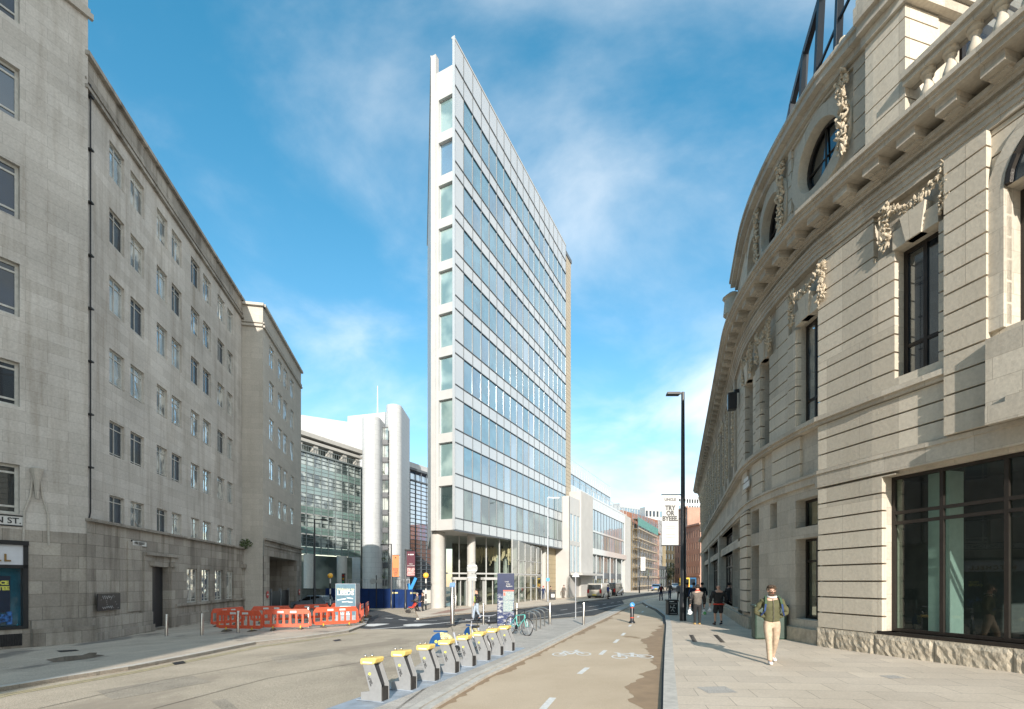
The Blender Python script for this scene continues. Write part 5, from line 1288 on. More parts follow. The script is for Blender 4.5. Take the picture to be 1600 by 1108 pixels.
# street name plate on the stone and the wall lamp
t = thing('wall_speaker', 'small black lantern box fixed high on the curved stone wall', 'lamp', MJ.P(U(1159), 9.6, .3)); M0 = frame_on(MJ, U(1159), 9.6, .2)
mb = MB(); mb.box(-.18, .18, -.35, .35, 0, .35, M0); mb.box(-.05, .05, .35, .5, -.2, .1, M0); mb.build('housing', black, t, bevel=.03)
t = thing('name_plate', 'small white name plate on the curved stone wall above the doorway', 'sign', MJ.P(U(1173), 5.7, .2)); M0 = frame_on(MJ, U(1173), 5.65, .14)
mb = MB(); mb.box(-.45, .45, -.12, .12, 0, .03, M0); mb.box(-.4, .3, .16, .3, 0, .02, M0); mb.build('plate', white_p, t)
mb = MB(); mb.box(-.45, .45, -.12, -.105, .03, .036, M0); mb.box(-.45, .45, .105, .12, .03, .036, M0); mb.build('border', black, t)
# ================================================================== STREET FURNITURE
def std(px, py, off=0.0): p = G(px, py, off); return p
def hgt(p, py): return (EYE+(HY-py)*p.y/F)-p.z
# ---- stainless bollards
def bollard(name, lab, p, h, r, group, blue=False):
    t = thing(name, lab, 'bollard', p, group)
    mb = MB(); mb.lathe([(r, -.05), (r, h-.02), (r*.85, h)], p, 20); mb.build('post', steel, t, smooth=True)
    mb = MB(); mb.lathe([(r*1.5, 0), (r*1.5, .012), (r*1.02, .014)], p, 20); mb.build('base_plate', galv, t)
    if blue:
        mb = MB(); M0 = Matrix.Translation(p+Vector((0, 0, h))) @ Matrix.Rotation(R(35), 4, 'X'); mb.box(-r*1.25, r*1.25, -r*1.3, r*1.3, -.03, .06, M0); mb.build('slanted_cap', plain('pale_blue_cap', (.22, .36, .62), .3), t)
    return t
bollard('steel_pillar', 'tall stainless steel pillar with a slanted blue cap in the middle of the plaza', G(707, 977, .06), 2.0, .105, None, True)
for px, py, h, lab in ((755.5, 976, 1.06, 'steel bollard between the tall capped pillar and the map totem'), (859.3, 976, 1.04, 'steel bollard just right of the bicycle hoops'), (912, 976.5, 1.05, 'steel bollard nearest the thin signpost, right of the others'), (807.5, 969, .95, 'steel bollard right behind the map totem and the teal bicycle'),
        (260, 994, .98, 'steel bollard by the open doorway of the stone block, left of the barriers'), (315.4, 993, .98, 'steel bollard just left of the orange barriers'), (372, 989, 1.02, 'steel bollard inside the barriers, leftmost one there'), (427, 984, 1.0, 'steel bollard inside the barriers, the middle one'), (482, 980, 1.0, 'steel bollard inside the barriers, beside the welcome kiosk')):
    bollard('steel_bollard', lab, G(px, py, .06 if px > 600 else .1), h, .058, 'stainless steel bollards')
bollard('steel_bollard', 'slim steel bollard beside the first column of the wedge tower', Vector(((712-CX)*42/F, 42, gz(-4.9, 42)+.1)), 1.1, .07, 'stainless steel bollards')
# ---- black bollard in the cycle lane
p = G(987.5, 974); t = thing('cycle_lane_bollard', 'black bollard with red bands and a round blue disc standing in the cycle lane', 'bollard', p)
mb = MB(); mb.lathe([(.15, 0), (.15, .06), (.10, .12), (.085, .14), (.085, .80), (.07, .84)], p, 18); mb.build('post', black, t, smooth=True)
mb = MB(); mb.lathe([(.088, .26), (.088, .30)], p, 18); mb.build('red_band', plain('red_band', (.6, .06, .03), .4), t); mb = MB(); mb.lathe([(.088, .74), (.088, .78)], p, 18); mb.build('red_band', MT['red_band'], t)
M0 = Matrix.Translation(p+Vector((0, -.05, .90))) @ Matrix.Rotation(R(90), 4, 'X')
mb = MB(); mb.lathe([(.115, -.02), (.115, .02)], M0.translation, 20, M=M0.to_3x3()); d_ = mb.build('blue_disc', plain('sign_blue', (.03, .25, .62), .35), t)
mb = MB(); mb.tube([M0 @ Vector((-.05, .05, .023)), M0 @ Vector((0, -.02, .023)), M0 @ Vector((.06, -.06, .023))], .012, 5); mb.tube([M0 @ Vector((0, -.02, .023)), M0 @ Vector((-.04, -.07, .023))], .012, 5); mb.build('white_arrow', white_p, d_)
# ---- lamp posts
def lamp(lab, base, top, arm, r=.09, double=False, mat=black):
    t = thing('street_lamp', lab, 'street lamp', base, 'street lamps')
    mb = MB(); h = top
    mb.lathe([(r*1.25, 0), (r*1.25, h*.12), (r, h*.125), (r*.62, h)], base, 14); mb.build('column', mat, t, smooth=True)
    a = base+Vector((0, 0, h-.02)); e = a+Vector((arm, 0, -.05 if abs(arm) < 1.2 else -.12)); mb = MB(); mb.bar(a, e, .10, .07); mb.build('arm', mat, t)
    mb = MB(); sg = 1 if arm > 0 else -1; M0 = Matrix.Translation(e); mb.prism([(-.12, -.05), (.16, -.06), (.16, .0), (.08, .04), (-.12, .05)], 'x', min(0, sg*.6), max(0, sg*.6), M0); mb.build('lantern', mat, t)
    return t
pb = G(1067, 970, .1); hb = hgt(pb, 613)
lamp('tall black street lamp on the right pavement carrying the large white banner', pb, hb, -.16, .12)
# banner
def banner(name, lab, px0, px1, y0, y1, Y, mat, group='banners on street lamps', thick=.02):
    a = atY(px0, y1, Y); b = atY(px1, y0, Y); t = thing(name, lab, 'banner', a, group)
    mb = MB(); mb.box(a.x, b.x, Y-thick, Y, a.z, b.z); f_ = mb.build('fabric', mat, t)
    mb = MB(); mb.tube([(a.x-.02, Y-.01, b.z), (b.x+.12, Y-.01, b.z)], .025, 6); mb.build('bracket', black, t); mb = MB(); mb.tube([(a.x-.02, Y-.01, a.z), (b.x+.12, Y-.01, a.z)], .025, 6); mb.build('bracket', black, t)
    M0 = Matrix(((1, 0, 0, (a.x+b.x)/2), (0, 0, -1, Y-thick-.003), (0, 1, 0, (a.z+b.z)/2), (0, 0, 0, 1)))
    return t, f_, M0, b.x-a.x, b.z-a.z
t, f_, M0, wb, hb_ = banner('lamp_banner', 'large white banner reading TRY OR BYEEE on the tall black lamp', 1034, 1060, 773, 852.5, pb.y, plain('banner_white', (.52, .52, .51), .8, var=.03), )
mb = MB(); T = lambda x, y: M0 @ Matrix.Translation((x, y, 0))
text_mb(mb, 'UNCLE', T(0, hb_*.40), .17, bold=.006); 
for i, s_ in enumerate(('TRY', 'OR', 'BYEEE.')): text_mb(mb, s_, T(0, hb_*(.235-.105*i)), .30, bold=.014, xs=.86)
mb.build('lettering', plain('grey_letter', (.08, .08, .08), .7), f_)
mb = MB()
for y_ in (-.12, -.17, -.28, -.34): mb.box(-wb*.28, wb*.28, -.012, .012, 0, .004, T(0, hb_*y_)); 
mb.build('small_print', plain('faint_grey', (.36, .36, .36), .8), f_)
def at_depth(px, Y): x = (px-CX)*Y/F; return Vector((x, Y, gz(x, Y)+.1))
q = at_depth(1071.5, 62); lamp('thin dark lamp post far along the right pavement behind the banner', q, hgt(q, 810), -.5, .09)
q = at_depth(856, 52); lamp('slender grey lamp post standing on the pavement before the wedge tower', q, hgt(q, 777), .6, .085, mat=galv)
mb = MB(); mb.box(q.x-.16, q.x+.16, q.y-.12, q.y-.1, q.z+2.2, q.z+2.55); tag(mb.build('blue_square_sign', plain('small_blue', (.05, .32, .65), .4)), 'small blue square sign fixed on the grey lamp post before the wedge tower', 'sign')
q = at_depth(999, 80); lamp('dark lamp post with a small white banner on the far pavement before the scaffolding', q, 8.5, -.5, .09)
t, f_, M0, wb, hb_ = banner('lamp_banner', 'small white banner far away in front of the scaffolded building', 1001, 1008.5, 870, 892, 80, MT['banner_white'])
mb = MB(); text_mb(mb, 'TRY', M0 @ Matrix.Translation((0, .5, 0)), .3); text_mb(mb, 'OR', M0 @ Matrix.Translation((0, .15, 0)), .3); mb.build('lettering', MT['grey_letter'], f_)
q = at_depth(491.5, 47); lamp('tall black lamp post beside the end of the gateway stone block', q, hgt(q, 811), .6, .11)
q = at_depth(611.5, 46.5); lamp('black lamp post carrying the orange banner in front of the navy hoarding', q, hgt(q, 850), -.4, .085)
q2 = at_depth(633.5, 42.5); lamp('black lamp post carrying the maroon banner beside the two pushchair walkers', q2, hgt(q2, 858), .01, .09)
t, f_, M0, wb, hb_ = banner('lamp_banner', 'orange banner with dark block lettering on the lamp by the hoarding', 613, 623.5, 867.5, 901.5, 46.5, plain('banner_orange', (.72, .24, .10), .8, var=.04))
mb = MB()
for i, s_ in enumerate(('BOOK', 'YOUR', 'OPEN', 'DAY')): text_mb(mb, s_, M0 @ Matrix.Translation((-.0, -hb_*.14-i*.19, 0)), .21, bold=.006, xs=.8)
mb.lathe([(.07, 0), (.07, .006)], M0 @ Vector((0, hb_*.38, .0)), 10, M=M0.to_3x3()); mb.build('lettering', plain('dark_letter', (.06, .03, .03), .7), f_)
t, f_, M0, wb, hb_ = banner('lamp_banner', 'maroon banner with a picture at its foot on the lamp by the hoarding', 635.5, 648.5, 861, 901, 42.5, plain('banner_maroon', (.10, .03, .045), .8, var=.05))
mb = MB(); mb.box(-wb*.45, wb*.45, -hb_*.46, -hb_*.16, 0, .004, M0); mb.build('picture', plain('banner_picture', (.45, .25, .24), .8, var=.8, scale=14), f_)
mb = MB(); mb.lathe([(.05, 0), (.05, .006)], M0 @ Vector((-.2, hb_*.36, 0)), 10, M=M0.to_3x3()); mb.box(-.1, .25, hb_*.34, hb_*.38, 0, .004, M0)
for i in range(2): text_mb(mb, ('MAKE', 'YOUR MARK')[i], M0 @ Matrix.Translation((0, -.02-.15*i, 0)), .12)
mb.build('lettering', white_p, f_)
# ---- belisha beacons
for px, Y, lab in ((516, 44, 'zebra striped beacon pole with amber globe behind the welcome kiosk'), (665.5, 40.5, 'zebra striped beacon pole with amber globe beside the wedge tower corner')):
    q = at_depth(px, Y); t = thing('crossing_beacon', lab, 'beacon', q, 'amber crossing beacons'); H_ = hgt(q, 903)
    for c_, m_ in ((0, black), (1, white_p)):
        mb = MB()
        for i in range(6):
            if i % 2 == c_: mb.lathe([(.06, H_*i/6), (.06, H_*(i+1)/6)], q, 12)
        mb.build('black_bands' if c_ == 0 else 'white_bands', m_, t, smooth=True)
    mb = MB(); mb.ball(q+Vector((0, 0, H_+.2)), .24, 18); mb.build('amber_globe', plain('amber', (.95, .50, .06), .25, var=.04), t, smooth=True)
    mb = MB(); mb.lathe([(.09, H_-.06), (.09, H_+.0)], q, 12); mb.build('globe_collar', black, t)
# ---- traffic signal
q = at_depth(537, 46); t = thing('traffic_signal', 'dark traffic signal head behind the welcome kiosk', 'traffic light', q)
mb = MB(); mb.lathe([(.06, 0), (.06, 3.4)], q, 10); mb.build('pole', black, t); z0 = hgt(q, 896); mb = MB(); mb.box(-.16, .16, -.12, .12, z0-1.05, z0, Matrix.Translation(q)); hd = mb.build('signal_head', black, t, bevel=.03)
for i, c_ in enumerate(((.25, .02, .02), (.35, .2, .02), (.02, .2, .1))):
    mb = MB(); mb.lathe([(.1, 0), (.09, .02)], q+Vector((0, -.13, z0-.2-.32*i)), 12, M=Matrix.Rotation(R(90), 3, 'X')); mb.build('lens', plain('lens_%s' % ('red', 'amber_lens', 'green')[i], c_, .2), hd)
# ---- round sign seen from behind
q = G(738, 967, .06); t = thing('round_road_sign', 'grey back of a round road sign on a pole before the lobby', 'road sign', q)
mb = MB(); H_ = hgt(q, 878); mb.lathe([(.045, 0), (.045, H_)], q, 10); mb.build('pole', galv, t)
zc_ = hgt(q, 888); mb = MB(); mb.lathe([(.31, -.02), (.31, .02)], q+Vector((0, -.06, zc_)), 24, M=Matrix.Rotation(R(90), 3, 'X')); dk = mb.build('disc', plain('sign_back_grey', (.34, .35, .35), .5), t)
mb = MB(); mb.box(-.24, .24, -.085, -.07, zc_-.75, zc_-.36, Matrix.Translation(q)); mb.build('plate', MT['sign_back_grey'], t)
mb = MB()
for dz in (-.14, .14, -.55): mb.box(-.28, .28, -.11, -.09, zc_+dz-.02, zc_+dz+.02, Matrix.Translation(q))
mb.build('clamp_bar', galv, t)
# ---- thin sign post
q = G(899.4, 967, .06); t = thing('thin_signpost', 'thin grey signpost with a small angled head on the plaza right of the bicycles', 'signpost', q); H_ = hgt(q, 894)
mb = MB(); mb.lathe([(.035, 0), (.035, H_)], q, 10); mb.build('pole', galv, t)
mb = MB(); mb.prism([(-.2, -.06), (.2, -.06), (.14, .06), (0, .2), (-.14, .06)], 'y', -.06, .06, Matrix.Translation(q+Vector((0, 0, H_-.2)))); mb.build('sensor_head', galv, t)
q = at_depth(588, 48); t = thing('mirror_sign_pole', 'pole with two round sign backs in front of the white round tower', 'road sign', q)
mb = MB(); mb.lathe([(.05, 0), (.05, 3.2)], q, 8); mb.build('pole', black, t)
for dx in (-.35, .3): mb = MB(); mb.lathe([(.3, -.02), (.3, .02)], q+Vector((dx, -.06, 2.6)), 18, M=Matrix.Rotation(R(90), 3, 'X')); mb.build('disc', MT['sign_back_grey'], t)
# ---- map totem
q0, q1 = G(777, 979, .06), G(803.5, 979, .06); t = thing('map_totem', 'dark blue wayfinding totem with a city map on the plaza', 'information totem', q0)
wd = q1.x-q0.x; H_ = hgt(q0, 896); M0 = Matrix(((1, 0, 0, (q0.x+q1.x)/2), (0, 0, -1, q0.y), (0, 1, 0, q0.z), (0, 0, 0, 1)))
mb = MB(); mb.box(-wd/2, wd/2, 0, H_, -.22, 0, M0); bd = mb.build('panel', plain('totem_navy', (.006, .018, .07), .3, var=.15), t, bevel=.01)
mb = MB(); mb.box(-wd/2+.01, wd/2-.01, .02, H_*.62, .0, .006, M0)
m, N_, L_, b_ = nodes('totem_print'); g_ = N_.new('ShaderNodeNewGeometry'); mpn = N_.new('ShaderNodeMapping'); mpn.inputs['Scale'].default_value = (2, 2, 5); L_.new(g_.outputs['Position'], mpn.inputs[0])
c_, _ = noise_col(N_, L_, mpn.outputs[0], (.015, .03, .10), (.42, .43, .45), 2.2, 8, .48, .64); L_.new(c_, b_.inputs['Base Color']); setp(b_, Roughness=.3)
mb.build('city_photo', m, bd)
mb = MB(); mb.box(-.12, wd/2-.02, H_*.50, H_*.66, .007, .012, M0); mb.box(-.12, wd/2-.04, H_*.28, H_*.49, .007, .012, M0)
m, N_, L_, b_ = nodes('map_print'); g_ = N_.new('ShaderNodeNewGeometry'); v_ = N_.new('ShaderNodeTexVoronoi'); v_.feature = 'DISTANCE_TO_EDGE'; v_.inputs['Scale'].default_value = 9; L_.new(g_.outputs['Position'], v_.inputs['Vector'])
r_ = N_.new('ShaderNodeValToRGB'); r_.color_ramp.elements[0].position = .02; r_.color_ramp.elements[0].color = (.42, .42, .38, 1); r_.color_ramp.elements[1].position = .06; r_.color_ramp.elements[1].color = (.22, .29, .30, 1); L_.new(v_.outputs['Distance'], r_.inputs[0]); L_.new(r_.outputs[0], b_.inputs['Base Color'])
mb.build('map', m, bd)
mb = MB(); mb.box(-.12, wd/2-.01, H_*.665, H_*.685, .007, .014, M0); mb.build('red_strip', plain('strip_red', (.65, .12, .08), .4), bd)
mb = MB(); mb.box(-.10, -.02, H_*.58, H_*.64, .012, .016, M0); mb.build('map_marker', MT['strip_red'], bd)
mb = MB(); text_mb(mb, 'City', M0 @ Matrix.Translation((.12, H_*.80, .008)), .11); text_mb(mb, 'Square', M0 @ Matrix.Translation((.16, H_*.76, .008)), .11); text_mb(mb, 'Leeds', M0 @ Matrix.Translation((.05, H_*.845, .008)), .08); mb.build('lettering', white_p, bd)
# ---- cycle hoops
for i in range(4):
    q = G(838+i*6.5, 986-i*3.6, .06); t = thing('cycle_hoop', ('steel cycle hoop nearest the teal bicycle', 'second steel cycle hoop from the teal bicycle', 'third steel cycle hoop from the teal bicycle', 'steel cycle hoop farthest from the teal bicycle')[i], 'bike stand', q, 'steel cycle hoops')
    mb = MB(); d = Vector((-.93, .36, 0)); pts = []
    for k in range(13): a = math.pi*k/12; pts.append(q+d*(.38-.38*math.cos(a)*-1*-1)*1.0+Vector((0, 0, .52+.28*math.sin(a))))
    pts = [q+d*(.38-.38*math.cos(math.pi*k/12))+Vector((0, 0, .55+.25*math.sin(math.pi*k/12))) for k in range(13)]
    pts = [q]+pts+[q+d*.76]; mb.tube(pts, .026, 8); mb.build('hoop', steel, t, smooth=True)
# ---- bicycles
def wheel(mb_t, mb_r, c, r, M, spokes=18, tyre=.018):
    pts = [M @ (Vector(c)+Vector((r*math.cos(2*math.pi*i/28), 0, r*math.sin(2*math.pi*i/28)))) for i in range(28)]
    mb_t.tube(pts, tyre, 6, closed=True)
    pts = [M @ (Vector(c)+Vector(((r-.03)*math.cos(2*math.pi*i/28), 0, (r-.03)*math.sin(2*math.pi*i/28)))) for i in range(28)]
    mb_r.tube(pts, .011, 5, closed=True)
    for i in range(spokes): a = 2*math.pi*i/spokes; mb_r.tube([M @ Vector(c), M @ (Vector(c)+Vector(((r-.03)*math.cos(a), 0, (r-.03)*math.sin(a))))], .003, 3, cap=False)
    mb_r.tube([M @ (Vector(c)+Vector((0, -.05, 0))), M @ (Vector(c)+Vector((0, .05, 0)))], .02, 8)
def bicycle(name, lab, p, rz, fmat, hire=False, lean=0.0):
    t = thing(name, lab, 'bicycle', p); M = Matrix.Translation(p) @ Matrix.Rotation(rz, 4, 'Z') @ Matrix.Rotation(lean, 4, 'X'); r = .335; wb = .53
    for sx in (-1, 1):
        a, b = MB(), MB(); wheel(a, b, (sx*wb, 0, r), r, M, tyre=.018 if not hire else .023); w_ = a.build('wheel', rubber, t, smooth=True); b.build('rim', galv, w_)
    v = lambda x, y, z: M @ Vector((x, y, z)); mb = MB(); T = .017 if not hire else .026
    BB = (-.08, 0, .29); ST = (-.22, 0, .74); HT = (.33, 0, .80); HB = (.36, 0, .66); RW = (-wb, 0, r); FW = (wb, 0, r)
    if hire:
        mb.tube([v(*HB), v(.15, 0, .42), v(*BB)], .036, 8); mb.tube([v(*BB), v(-.2, 0, .72)], .028, 8); mb.tube([v(*BB), v(*RW)], .02, 6); mb.tube([v(-.15, 0, .55), v(*RW)], .015, 6); mb.tube([v(.30, 0, .95), v(*HB)], .03, 8)
    else:
        mb.tube([v(*ST), v(*HT)], T, 8); mb.tube([v(*HB), v(*BB)], T*1.15, 8); mb.tube([v(*ST), v(*BB)], T, 8)
        for y in (-.05, .05): mb.tube([v(-.2, 0, .70), v(-wb, y, r)], T*.6, 6); mb.tube([v(*BB), v(-wb, y, r)], T*.7, 6)
        mb.tube([v(*HT), v(*HB)], T*1.3, 8)
    for y in (-.055, .055): mb.tube([v(.365, y, .64), v(.44, y, .5), v(wb, y, r)], T*.75, 6)
    mb.build('frame', fmat, t, smooth=True)
    mb = MB(); mb.tube([v(*ST), v(-.27, 0, .90)], .014, 6); mb.build('seat_post', steel, t)
    mb = MB(); mb.prism([(-.15, -.075), (-.15, .075), (-.02, .05), (.13, .018), (.13, -.018), (-.02, -.05)], 'z', .90, .945, M @ Matrix.Translation((-.27, 0, 0))); mb.build('saddle', black, t, bevel=.012)
    mb = MB(); hz = .98 if not hire else 1.08
    mb.tube([v(.33, 0, .78), v(.31, 0, hz)], .015, 6); mb.tube([v(.25, -.31, hz+.02), v(.33, -.12, hz), v(.36, 0, hz), v(.33, .12, hz), v(.25, .31, hz+.02)], .014, 6); hb = mb.build('handlebar', black if not hire else fmat, t)
    for y in (-1, 1): mb = MB(); mb.tube([v(.26, y*.2, hz+.01), v(.2, y*.33, hz+.03)], .021, 6); mb.build('grip', rubber, hb)
    mb = MB(); mb.lathe([(.09, -.01), (.09, .01)], v(-.08, -.06, .29), 18, M=(M.to_3x3() @ Matrix.Rotation(R(90), 3, 'X'))); mb.tube([v(-.08, -.08, .29), v(0, -.09, .16)], .012, 5); mb.tube([v(-.08, .08, .29), v(-.16, .09, .42)], .012, 5); mb.box(-.05, .05, -.15, -.07, .14, .165, M); mb.box(-.21, -.11, .07, .15, .41, .435, M); mb.build('crank_and_pedals', black, t)
    if hire:
        mb = MB(); k = 14; A = []
        def arc(a0, a1, m, nm, rr0=.05, rr1=.38, par=None):
            mb = MB(); n = 10
            for sy in (-.035, .035):
                for i in range(n):
                    t0 = R(a0+(a1-a0)*i/n); t1 = R(a0+(a1-a0)*(i+1)/n)
                    mb.quad(v(-wb+rr0*math.cos(t0), sy, r+rr0*math.sin(t0)), v(-wb+rr1*math.cos(t0), sy, r+rr1*math.sin(t0)), v(-wb+rr1*math.cos(t1), sy, r+rr1*math.sin(t1)), v(-wb+rr0*math.cos(t1), sy, r+rr0*math.sin(t1)))
            for i in range(n):
                t0 = R(a0+(a1-a0)*i/n); t1 = R(a0+(a1-a0)*(i+1)/n); mb.quad(v(-wb+rr1*math.cos(t0), -.035, r+rr1*math.sin(t0)), v(-wb+rr1*math.cos(t0), .035, r+rr1*math.sin(t0)), v(-wb+rr1*math.cos(t1), .035, r+rr1*math.sin(t1)), v(-wb+rr1*math.cos(t1), -.035, r+rr1*math.sin(t1)))
            return mb.build(nm, m, par or t)
        f_ = arc(100, 185, plain('fender_blue', (.01, .07, .22), .35) if 'fender_blue' not in MT else MT['fender_blue'], 'rear_fender')
        g_ = arc(15, 99, plain('fender_cream', (.62, .55, .28), .4, var=.5, scale=22) if 'fender_cream' not in MT else MT['fender_cream'], 'rear_fender'); g_['label'] = 'cream patterned half of the rear fender'
        mb = MB(); mb.lathe([(.045, 0), (.045, .006)], v(-wb-.17, -.037, r+.12), 12, M=(M.to_3x3() @ Matrix.Rotation(R(90), 3, 'X'))); mb.build('sun_emblem', lime, f_)
        mb = MB(); mb.box(-.78, -.38, -.03, .03, .72, .76, M); mb.build('rear_rack', MT['fender_blue'], t)
        mb = MB(); mb.box(.36, .50, -.14, .14, .86, .92, M); mb.tube([v(.38, -.14, 1.0), v(.52, -.14, 1.0), v(.52, .14, 1.0), v(.38, .14, 1.0)], .008, 5, closed=True); mb.build('front_carrier', black, t)
    return t
bicycle('hire_bicycle', 'grey hire bicycle with blue and cream rear fender parked at the docks', Vector((-1.40, 13.15, gz(-1.4, 13.15)+.02)), R(-14), plain('hire_silver', (.50, .52, .58), .35, .4), True)
bicycle('hire_bicycle', 'hire bicycle farther back, turned nearly end on beside the last docks', Vector((-.88, 14.35, gz(-.8, 14.3)+.04)), R(-48), MT['hire_silver'], True)
ba, bb = G(788.5, 989.5, .06), G(833, 994.5, .06); bc = (ba+bb)/2
bicycle('teal_bicycle', 'teal mountain bicycle leaning at the steel cycle hoops', Vector((bc.x, bc.y, gz(bc.x, bc.y)+.06)), math.atan2(bb.y-ba.y, bb.x-ba.x), plain('teal_paint', (.13, .50, .46), .35), False, R(-4))
# ---- bicycle docks
D0, D1 = G(601.5, 1099.8, .02), G(802, 1020, .02); rd = Vector((D1.x-D0.x, D1.y-D0.y)).normalized(); qd = Vector((-rd.y, rd.x))
base_pts = [D0.xy-rd*1.0-qd*.12, D1.xy+rd*.75-qd*.12, D1.xy+rd*.75+qd*.62, D0.xy-rd*1.0+qd*.62]
sheet('dock_base_plate', base_pts, dock_base, .072, .06)
dn = ['bicycle dock nearest the camera', 'second bicycle dock from the camera', 'third bicycle dock from the camera', 'fourth bicycle dock from the camera', 'fifth bicycle dock from the camera, beside the fender of the hire bicycle', 'sixth bicycle dock from the camera', 'second to last bicycle dock, near the teal bicycle', 'last bicycle dock of the row, closest to the teal bicycle']
def make_dock():
    t = thing('bicycle_dock', dn[0], 'bike dock', (0, 0, 0), 'bicycle docking posts')
    side = [(0, 0), (.42, 0), (.42, .14), (.24, .17), (.25, .22), (.385, .66), (.155, .68), (.0, .29)]     # q (leftwards), z
    M = Matrix(((qd.x, rd.x, 0, 0), (qd.y, rd.y, 0, 0), (0, 0, 1, 0), (0, 0, 0, 1)))
    for y0 in (-.105, .085):
        mb = MB(); mb.prism(side if y0 < 0 else [(-.02, 0), (.3, 0), (.34, .66), (.13, .68), (-.02, .29)], 'y', y0, y0+.018, M); mb.build('side_plate', dock_grey, t, bevel=.004)
    mb = MB(); mb.prism([(.07, 0), (.38, 0), (.38, .12), (.22, .16), (.36, .64), (.2, .66), (.07, .29)], 'y', -.087, .085, M); mb.build('core', black, t)
    mb = MB(); mb.prism([(.16, .67), (.41, .655), (.42, .70), (.41, .765), (.13, .79), (.10, .77), (.12, .70)], 'y', -.125, .125, M); cp_ = mb.build('yellow_cap', dock_yellow, t, bevel=.012)
    mb = MB(); mb.box(.17, .36, -.132, -.124, .685, .715, M); mb.build('label_strip', white_p, cp_)
    for q_, y_ in ((.38, -.03), (.30, .05)):
        mb = MB(); c = M @ Vector((q_, y_, .80)); mb.ball(c, .028, 10); mb.tube([c, c-Vector((0, 0, .04))], .012, 6); mb.build('locking_stud', steel, cp_, smooth=True)
    # emblem and writing on the near plate
    Ms = Matrix(((-qd.x, 0, -rd.x, 0), (-qd.y, 0, -rd.y, 0), (0, 1, 0, 0), (0, 0, 0, 1)))       # x to viewer right, y up, z to the viewer
    mb = MB(); mb.lathe([(.028, 0), (.028, .003)], Ms @ Vector((-.235, .49, .1055)), 14, M=Ms.to_3x3()); mb.build('sun_emblem', lime, t)
    mb = MB(); 
    for i, s_ in enumerate(('Leeds', 'City Bikes')): text_mb(mb, s_, Ms @ Matrix.Translation((-.20-.035*i, .36, .106)) @ Matrix.Rotation(R(-72), 4, 'Z'), .05, depth=.002, bold=.001)
    mb.build('lettering', black, t)
    mb = MB(); mb.prism([(.5, -.008), (-.06, -.008), (-.06, .004), (.5, .004)], 'y', -.12, .12, M); mb.build('foot_plate', dock_base, t)
    mb = MB(); mb.box(-.012, .07, -.08, .08, 0, .25, M); mb.build('lock_slot', rubber, t)
    return t
dk = make_dock()
for i in range(8):
    o = dk if i == 0 else copy_tree(dk); o['label'] = dn[i]; o.scale = (1, 1, .93); xy = D0.xy.lerp(D1.xy, i/7); o.location = (xy.x, xy.y, gz(xy.x, xy.y)+.08)
# ---- orange barriers
def make_barrier():
    t = thing('orange_barrier', '', 'barrier', (0, 0, 0), 'orange plastic pedestrian barriers'); W, H_ = 2.1, .98
    outer = [(-1.05, .28), (-.95, .14), (.95, .14), (1.05, .28), (1.05, .80), (.93, .98), (-.93, .98), (-1.05, .80)]
    mb = MB(); pr = lambda pts, y0, y1: mb.prism(pts, 'y', y0, y1)
    pr([(-.95, .14), (.95, .14), (1.05, .28), (1.03, .30), (-1.03, .30), (-1.05, .28)], -.025, .025)
    pr([(-1.05, .80), (-1.03, .76), (1.03, .76), (1.05, .80), (.93, .98), (-.93, .98)], -.025, .025)
    for sx in (-1, 1): pr([(sx*1.05, .27), (sx*.97, .27), (sx*.97, .79), (sx*1.05, .79)], -.026, .024)
    n = 7
    for i in range(1, n):
        x = -.97+1.94*i/n; w_ = .05 if i != 3 and i != 4 else .06; pr([(x-w_, .29), (x+w_, .29), (x+w_*.8, .77), (x-w_*.8, .77)], -.02, .02)
    for sx in (-1, 1): mb.tube([(sx*1.0, 0, .2), (sx*1.06, 0, .2), (sx*1.06, 0, .5)], .03, 6)
    mb.tube([(-.93, 0, .98), (.93, 0, .98)], .032, 8); mb.build('panel', orange, t, bevel=.008)
    for x in (-.28, .28):
        mb = MB(); mb.box(x-.14, x+.14, -.032, -.025, .82, .92); mb.build('reflective_strip', white_p, t)
    for x in (-.6, .6):
        mb = MB(); mb.prism([(-.28, 0), (-.22, .05), (-.06, .09), (.06, .09), (.22, .05), (.28, 0)], 'x', x-.07, x+.07); ft = mb.build('foot', mud, t)
        mb = MB(); mb.box(x-.025, x+.025, -.05, -.03, .08, .2); mb.build('yellow_peg', yellow_r, ft)
    return t
bar = make_barrier(); first = True
def ang(a, b): return math.atan2(b.y-a.y, b.x-a.x)
bp = [((339, 987), (410, 986.5), 'leftmost orange barrier of the front row'), ((410, 986), (486, 983), 'middle orange barrier of the front row'), ((489, 982), (560, 977), 'orange barrier in front of the welcome kiosk'), ((561, 976), (569, 968.5), 'short end barrier right of the kiosk, nearer one'), ((570, 968), (577, 962), 'short end barrier right of the kiosk, farther one'),
      ((392, 975), (455, 972), 'back row orange barrier, the left one'), ((458, 971.5), (515, 968), 'back row orange barrier, the middle one'), ((517, 967.5), (565, 963), 'back row orange barrier behind the kiosk')]
for i, (a, b, lab) in enumerate(bp):
    o = bar if i == 0 else copy_tree(bar); o['label'] = lab; A, B = G(*a, .1), G(*b, .1); c = (A+B)/2; o.location = (c.x, c.y, gz(c.x, c.y)+.1); o.rotation_euler[2] = ang(A, B); l = min(1.25, max(.85, (B-A).length/2.12)); o.scale = (l, 1, 1)
o = copy_tree(bar); o['label'] = 'orange barrier turned end on at the left end of the enclosure'; p = G(343, 980, .1); o.location = (p.x-.1, p.y+1, gz(p.x, p.y)+.1); o.rotation_euler[2] = R(80)
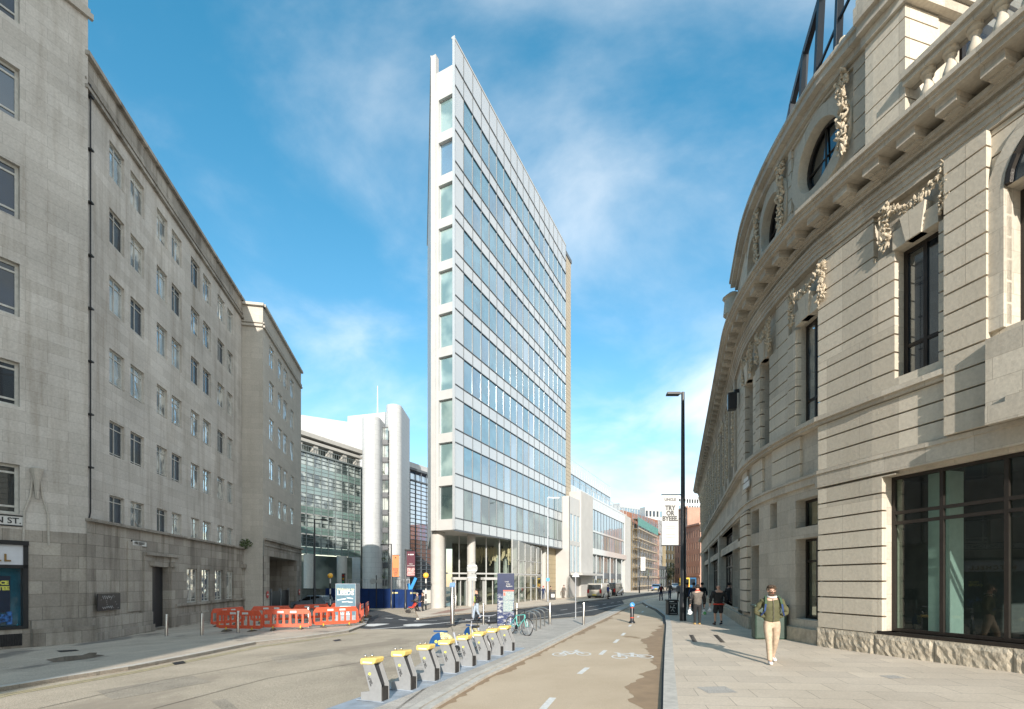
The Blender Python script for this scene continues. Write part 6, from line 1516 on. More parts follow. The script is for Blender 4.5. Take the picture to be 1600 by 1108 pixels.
# ---- welcome kiosk
Yk = 27.3; a = atY(524, 0, Yk); b = atY(556, 0, Yk); zt_ = atY(540, 912, Yk).z; g_ = gz(a.x, Yk)+.1
t = thing('welcome_kiosk', 'pale blue advertising kiosk with a Welcome to LEEDS poster inside the barriers', 'kiosk', (a.x, Yk, g_))
wk = b.x-a.x; mb = MB(); mb.box(a.x, b.x, Yk, Yk+.75, g_, zt_); kb = mb.build('cabinet', plain('kiosk_grey', (.30, .33, .36), .5, var=.15), t, bevel=.01)
M0 = Matrix(((1, 0, 0, (a.x+b.x)/2), (0, 0, -1, Yk-.003), (0, 1, 0, (g_+zt_)/2), (0, 0, 0, 1))); hk = zt_-g_
mb = MB(); mb.box(-wk/2+.03, wk/2-.03, -hk*.30, hk/2-.03, 0, .006, M0); po = mb.build('poster', plain('poster_pale_blue', (.10, .19, .25), .5, var=.1), kb)
mb = MB(); text_mb(mb, 'Welcome to', M0 @ Matrix.Translation((0, hk*.355, .01)), .19, bold=.004); mb.build('script_lettering', plain('cream_letter', (.75, .68, .42), .6), po)
mb = MB(); text_mb(mb, 'LEEDS', M0 @ Matrix.Translation((0, hk*.26, .01)), .34, bold=.012, xs=1.05); mb.build('block_lettering', white_p, po)
mb = MB()
for i, (x, y, w_, r_) in enumerate(((-.22, .10, .5, 8), (.25, .13, .35, -8), (.0, .04, .4, 4), (.28, .03, .25, 0))): mb.box(-w_/2, w_/2, -.025, .025, 0, .005, M0 @ Matrix.Translation((x, hk*y, .008)) @ Matrix.Rotation(R(r_), 4, 'Z'))
mb.box(-.3, .3, -hk*.13, -hk*.11, .006, .014, M0); mb.prism([(-.36, -hk*.11), (.36, -hk*.11), (.3, -hk*.07), (-.3, -hk*.07)], 'z', .006, .014, M0)
for i in range(7): mb.box(-.28+i*.088, -.25+i*.088, -hk*.26, -hk*.13, .006, .014, M0)
mb.box(-.36, .36, -hk*.29, -hk*.26, .006, .014, M0); mb.build('poster_drawing', plain('poster_white', (.72, .74, .72), .6), po)
# ---- black litter bin with a recycling mark on the right pavement
q = G(1052, 961, .1); t = thing('black_litter_bin', 'black litter bin with a white tidy man mark left of the tall lamp', 'bin', q)
M0 = Matrix(((1, 0, 0, q.x), (0, 0, -1, q.y), (0, 1, 0, q.z), (0, 0, 0, 1))); H_ = hgt(q, 937)
mb = MB(); mb.box(-.27, .27, 0, H_*.84, -.5, 0, M0); bb_ = mb.build('body', black, t, bevel=.02); mb = MB(); mb.box(-.30, .30, H_*.90, H_, -.53, .03, M0); mb.build('lid', iron, t, bevel=.02)
mb = MB(); mb.box(-.25, -.2, H_*.83, H_*.9, -.5, -.02, M0); mb.box(.2, .25, H_*.83, H_*.9, -.5, -.02, M0); mb.build('lid_posts', iron, t)
mb = MB(); mb.lathe([(.035, 0), (.035, .005)], M0 @ Vector((.04, H_*.62, .002)), 10, M=M0.to_3x3())
for A, B in (((.02, .55), (-.04, .38)), ((-.04, .38), (-.13, .25)), ((-.04, .38), (.06, .22)), ((.02, .52), (.13, .44)), ((-.13, .5), (.0, .5)), ((-.15, .62), (-.15, .45))): mb.bar(M0 @ Vector((A[0], H_*A[1], .004)), M0 @ Vector((B[0], H_*B[1], .004)), .03, .004, up=(0, -1, 0))
mb.box(-.2, .2, H_*.08, H_*.1, .0, .004, M0); mb.box(-.2, .2, H_*.72, H_*.74, .0, .004, M0); mb.build('white_mark', white_p, bb_)
q = Vector(((863.5-CX)*58/F, 58, 0)); q.z = gz(q.x, q.y)+.1; t = thing('black_litter_bin', 'small black bin on the far pavement beside the gold wall', 'bin', q)
mb = MB(); mb.box(-.33, .33, -.3, .3, 0, 1.0, Matrix.Translation(q)); mb.build('body', black, t, bevel=.03); mb = MB(); mb.box(-.36, .36, -.33, .33, 1.06, 1.15, Matrix.Translation(q)); mb.build('lid', iron, t); mb = MB(); mb.box(-.2, .2, -.31, -.3, .3, .7, Matrix.Translation(q)); mb.build('notice', white_p, t)
# ---- green cabinet
q = G(1205, 999.5, .1); t = thing('green_cabinet', 'dark green street cabinet against the stone wall behind the walking man', 'utility cabinet', q)
a_ = ang(G(1181, 995, .1), G(1228, 1002, .1)); M0 = Matrix.Translation(q) @ Matrix.Rotation(R(-55)*0+a_*0-R(12), 4, 'Z')
gm_ = plain('cabinet_green', (.03, .058, .042), .5, var=.2); mb = MB(); mb.box(-.46, .46, .0, .45, 0, 1.0, M0); cb = mb.build('body', gm_, t, bevel=.05)
mb = MB(); mb.box(-.49, .49, -.03, .48, 1.0, 1.08, M0); mb.build('lid', gm_, t, bevel=.03); mb = MB(); mb.box(-.003, .003, -.012, 0, .06, .95, M0); mb.box(.04, .06, -.03, 0, .45, .6, M0); mb.build('door_handle', iron, cb)
# ---- navy hoarding, stone retaining wall, machine
HA, HB = Vector((X(509, 50), 50)), Vector((X(660, 47), 47)); HP = Path([HA, HB], flip=True); t = thing('navy_hoarding', 'long navy blue site hoarding across the side street', 'hoarding', (HA.x, HA.y, gz(*HA)))
nP = 13; zt_ = HP.z(562, 919.5)
mb = MB(); zh = lambda u: HP.g(u)
for i in range(nP): a, b = HP.L*i/nP, HP.L*(i+1)/nP; pbox(mb, HP, a+.01, b-.01, -1.6, zt_+(.0 if i < 9 else -.08), -.05, 0)
pn_ = mb.build('board', navy, t)
mb = MB()
for i in range(nP+1): a = HP.L*i/nP; pbox(mb, HP, a-.03, a+.03, -1.6, zt_-.1, 0, .03)
mb.build('batten', plain('navy_batten', (.008, .022, .08), .5), t)
mb = MB()
for px in (617, 646): u = HP.u(px); M0 = frame_on(HP, u, zt_-.45, .04); mb.box(-.05, .35, -.04, .1, 0, .005, M0)
pbox(mb, HP, HP.u(616)-.25, HP.u(616)-.08, zt_-.52, zt_-.34, .04, .045); pbox(mb, HP, HP.u(645)-.25, HP.u(645)-.08, zt_-.52, zt_-.34, .04, .045); mb.build('pale_logo', plain('logo_pale', (.6, .55, .3), .6), t)
RW_ = Path([(X(466, 58), 58), (X(512, 54), 54)], flip=True); mb = MB(); zt2 = RW_.z(480, 921); wall(mb, RW_, 0, RW_.L, -3, zt2); pbox(mb, RW_, 0, RW_.L, zt2, zt2+.12, -.4, .08)
tag(mb.build('dark_stone_wall', masonry('dark_coursed_stone', (.17, .15, .12), (.11, .10, .08), (.07, .065, .05), .6, .25)), 'dark coursed stone retaining wall behind the parked grey car', 'wall')
t = thing('cherry_picker', 'bright blue folding lift machine rising above the hoarding', 'lift', at_depth(642, 52)); mb = MB(); c = atY(641, 925, 52)
mb.bar(atY(640, 925, 52), atY(650, 903, 52), .22, .3); mb.build('boom', plain('machine_blue', (.01, .25, .65), .4), t); mb = MB(); mb.bar(atY(638, 912, 52), atY(642, 926, 52), .2, .3); mb.build('lower_boom', MT['machine_blue'], t)
mb = MB(); mb.box(c.x-1, c.x+1, 51.5, 52.5, c.z-1.4, c.z-.2); mb.build('chassis', iron, t)
mb = MB(); r_ = random.Random(1)
RL = Path([(X(540, 56), 56), (X(640, 56), 56)], flip=True); z_r = RL.z(590, 905)
for i in range(24): u = RL.L*i/23; pbox(mb, RL, u-.02, u+.02, z_r-1.3, z_r, 0, .04)
pbox(mb, RL, 0, RL.L, z_r-.04, z_r, 0, .05); pbox(mb, RL, 0, RL.L, z_r-1.3, z_r-1.2, 0, .05); tag(mb.build('terrace_railing', galv), 'grey terrace railing behind the hoarding below the white towers', 'railing')
mb = MB(); mb.box(X(500, 58), X(690, 58), 57.2, 57.6, -2, z_r-1.3); tag(mb.build('terrace_wall', concrete), 'low pale terrace wall just visible behind the navy hoarding', 'wall')
# ---- vehicles
def mirrored(poly): return poly
def car(name, lab, cat, p, rz, L_, W_, H_, body, prof, glassprof, van=False, plate=None):
    """prof: side outline (x forward, z) ; glassprof: list of side window polygons"""
    t = thing(name, lab, cat, p); M = Matrix.Translation(p) @ Matrix.Rotation(rz, 4, 'Z'); w = W_/2
    mb = MB(); n = len(prof)
    def ring(s, y): return [M @ Vector((a, y*(1 if b < H_*.55 else (.86 if not van else .93)), b)) for a, b in prof]
    A, B = ring(0, -w), ring(0, w); mb.add(A+B, [tuple(range(n))[::-1], tuple(range(n, 2*n))]+[(i, (i+1) % n, n+(i+1) % n, n+i) for i in range(n)])
    bo = mb.build('body', body, t, bevel=.05)
    for gp_ in glassprof:
        for s_ in (-1, 1):
            mb = MB(); f_ = lambda b: s_*w*(1 if b < H_*.55 else (.86 if not van else .93)); q = [M @ Vector((a, f_(b)+s_*(.014 if 1 else 0)*(1), b)) for a, b in gp_]; mb.add(q, [tuple(range(len(q)))]); mb.build('side_window', glass_black, bo)
    # front and rear glass
    for k, nm in ((0, 'rear_window'), (1, 'windscreen')):
        a, b = prof_glass[name][k]; mb = MB(); ins = .86
        for (x0, z0), (x1, z1) in ((a, b),):
            e = .02*(-1 if k == 0 else 1); y0 = w*ins*(.98); y1 = w*(.78 if not van else .84); mb.quad(M @ Vector((x0+e, -y0, z0)), M @ Vector((x0+e, y0, z0)), M @ Vector((x1+e, y1, z1)), M @ Vector((x1+e, -y1, z1)))
        mb.build(nm, glass_black, bo)
    wr = .32 if not van else .35
    for x in (-L_*.31, L_*.31):
        for s_ in (-1, 1):
            mb = MB(); mb.lathe([(wr*.9, -.11), (wr, -.08), (wr, .08), (wr*.9, .11)], M @ Vector((x, s_*(w-.08), wr)), 18, M=(M.to_3x3() @ Matrix.Rotation(R(90), 3, 'X'))); wo = mb.build('wheel', rubber, t, smooth=True)
            mb = MB(); mb.lathe([(wr*.62, -.015), (wr*.55, .015)], M @ Vector((x, s_*(w+.035), wr)), 12, M=(M.to_3x3() @ Matrix.Rotation(R(90), 3, 'X'))); mb.build('rim', galv, wo)
    for x, nm, m_ in ((-L_/2-.01, 'tail_light', plain('tail_red', (.45, .02, .02), .3) if 'tail_red' not in MT else MT['tail_red']), (L_/2+.01, 'headlight', plain('head_white', (.75, .77, .8), .15) if 'head_white' not in MT else MT['head_white'])):
        for s_ in (-1, 1):
            mb = MB(); z0 = H_*.42 if not van else H_*.36; zz1 = z0+(.16 if not van or x > 0 else .45); mb.box(x-.03, x+.03, s_*w*.80-.12, s_*w*.80+.12, z0, zz1, M); mb.build(nm, m_, t)
    mb = MB(); mb.box(-L_/2-.05, -L_/2, -w*.9, w*.9, .25, .42, M); mb.build('bumper', black, t, bevel=.02); mb = MB(); mb.box(L_/2, L_/2+.05, -w*.9, w*.9, .22, .42, M); mb.build('bumper', black, t, bevel=.02)
    mb = MB(); mb.box(-L_/2-.06, -L_/2-.05, -.26, .26, .45, .56, M); mb.build('number_plate', plain('plate_yellow', (.75, .58, .06), .4) if 'plate_yellow' not in MT else MT['plate_yellow'], t)
    mb = MB(); mb.box(L_/2+.05, L_/2+.06, -.26, .26, .36, .47, M); mb.build('number_plate', white_p, t)
    for s_ in (-1, 1): mb = MB(); mb.box(L_*.17, L_*.17+.1, s_*(w+.02)-.1*(s_ < 0), s_*(w+.02)+.1*(s_ > 0), H_*.6, H_*.6+.14, M); mb.build('wing_mirror', black, t, bevel=.02)
    return t
vanp = [(-2.4, .3), (-2.42, 1.0), (-2.3, 1.88), (-2.1, 1.96), (1.0, 1.96), (1.35, 1.85), (1.95, 1.15), (2.35, .98), (2.42, .3)]
hat = [(-2.05, .28), (-2.1, .75), (-1.98, .95), (-1.6, 1.38), (-1.2, 1.47), (.1, 1.45), (.95, .97), (1.85, .80), (2.1, .6), (2.1, .28)]
prof_glass = {'silver_van': (((-2.41, 1.15), (-2.32, 1.75)), ((1.88, 1.2), (1.37, 1.8))), 'dark_van': (((-2.41, 1.15), (-2.32, 1.75)), ((1.88, 1.2), (1.37, 1.8)))}
for nm in ('grey_hatchback', 'blue_car', 'white_car'): prof_glass[nm] = (((-1.97, .97), (-1.62, 1.36)), ((.9, 1.0), (.15, 1.42)))
sv = plain('silver_paint', (.42, .39, .34), .35, .3, var=.04, coat=.5); dkp = plain('dark_paint', (.03, .033, .036), .25, .2, var=.05, coat=.6)
def atg(px, Y, off=.0): x = (px-CX)*Y/F; return Vector((x, Y, gz(x, Y)+off))
rzv = math.atan2(WD.y, WD.x)
vw = [[(.35, 1.2), (1.7, 1.2), (1.25, 1.75), (.35, 1.75)]]
car('silver_van', 'silver panel van parked rear towards us at the far kerb', 'van', atg(937, 62), rzv, 4.8, 1.95, 1.96, sv, vanp, vw, True)
car('dark_van', 'black minibus parked right in front of the silver van', 'van', atg(958, 68.5), rzv, 4.8, 1.95, 1.96, dkp, vanp, vw+[[(-2.1, 1.15), (.25, 1.15), (.25, 1.75), (-2.0, 1.75)]], True)
hw = [[(-1.55, 1.0), (-.35, .99), (-.35, 1.38), (-1.25, 1.4)], [(-.28, .99), (.75, .98), (.1, 1.38), (-.28, 1.38)]]
car('grey_hatchback', 'grey blue hatchback parked behind the end of the stone blocks', 'car', atg(489, 48), R(165), 4.2, 1.8, 1.47, plain('grey_blue_paint', (.26, .30, .35), .3, .4, coat=.6), hat, hw)
car('blue_car', 'pale blue car driving away at the far bend of the road', 'car', atg(1026, 98), R(70), 4.2, 1.8, 1.47, plain('pale_blue_paint', (.20, .29, .42), .3, .4, coat=.6), hat, hw)
car('white_car', 'white car beyond the pale blue one near the end of the street', 'car', atg(1055, 112), R(250), 4.2, 1.8, 1.47, plain('white_car_paint', (.68, .68, .68), .3, coat=.6), hat, hw)
# bus at the far end
q = atg(1074, 100); t = thing('yellow_bus', 'yellow and blue double length bus at the end of the right pavement', 'bus', q); M0 = Matrix.Translation(q) @ Matrix.Rotation(R(-20), 4, 'Z')
mb = MB(); mb.box(-1.5, 1.7, 0, 9, .35, 2.6, M0); mb.build('body', plain('bus_yellow', (.75, .50, .04), .4), t, bevel=.15)
mb = MB(); mb.box(.4, 1.72, -.02, 9.02, .34, 2.61, M0); mb.build('blue_end', plain('bus_blue', (.01, .09, .20), .35), t, bevel=.1)
mb = MB(); mb.box(-1.3, .3, -.03, -.01, 1.3, 2.3, M0); mb.build('rear_window', glass_black, t); mb = MB(); mb.box(.55, 1.55, -.05, -.03, 1.1, 2.3, M0); mb.build('side_window', glass_navy, t)
for x in (-1.2, 1.3): mb = MB(); mb.lathe([(.45, -.14), (.45, .14)], M0 @ Vector((x, 1.8, .45)), 14, M=Matrix.Rotation(R(90), 3, 'Y')); mb.build('wheel', rubber, t)
for x in (-1.3, .2): mb = MB(); mb.box(x-.1, x+.1, -.04, -.01, .8, 1.1, M0); mb.build('tail_light', MT['tail_red'], t)
# far signals and posts near the bend
for px, Y, h, lab in ((1013, 92, 3.0, 'far thin pole by the scaffolding foot'), (1041, 100, 3.6, 'far signal pole near the bend of the road')):
    q = atg(px, Y, .1); t = thing('thin_pole', lab, 'pole', q); mb = MB(); mb.lathe([(.06, 0), (.06, h)], q, 8); mb.build('shaft', black, t); mb = MB(); mb.box(-.15, .15, -.1, .1, h-.6, h, Matrix.Translation(q)); mb.build('head', black, t, bevel=.02)
# ================================================================== PEOPLE
def skinned(mb, vs, es, rad, sub=2, m=0, root=0):
    me = bpy.data.meshes.new('sk'); me.from_pydata([tuple(v) for v in vs], es, []); ob = bpy.data.objects.new('sk', me); COL.objects.link(ob)
    sm = ob.modifiers.new('s', 'SKIN'); sm.use_smooth_shade = True
    for i, r in enumerate(rad):
        me.skin_vertices[0].data[i].radius = r if isinstance(r, tuple) else (r, r)
        me.skin_vertices[0].data[i].use_root = (i == root)
    ss = ob.modifiers.new('u', 'SUBSURF'); ss.levels = sub; ss.render_levels = sub
    dg = bpy.context.evaluated_depsgraph_get(); e = bpy.data.meshes.new_from_object(ob.evaluated_get(dg))
    mb.add([v.co.copy() for v in e.vertices], [tuple(p.vertices) for p in e.polygons], None, m)
    bpy.data.objects.remove(ob); bpy.data.meshes.remove(me); bpy.data.meshes.remove(e)
skin_m = plain('skin', (.56, .33, .24), .55, var=.06, scale=20)
hair_m = plain('brown_hair', (.055, .035, .02), .7, var=.4, scale=60)
hair_d = plain('dark_hair', (.02, .016, .013), .7, var=.3, scale=60)
hair_g = plain('grey_hair', (.30, .28, .26), .7, var=.2, scale=60)
def cloth(name, c, bump=.5): return MT.get(name) or plain(name, c, .85, var=.16, scale=12, bump=bump, bscale=14)
def person(lab, px, Y=None, py=None, rz=0.0, H=1.74, top=None, legs=None, shoes=None, hair=hair_d, stride=(.0, .0), arms=(None, None), build=1.0, shorts=False, lean=0.0, head=(0, 0), bald=False, beard=False, collar=None, fingers=False, off=.1, kneeb=.04, hemz=.86, belt=None, cat='person', group=None, pocket=False):
    if Y is None: p = G(px, py, off)
    else: x = (px-CX)*Y/F; p = Vector((x, Y, gz(x, Y)+off))
    t = thing('person', lab, cat, (0, 0, 0), group); s = H/1.75; bw = build
    V = lambda x, y, z: Vector((x, y+lean*(z-.9) if z > .9 else y, z))
    # ---- joints; the figure faces -Y
    hip = {}; knee = {}; ank = {}; toe = {}
    for i, sx in ((0, -1), (1, 1)):
        st = stride[i]; lift = .0 if st <= 0 else .05
        hip[i] = Vector((sx*.09, 0, .90)); knee[i] = Vector((sx*.095, st*.55-kneeb-(.05 if st > .1 else 0), .50)); ank[i] = Vector((sx*.09, st, .085+lift)); toe[i] = Vector((sx*.105, st-.165, .035))
    pel, wai, che, shc, nek = V(0, 0, .97), V(0, 0, 1.10), V(0, .005, 1.28), V(0, .01, 1.42), V(0, 0, 1.50)
    hx, hy = head; hd0 = V(hx*.3, -.01+hy*.3, 1.565); hd1 = V(hx*.7, -.02+hy*.7, 1.63); hd2 = V(hx, -.01+hy, 1.69)
    sh, el, wr, hn = {}, {}, {}, {}
    for i, sx in ((0, -1), (1, 1)):
        a = arms[i] or ((sx*.27, .02, 1.14), (sx*.29, -.05, .90)); sh[i] = V(sx*.172*bw, .01, 1.395); el[i] = V(*a[0]); wr[i] = V(*a[1]); d = (wr[i]-el[i]).normalized(); hn[i] = wr[i]+d*(.09 if not pocket else .05)
    # ---- body, one continuous surface
    vs = [pel, wai, che, shc, nek, hd0, hd1, hd2]; es = [(i, i+1) for i in range(7)]; rd_ = [(.14*bw, .10*bw), (.125*bw, .09*bw), (.15*bw, .10*bw), (.11*bw, .075*bw), (.052, .052), (.062, .072), (.076, .092), (.052, .062)]
    for i in (0, 1):
        b = len(vs); vs += [hip[i], knee[i], ank[i], toe[i]]; es += [(0, b), (b, b+1), (b+1, b+2), (b+2, b+3)]; rd_ += [.078*bw, .055, .036, .034]
        b = len(vs); vs += [sh[i], el[i], wr[i], hn[i]]; es += [(3, b), (b, b+1), (b+1, b+2), (b+2, b+3)]; rd_ += [.052*bw, .042*bw, .026, (.036, .018)]
        if fingers:
            d = (hn[i]-wr[i]).normalized(); side = Vector((0, 1, 0)) if abs(d.y) < .7 else Vector((1, 0, 0)); side = (side-d*side.dot(d)).normalized(); pn = d.cross(side)
            for k, l in enumerate((.062, .072, .068, .052)):
                o_ = side*(.027-.018*k); c = len(vs); q1 = hn[i]+o_+d*.012; q2 = q1+d*l*.5+pn*.006; q3 = q2+d*l*.4+pn*.024; vs += [q1, q2, q3]; es += [(b+3, c), (c, c+1), (c+1, c+2)]; rd_ += [.009, .0085, .007]
            c = len(vs); q1 = wr[i]+d*.035+side*.034; q2 = q1+d*.04+side*.012+pn*.012; vs += [q1, q2]; es += [(b+2, c), (c, c+1)]; rd_ += [.011, .009]
    mb = MB(); skinned(mb, vs, es, rd_, 2)
    # nose and ears are joined into the head surface
    fz = hd1.z+.0; fy = hd1.y-.088; mb.ball((hd1.x, fy-.006, fz-.012), .017, 8, sc=(.8, 1.1, 1.5))
    for sx in (-1, 1): mb.ball((hd1.x+sx*.078, hd1.y+.008, fz-.01), .022, 8, sc=(.4, .8, 1.3))
    bo = mb.build('body', skin_m, t, smooth=True)
    for sx in (-1, 1):
        e_ = MB(); e_.ball((hd1.x+sx*.03, fy+.008, fz+.018), .012, 8, sc=(1.2, .7, .8)); e_.build('eye', hair_d, bo, smooth=True)
    e_ = MB(); e_.ball((hd1.x, fy+.006, fz-.055), .02, 8, sc=(1.2, .45, .3)); e_.build('mouth', plain('lip', (.35, .12, .10), .5) if 'lip' not in MT else MT['lip'], bo, smooth=True)
    if not bald:
        e_ = MB(); rr = random.Random(int(px)); c0 = Vector((hd1.x, hd1.y+.014, fz+.035)); e_.ball(c0+Vector((0, .012, .012)), .094, 16, sc=(.93, 1.04, .96))
        for k in range(46):
            a, b_ = rr.uniform(0, 6.283), rr.uniform(-.1, 1); q = Vector((math.cos(a)*math.sqrt(1-b_*b_*.9), math.sin(a)*math.sqrt(1-b_*b_*.9), b_))
            if q.y < -.25 and q.z < .62: continue
            e_.ball(c0+Vector((q.x*.09, q.y*.098, q.z*.092)), rr.uniform(.018, .03), 6)
        # keep the face clear: lower front vertices are drawn back
        e_.v = [(x_, max(y_, hd1.y-.03), z_) if z_ < fz+.058 else (x_, y_, z_) for x_, y_, z_ in e_.v]
        e_.build('hair', hair, bo, smooth=True)
    if beard:
        e_ = MB(); rr = random.Random(5)
        for k in range(44):
            a = rr.uniform(-1.25, 1.25); zz_ = rr.uniform(-.095, -.068 if abs(a) < .5 else -.02); e_.ball((hd1.x+math.sin(a)*.070, hd1.y-.012-math.cos(a)*.066, fz+zz_), .013, 6)
        for sx in (-1, 1): e_.ball((hd1.x+sx*.018, fy+.008, fz-.038), .013, 6, sc=(1.4, .6, .5))
        e_.build('beard', hair, bo, smooth=True)
    # ---- trousers
    g = 1.0; mb = MB(); vs = [V(0, 0, 1.03), V(0, 0, .95)]; es = [(0, 1)]; rd_ = [(.135*bw, .10*bw), (.145*bw, .112*bw)]
    for i in (0, 1):
        b = len(vs)
        if shorts: kn = hip[i].lerp(knee[i], 1.05); vs += [hip[i]-Vector((0, 0, .05)), hip[i].lerp(knee[i], .6), kn]; es += [(1, b), (b, b+1), (b+1, b+2)]; rd_ += [.10*bw, .105, .105]
        else: vs += [hip[i]-Vector((0, 0, .05)), hip[i].lerp(knee[i], .5), knee[i], knee[i].lerp(ank[i], .5), ank[i]+Vector((0, 0, .02)), ank[i]-Vector((0, 0, .02))]; es += [(1, b)]+[(b+k, b+k+1) for k in range(5)]; rd_ += [.092*bw, .086*bw, .072, .066, .058, .056]
    skinned(mb, vs, es, rd_, 2); mb.build('shorts' if shorts else 'trousers', legs, t, smooth=True)
    # ---- jacket
    mb = MB(); vs = [V(0, 0, hemz), V(0, 0, hemz+.10), V(0, 0, 1.12), che+Vector((0, 0, 0)), shc, V(0, 0, 1.485)]; es = [(i, i+1) for i in range(5)]
    rd_ = [(.150*bw, .118*bw), (.165*bw, .13*bw), (.165*bw, .125*bw), (.178*bw, .13*bw), (.128*bw, .098*bw), (.084, .082)]
    for i in (0, 1):
        b = len(vs); vs += [sh[i], sh[i].lerp(el[i], .5), el[i], el[i].lerp(wr[i], .55), wr[i]-(wr[i]-el[i]).normalized()*.01]; es += [(4, b)]+[(b+k, b+k+1) for k in range(4)]; rd_ += [.062*bw, .060*bw, .055*bw, .048*bw, .040*bw]
    skinned(mb, vs, es, rd_, 2); rr = random.Random(int(px)+1)
    mb.v = [(x_+.010*math.sin(z_*46+x_*22), y_+.009*math.sin(z_*57+y_*31+x_*18), z_) for x_, y_, z_ in mb.v]
    jk = mb.build('jacket', top, t, smooth=True)
    if collar:
        mb = MB(); c = V(0, -.005, 1.50); mb.tube([c+Vector((.085*math.cos(a*math.pi/8), .085*math.sin(a*math.pi/8), .018*math.sin(a*math.pi/8))) for a in range(16)], .024, 6, closed=True); mb.build('collar', collar, jk, smooth=True)
    if belt:
        mb = MB(); mb.tube([V(.155*bw*math.cos(a*math.pi/10), .12*bw*math.sin(a*math.pi/10), hemz+.0) for a in range(20)], .03, 6, closed=True); mb.build('hem', belt, jk, smooth=True)
    # ---- shoes
    for i in (0, 1):
        mb = MB(); a = ank[i]; b = toe[i]; skinned(mb, [a+Vector((0, .05, -.045)), a+Vector((0, -.03, -.04)), a.lerp(b, .65)+Vector((0, 0, .0)), b+Vector((0, -.02, .0))], [(0, 1), (1, 2), (2, 3)], [(.042, .04), (.05, .046), (.05, .034), (.038, .026)], 2); mb.build('shoe', shoes, t, smooth=True)
    if shorts:
        for i in (0, 1):
            mb = MB(); skinned(mb, [ank[i]+Vector((0, 0, -.01)), ank[i].lerp(knee[i], .22)], [(0, 1)], [.043, .047], 1); mb.build('sock', cloth('black_cloth', (.02, .02, .022)), t, smooth=True)
    t.location = p; t.rotation_euler[2] = rz; t.scale = (s, s, s)
    Mx = Matrix.Translation(p) @ Matrix.Rotation(rz, 4, 'Z') @ Matrix.Diagonal((s, s, s, 1))
    return t, Mx, dict(wr=wr, hn=hn, sh=sh, el=el)
olive = cloth('olive_cloth', (.088, .086, .042)); beige = cloth('beige_cloth', (.45, .345, .25), .3); blk = cloth('black_cloth', (.02, .02, .022)); gry = cloth('grey_cloth', (.13, .115, .10)); denim = cloth('pale_denim', (.36, .43, .52)); dnm = cloth('dark_denim', (.035, .05, .09)); whs = plain('white_shoe', (.75, .74, .72), .6); tan = plain('tan_boot', (.50, .33, .12), .7); redc = cloth('red_cloth', (.55, .05, .03)); nvy = cloth('navy_cloth', (.02, .035, .09)); limec = cloth('lime_cloth', (.45, .55, .12)); brn = cloth('brown_cloth', (.16, .11, .085))
# walking man, hands in pockets
t, Mx, J = person('bearded man in an olive jacket and beige trousers walking towards us with hands in pockets', 1206, py=1036, rz=R(-14), H=1.74, top=olive, legs=beige, shoes=whs, hair=hair_m, stride=(-.20, .30), arms=(((-.33, .07, 1.15), (-.12, -.02, 1.03)), ((.33, .07, 1.15), (.12, -.02, 1.03))), build=1.12, head=(-.02, -.045), beard=True, pocket=True, collar=plain('white_collar', (.7, .68, .64), .8), hemz=.90, lean=-.0)
zip_ = MB(); zip_.tube([Vector((0, -.150, .94)), Vector((0, -.160, 1.1)), Vector((.0, -.165, 1.3)), Vector((0, -.10, 1.46))], .006, 5)
zo_ = zip_.build('zip', gry, t); zo_.location = (0, 0, 0)
# undo the builder's root offset for parts added after the person was placed
def fix(o, t): o.data.transform(Matrix.Translation(t.location)); return o
fix(zo_, t)
bpk = thing('backpack', 'green and navy backpack on the shoulders of the bearded man', 'backpack', (0, 0, 0))
mb = MB(); skinned(mb, [(0, .17, 1.0), (0, .22, 1.15), (0, .20, 1.34)], [(0, 1), (1, 2)], [(.15, .09), (.16, .11), (.12, .08)], 2); mb.build('pack', cloth('pack_green', (.05, .09, .05)), bpk, smooth=True)
for sx in (-1, 1):
    mb = MB(); pts = [Vector((sx*.12, .14, 1.44)), Vector((sx*.135, .02, 1.515)), Vector((sx*.145, -.10, 1.47)), Vector((sx*.165, -.165, 1.34)), Vector((sx*.185, -.165, 1.18)), Vector((sx*.235, -.06, 1.08))]
    for a, b in zip(pts[:-2], pts[1:-1]): mb.bar(a, b, .042, .018, up=(0, -1, .3))
    s_ = mb.build('strap', MT['pack_green'], bpk); mb = MB(); mb.bar(pts[3], pts[4], .034, .022, up=(0, -1, 0)); mb.bar(pts[4], pts[5], .03, .02, up=(0, -1, 0)); mb.build('webbing', cloth('blue_webbing', (.02, .045, .15)), s_)
bpk.location = t.location; bpk.rotation_euler = t.rotation_euler; bpk.scale = t.scale
# two men walking away with carrier bags
HG = lambda sx, f=0: ((sx*.30, .02, 1.14), (sx*.31, -.04+f, .88))
def bag(lab, Mx, q, mat, stripe=None, w_=.15, h_=.34):
    c = Mx @ Vector(q); t = thing('carrier_bag', lab, 'carrier bag', c-Vector((0, 0, h_+.1)), 'thin plastic carrier bags'); mb = MB()
    skinned(mb, [c+Vector((0, 0, -.10)), c+Vector((0, 0, -.10-h_*.35)), c+Vector((0, 0, -.10-h_*.8))], [(0, 1), (1, 2)], [(.05, .03), (w_*.7, .07), (w_*.85, .09)], 2)
    rr = random.Random(len(lab)); mb.v = [(x_+.02*math.sin(z_*40), y_+.02*math.sin(z_*33+x_*50), z_) for x_, y_, z_ in mb.v]; o = mb.build('bag', mat, t, smooth=True)
    mb = MB(); 
    for d in (-.03, .03): mb.tube([c+Vector((d, 0, -.12)), c+Vector((d*.3, 0, 0))], .007, 5)
    mb.build('handles', mat, t)
    if stripe: mb = MB(); mb.ball(c+Vector((0, -.06, -.28)), .075, 10, sc=(1, .4, 1)); mb.build('print', stripe, o, smooth=True)
plast = plain('white_plastic', (.66, .68, .70), .4, var=.1)
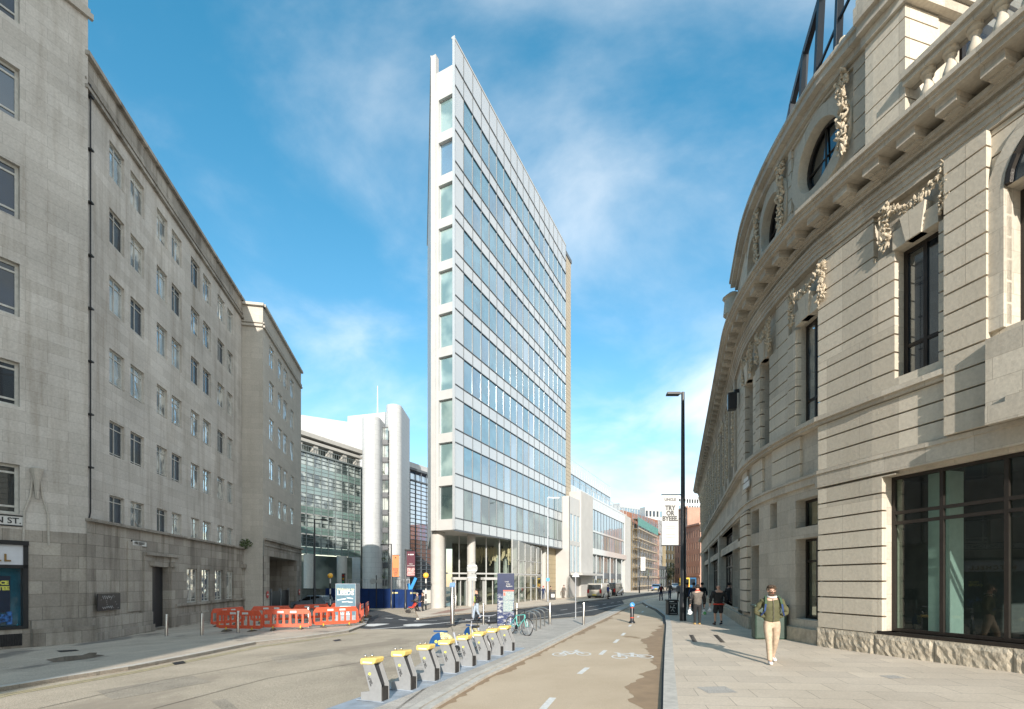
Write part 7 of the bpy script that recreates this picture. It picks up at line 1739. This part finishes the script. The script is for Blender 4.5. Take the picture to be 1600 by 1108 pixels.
t, Mx, J = person('man in black and grey jacket with red collar and tan boots holding two carrier bags', 1090, py=976, rz=R(178), H=1.70, top=gry, legs=blk, shoes=tan, hair=hair_d, stride=(.0, -.06), arms=(HG(-1), HG(1)), build=1.15, collar=redc, fingers=True, head=(0, -.02), hemz=.84)
bag('white carrier bag in the left hand of the man with tan boots', Mx, J['hn'][1], plast); bag('white carrier bag with green print in the right hand of the man with tan boots', Mx, J['hn'][0], plast, plain('bag_green', (.08, .35, .12), .5))
mb = MB()
for sx in (0, 1): skinned(mb, [J['sh'][sx], J['sh'][sx].lerp(J['el'][sx], .5), J['el'][sx], J['wr'][sx]], [(0, 1), (1, 2), (2, 3)], [.088, .080, .073, .055], 2)
fix(mb.build('sleeves', blk, t, smooth=True), t)
t, Mx, J = person('broad bald man in a black hoodie and black shorts walking away', 1122.5, py=977, rz=R(180), H=1.72, top=blk, legs=blk, shoes=blk, stride=(.10, -.12), arms=(((-.33, .03, 1.14), (-.30, -.08, .93)), ((.33, .03, 1.14), (.31, -.10, .92))), build=1.32, bald=True, shorts=True, fingers=True, belt=redc, hemz=.90)
bag('small white carrier bag held by the bald man in shorts', Mx, J['hn'][1], plast, None, .13, .24)
# man on the phone crossing the plaza
t, Mx, J = person('man in dark jacket, lime shirt and pale jeans holding a phone to his ear', 745, py=968, rz=R(-72), H=1.72, top=blk, legs=denim, shoes=blk, hair=hair_d, stride=(-.18, .18), arms=(((-.29, .0, 1.15), (-.30, -.10, .93)), ((.27, -.10, 1.20), (.13, -.10, 1.50))), build=1.08, fingers=True)
mb = MB(); skinned(mb, [(0, -.10, .95), (0, -.13, 1.15), (0, -.11, 1.36)], [(0, 1), (1, 2)], [(.09, .04), (.10, .04), (.06, .03)], 1); fix(mb.build('shirt', limec, t, smooth=True), t)
ph = thing('shoulder_bag', 'dark shoulder bag on the back of the man with the phone', 'bag', t.location); mb = MB(); skinned(mb, [(0, .18, 1.0), (0, .22, 1.15), (0, .19, 1.32)], [(0, 1), (1, 2)], [(.13, .08), (.15, .10), (.1, .07)], 2); o = mb.build('pouch', blk, None, smooth=True); o.parent = ph; ph.rotation_euler = t.rotation_euler; ph.scale = t.scale
# pair with pushchair
t, Mx, J = person('pale haired woman in grey top pushing a pushchair near the hoarding', 652, Y=38.6, rz=R(-60), H=1.56, top=gry, legs=blk, shoes=whs, hair=hair_g, stride=(-.1, .15), arms=(((-.22, -.08, 1.16), (-.18, -.28, 1.02)), ((.22, -.08, 1.16), (.18, -.28, 1.02))), off=0)
person('woman in a black tee shirt and trousers right beside the pushchair', 660.5, Y=38.4, rz=R(-40), H=1.58, top=blk, legs=blk, shoes=whs, hair=hair_m, stride=(.15, -.1), arms=(None, ((.24, -.08, 1.16), (.2, -.26, 1.0))), off=0)
q = atg(645, 37.9); pc = thing('pushchair', 'black pushchair with red trim pushed by two women', 'pushchair', q); Mq = Matrix.Translation(q) @ Matrix.Rotation(R(-60), 4, 'Z')
mb = MB()
for sx in (-.25, .25): mb.tube([Mq @ Vector((sx, .5, .95)), Mq @ Vector((sx, .1, .5)), Mq @ Vector((sx, -.35, .15))], .02, 6); mb.tube([Mq @ Vector((sx, .4, .15)), Mq @ Vector((sx, .0, .55))], .02, 6)
mb.tube([Mq @ Vector((-.25, .5, .95)), Mq @ Vector((.25, .5, .95))], .022, 6); mb.build('frame', black, pc)
for x, y in ((-.27, -.38), (.27, -.38), (-.27, .42), (.27, .42)): mb = MB(); mb.lathe([(.13, -.03), (.13, .03)], Mq @ Vector((x, y, .13)), 14, M=(Mq.to_3x3() @ Matrix.Rotation(R(90), 3, 'Y'))); mb.build('wheel', rubber, pc)
mb = MB(); mb.prism([(-.3, .4), (.1, .38), (.28, .8), (.2, .84), (-.02, .5), (-.3, .48)], 'x', -.2, .2, Mq); mb.build('seat', redc, pc, bevel=.02)
mb = MB(); mb.prism([(.3, .8), (.1, 1.0), (-.12, .95), (-.1, .88), (.08, .9), (.22, .76)], 'x', -.23, .23, Mq); mb.build('hood', blk, pc, bevel=.02)
# people near the tower
person('person with a red cap and dark coat walking by the lobby glass', 849, Y=60, rz=R(180), H=1.66, top=nvy, legs=dnm, shoes=blk, hair=redc, stride=(.1, -.1))
person('person in a brown coat standing beside the small far bin', 860.5, Y=62, rz=R(90), H=1.6, top=brn, legs=blk, shoes=blk, stride=(.05, -.05))
person('person in a grey coat walking in front of the gold wall', 881, Y=64, rz=R(20), H=1.7, top=gry, legs=gry, shoes=blk, stride=(-.15, .1))
person('person in a blue jacket standing behind the parked silver van', 950, Y=58.5, rz=R(100), H=1.75, top=cloth('blue_cloth', (.02, .05, .22)), legs=blk, shoes=blk, stride=(.08, -.08), off=0)
# people along the right pavement and the crossing
person('person with a red backpack and jeans walking away on the cycle lane edge', 1033, Y=47, rz=R(180), H=1.66, top=blk, legs=dnm, shoes=blk, stride=(.12, -.12))
bk = thing('red_backpack', 'dark red backpack worn by the person walking away in jeans', 'backpack', (X(1033, 46.85), 46.85, gz(14, 47)+.1+1.0)); mb = MB(); skinned(mb, [(0, 0, 0), (0, -.03, .2), (0, 0, .38)], [(0, 1), (1, 2)], [(.12, .07), (.14, .09), (.09, .06)], 2); o = mb.build('pack', cloth('maroon_cloth', (.16, .02, .02)), None, smooth=True); o.parent = bk
person('person in a grey rucksack and dark clothes behind the litter bin', 1046.5, Y=50, rz=R(175), H=1.74, top=gry, legs=dnm, shoes=blk, hair=hair_d, stride=(-.1, .1))
person('person in a grey jacket left of the tall lamp post', 1061, Y=44, rz=R(10), H=1.74, top=cloth('mid_grey_cloth', (.22, .20, .20)), legs=blk, shoes=blk, stride=(.1, -.1))
person('person in black half hidden behind the tall lamp post', 1074, Y=33, rz=R(170), H=1.74, top=blk, legs=blk, shoes=blk, stride=(.15, -.1))
person('person in dark blue walking just beyond the man with tan boots', 1084, Y=29, rz=R(180), H=1.76, top=nvy, legs=blk, shoes=blk, stride=(-.1, .12), build=1.1)
person('person in black beyond the right shoulder of the man with tan boots', 1097, Y=31, rz=R(180), H=1.74, top=blk, legs=blk, shoes=blk, stride=(.1, -.1), build=1.1)
person('person in black entering the shop doorway next to the bald man', 1139, Y=28, rz=R(120), H=1.7, top=blk, legs=blk, shoes=blk, stride=(.1, -.1))
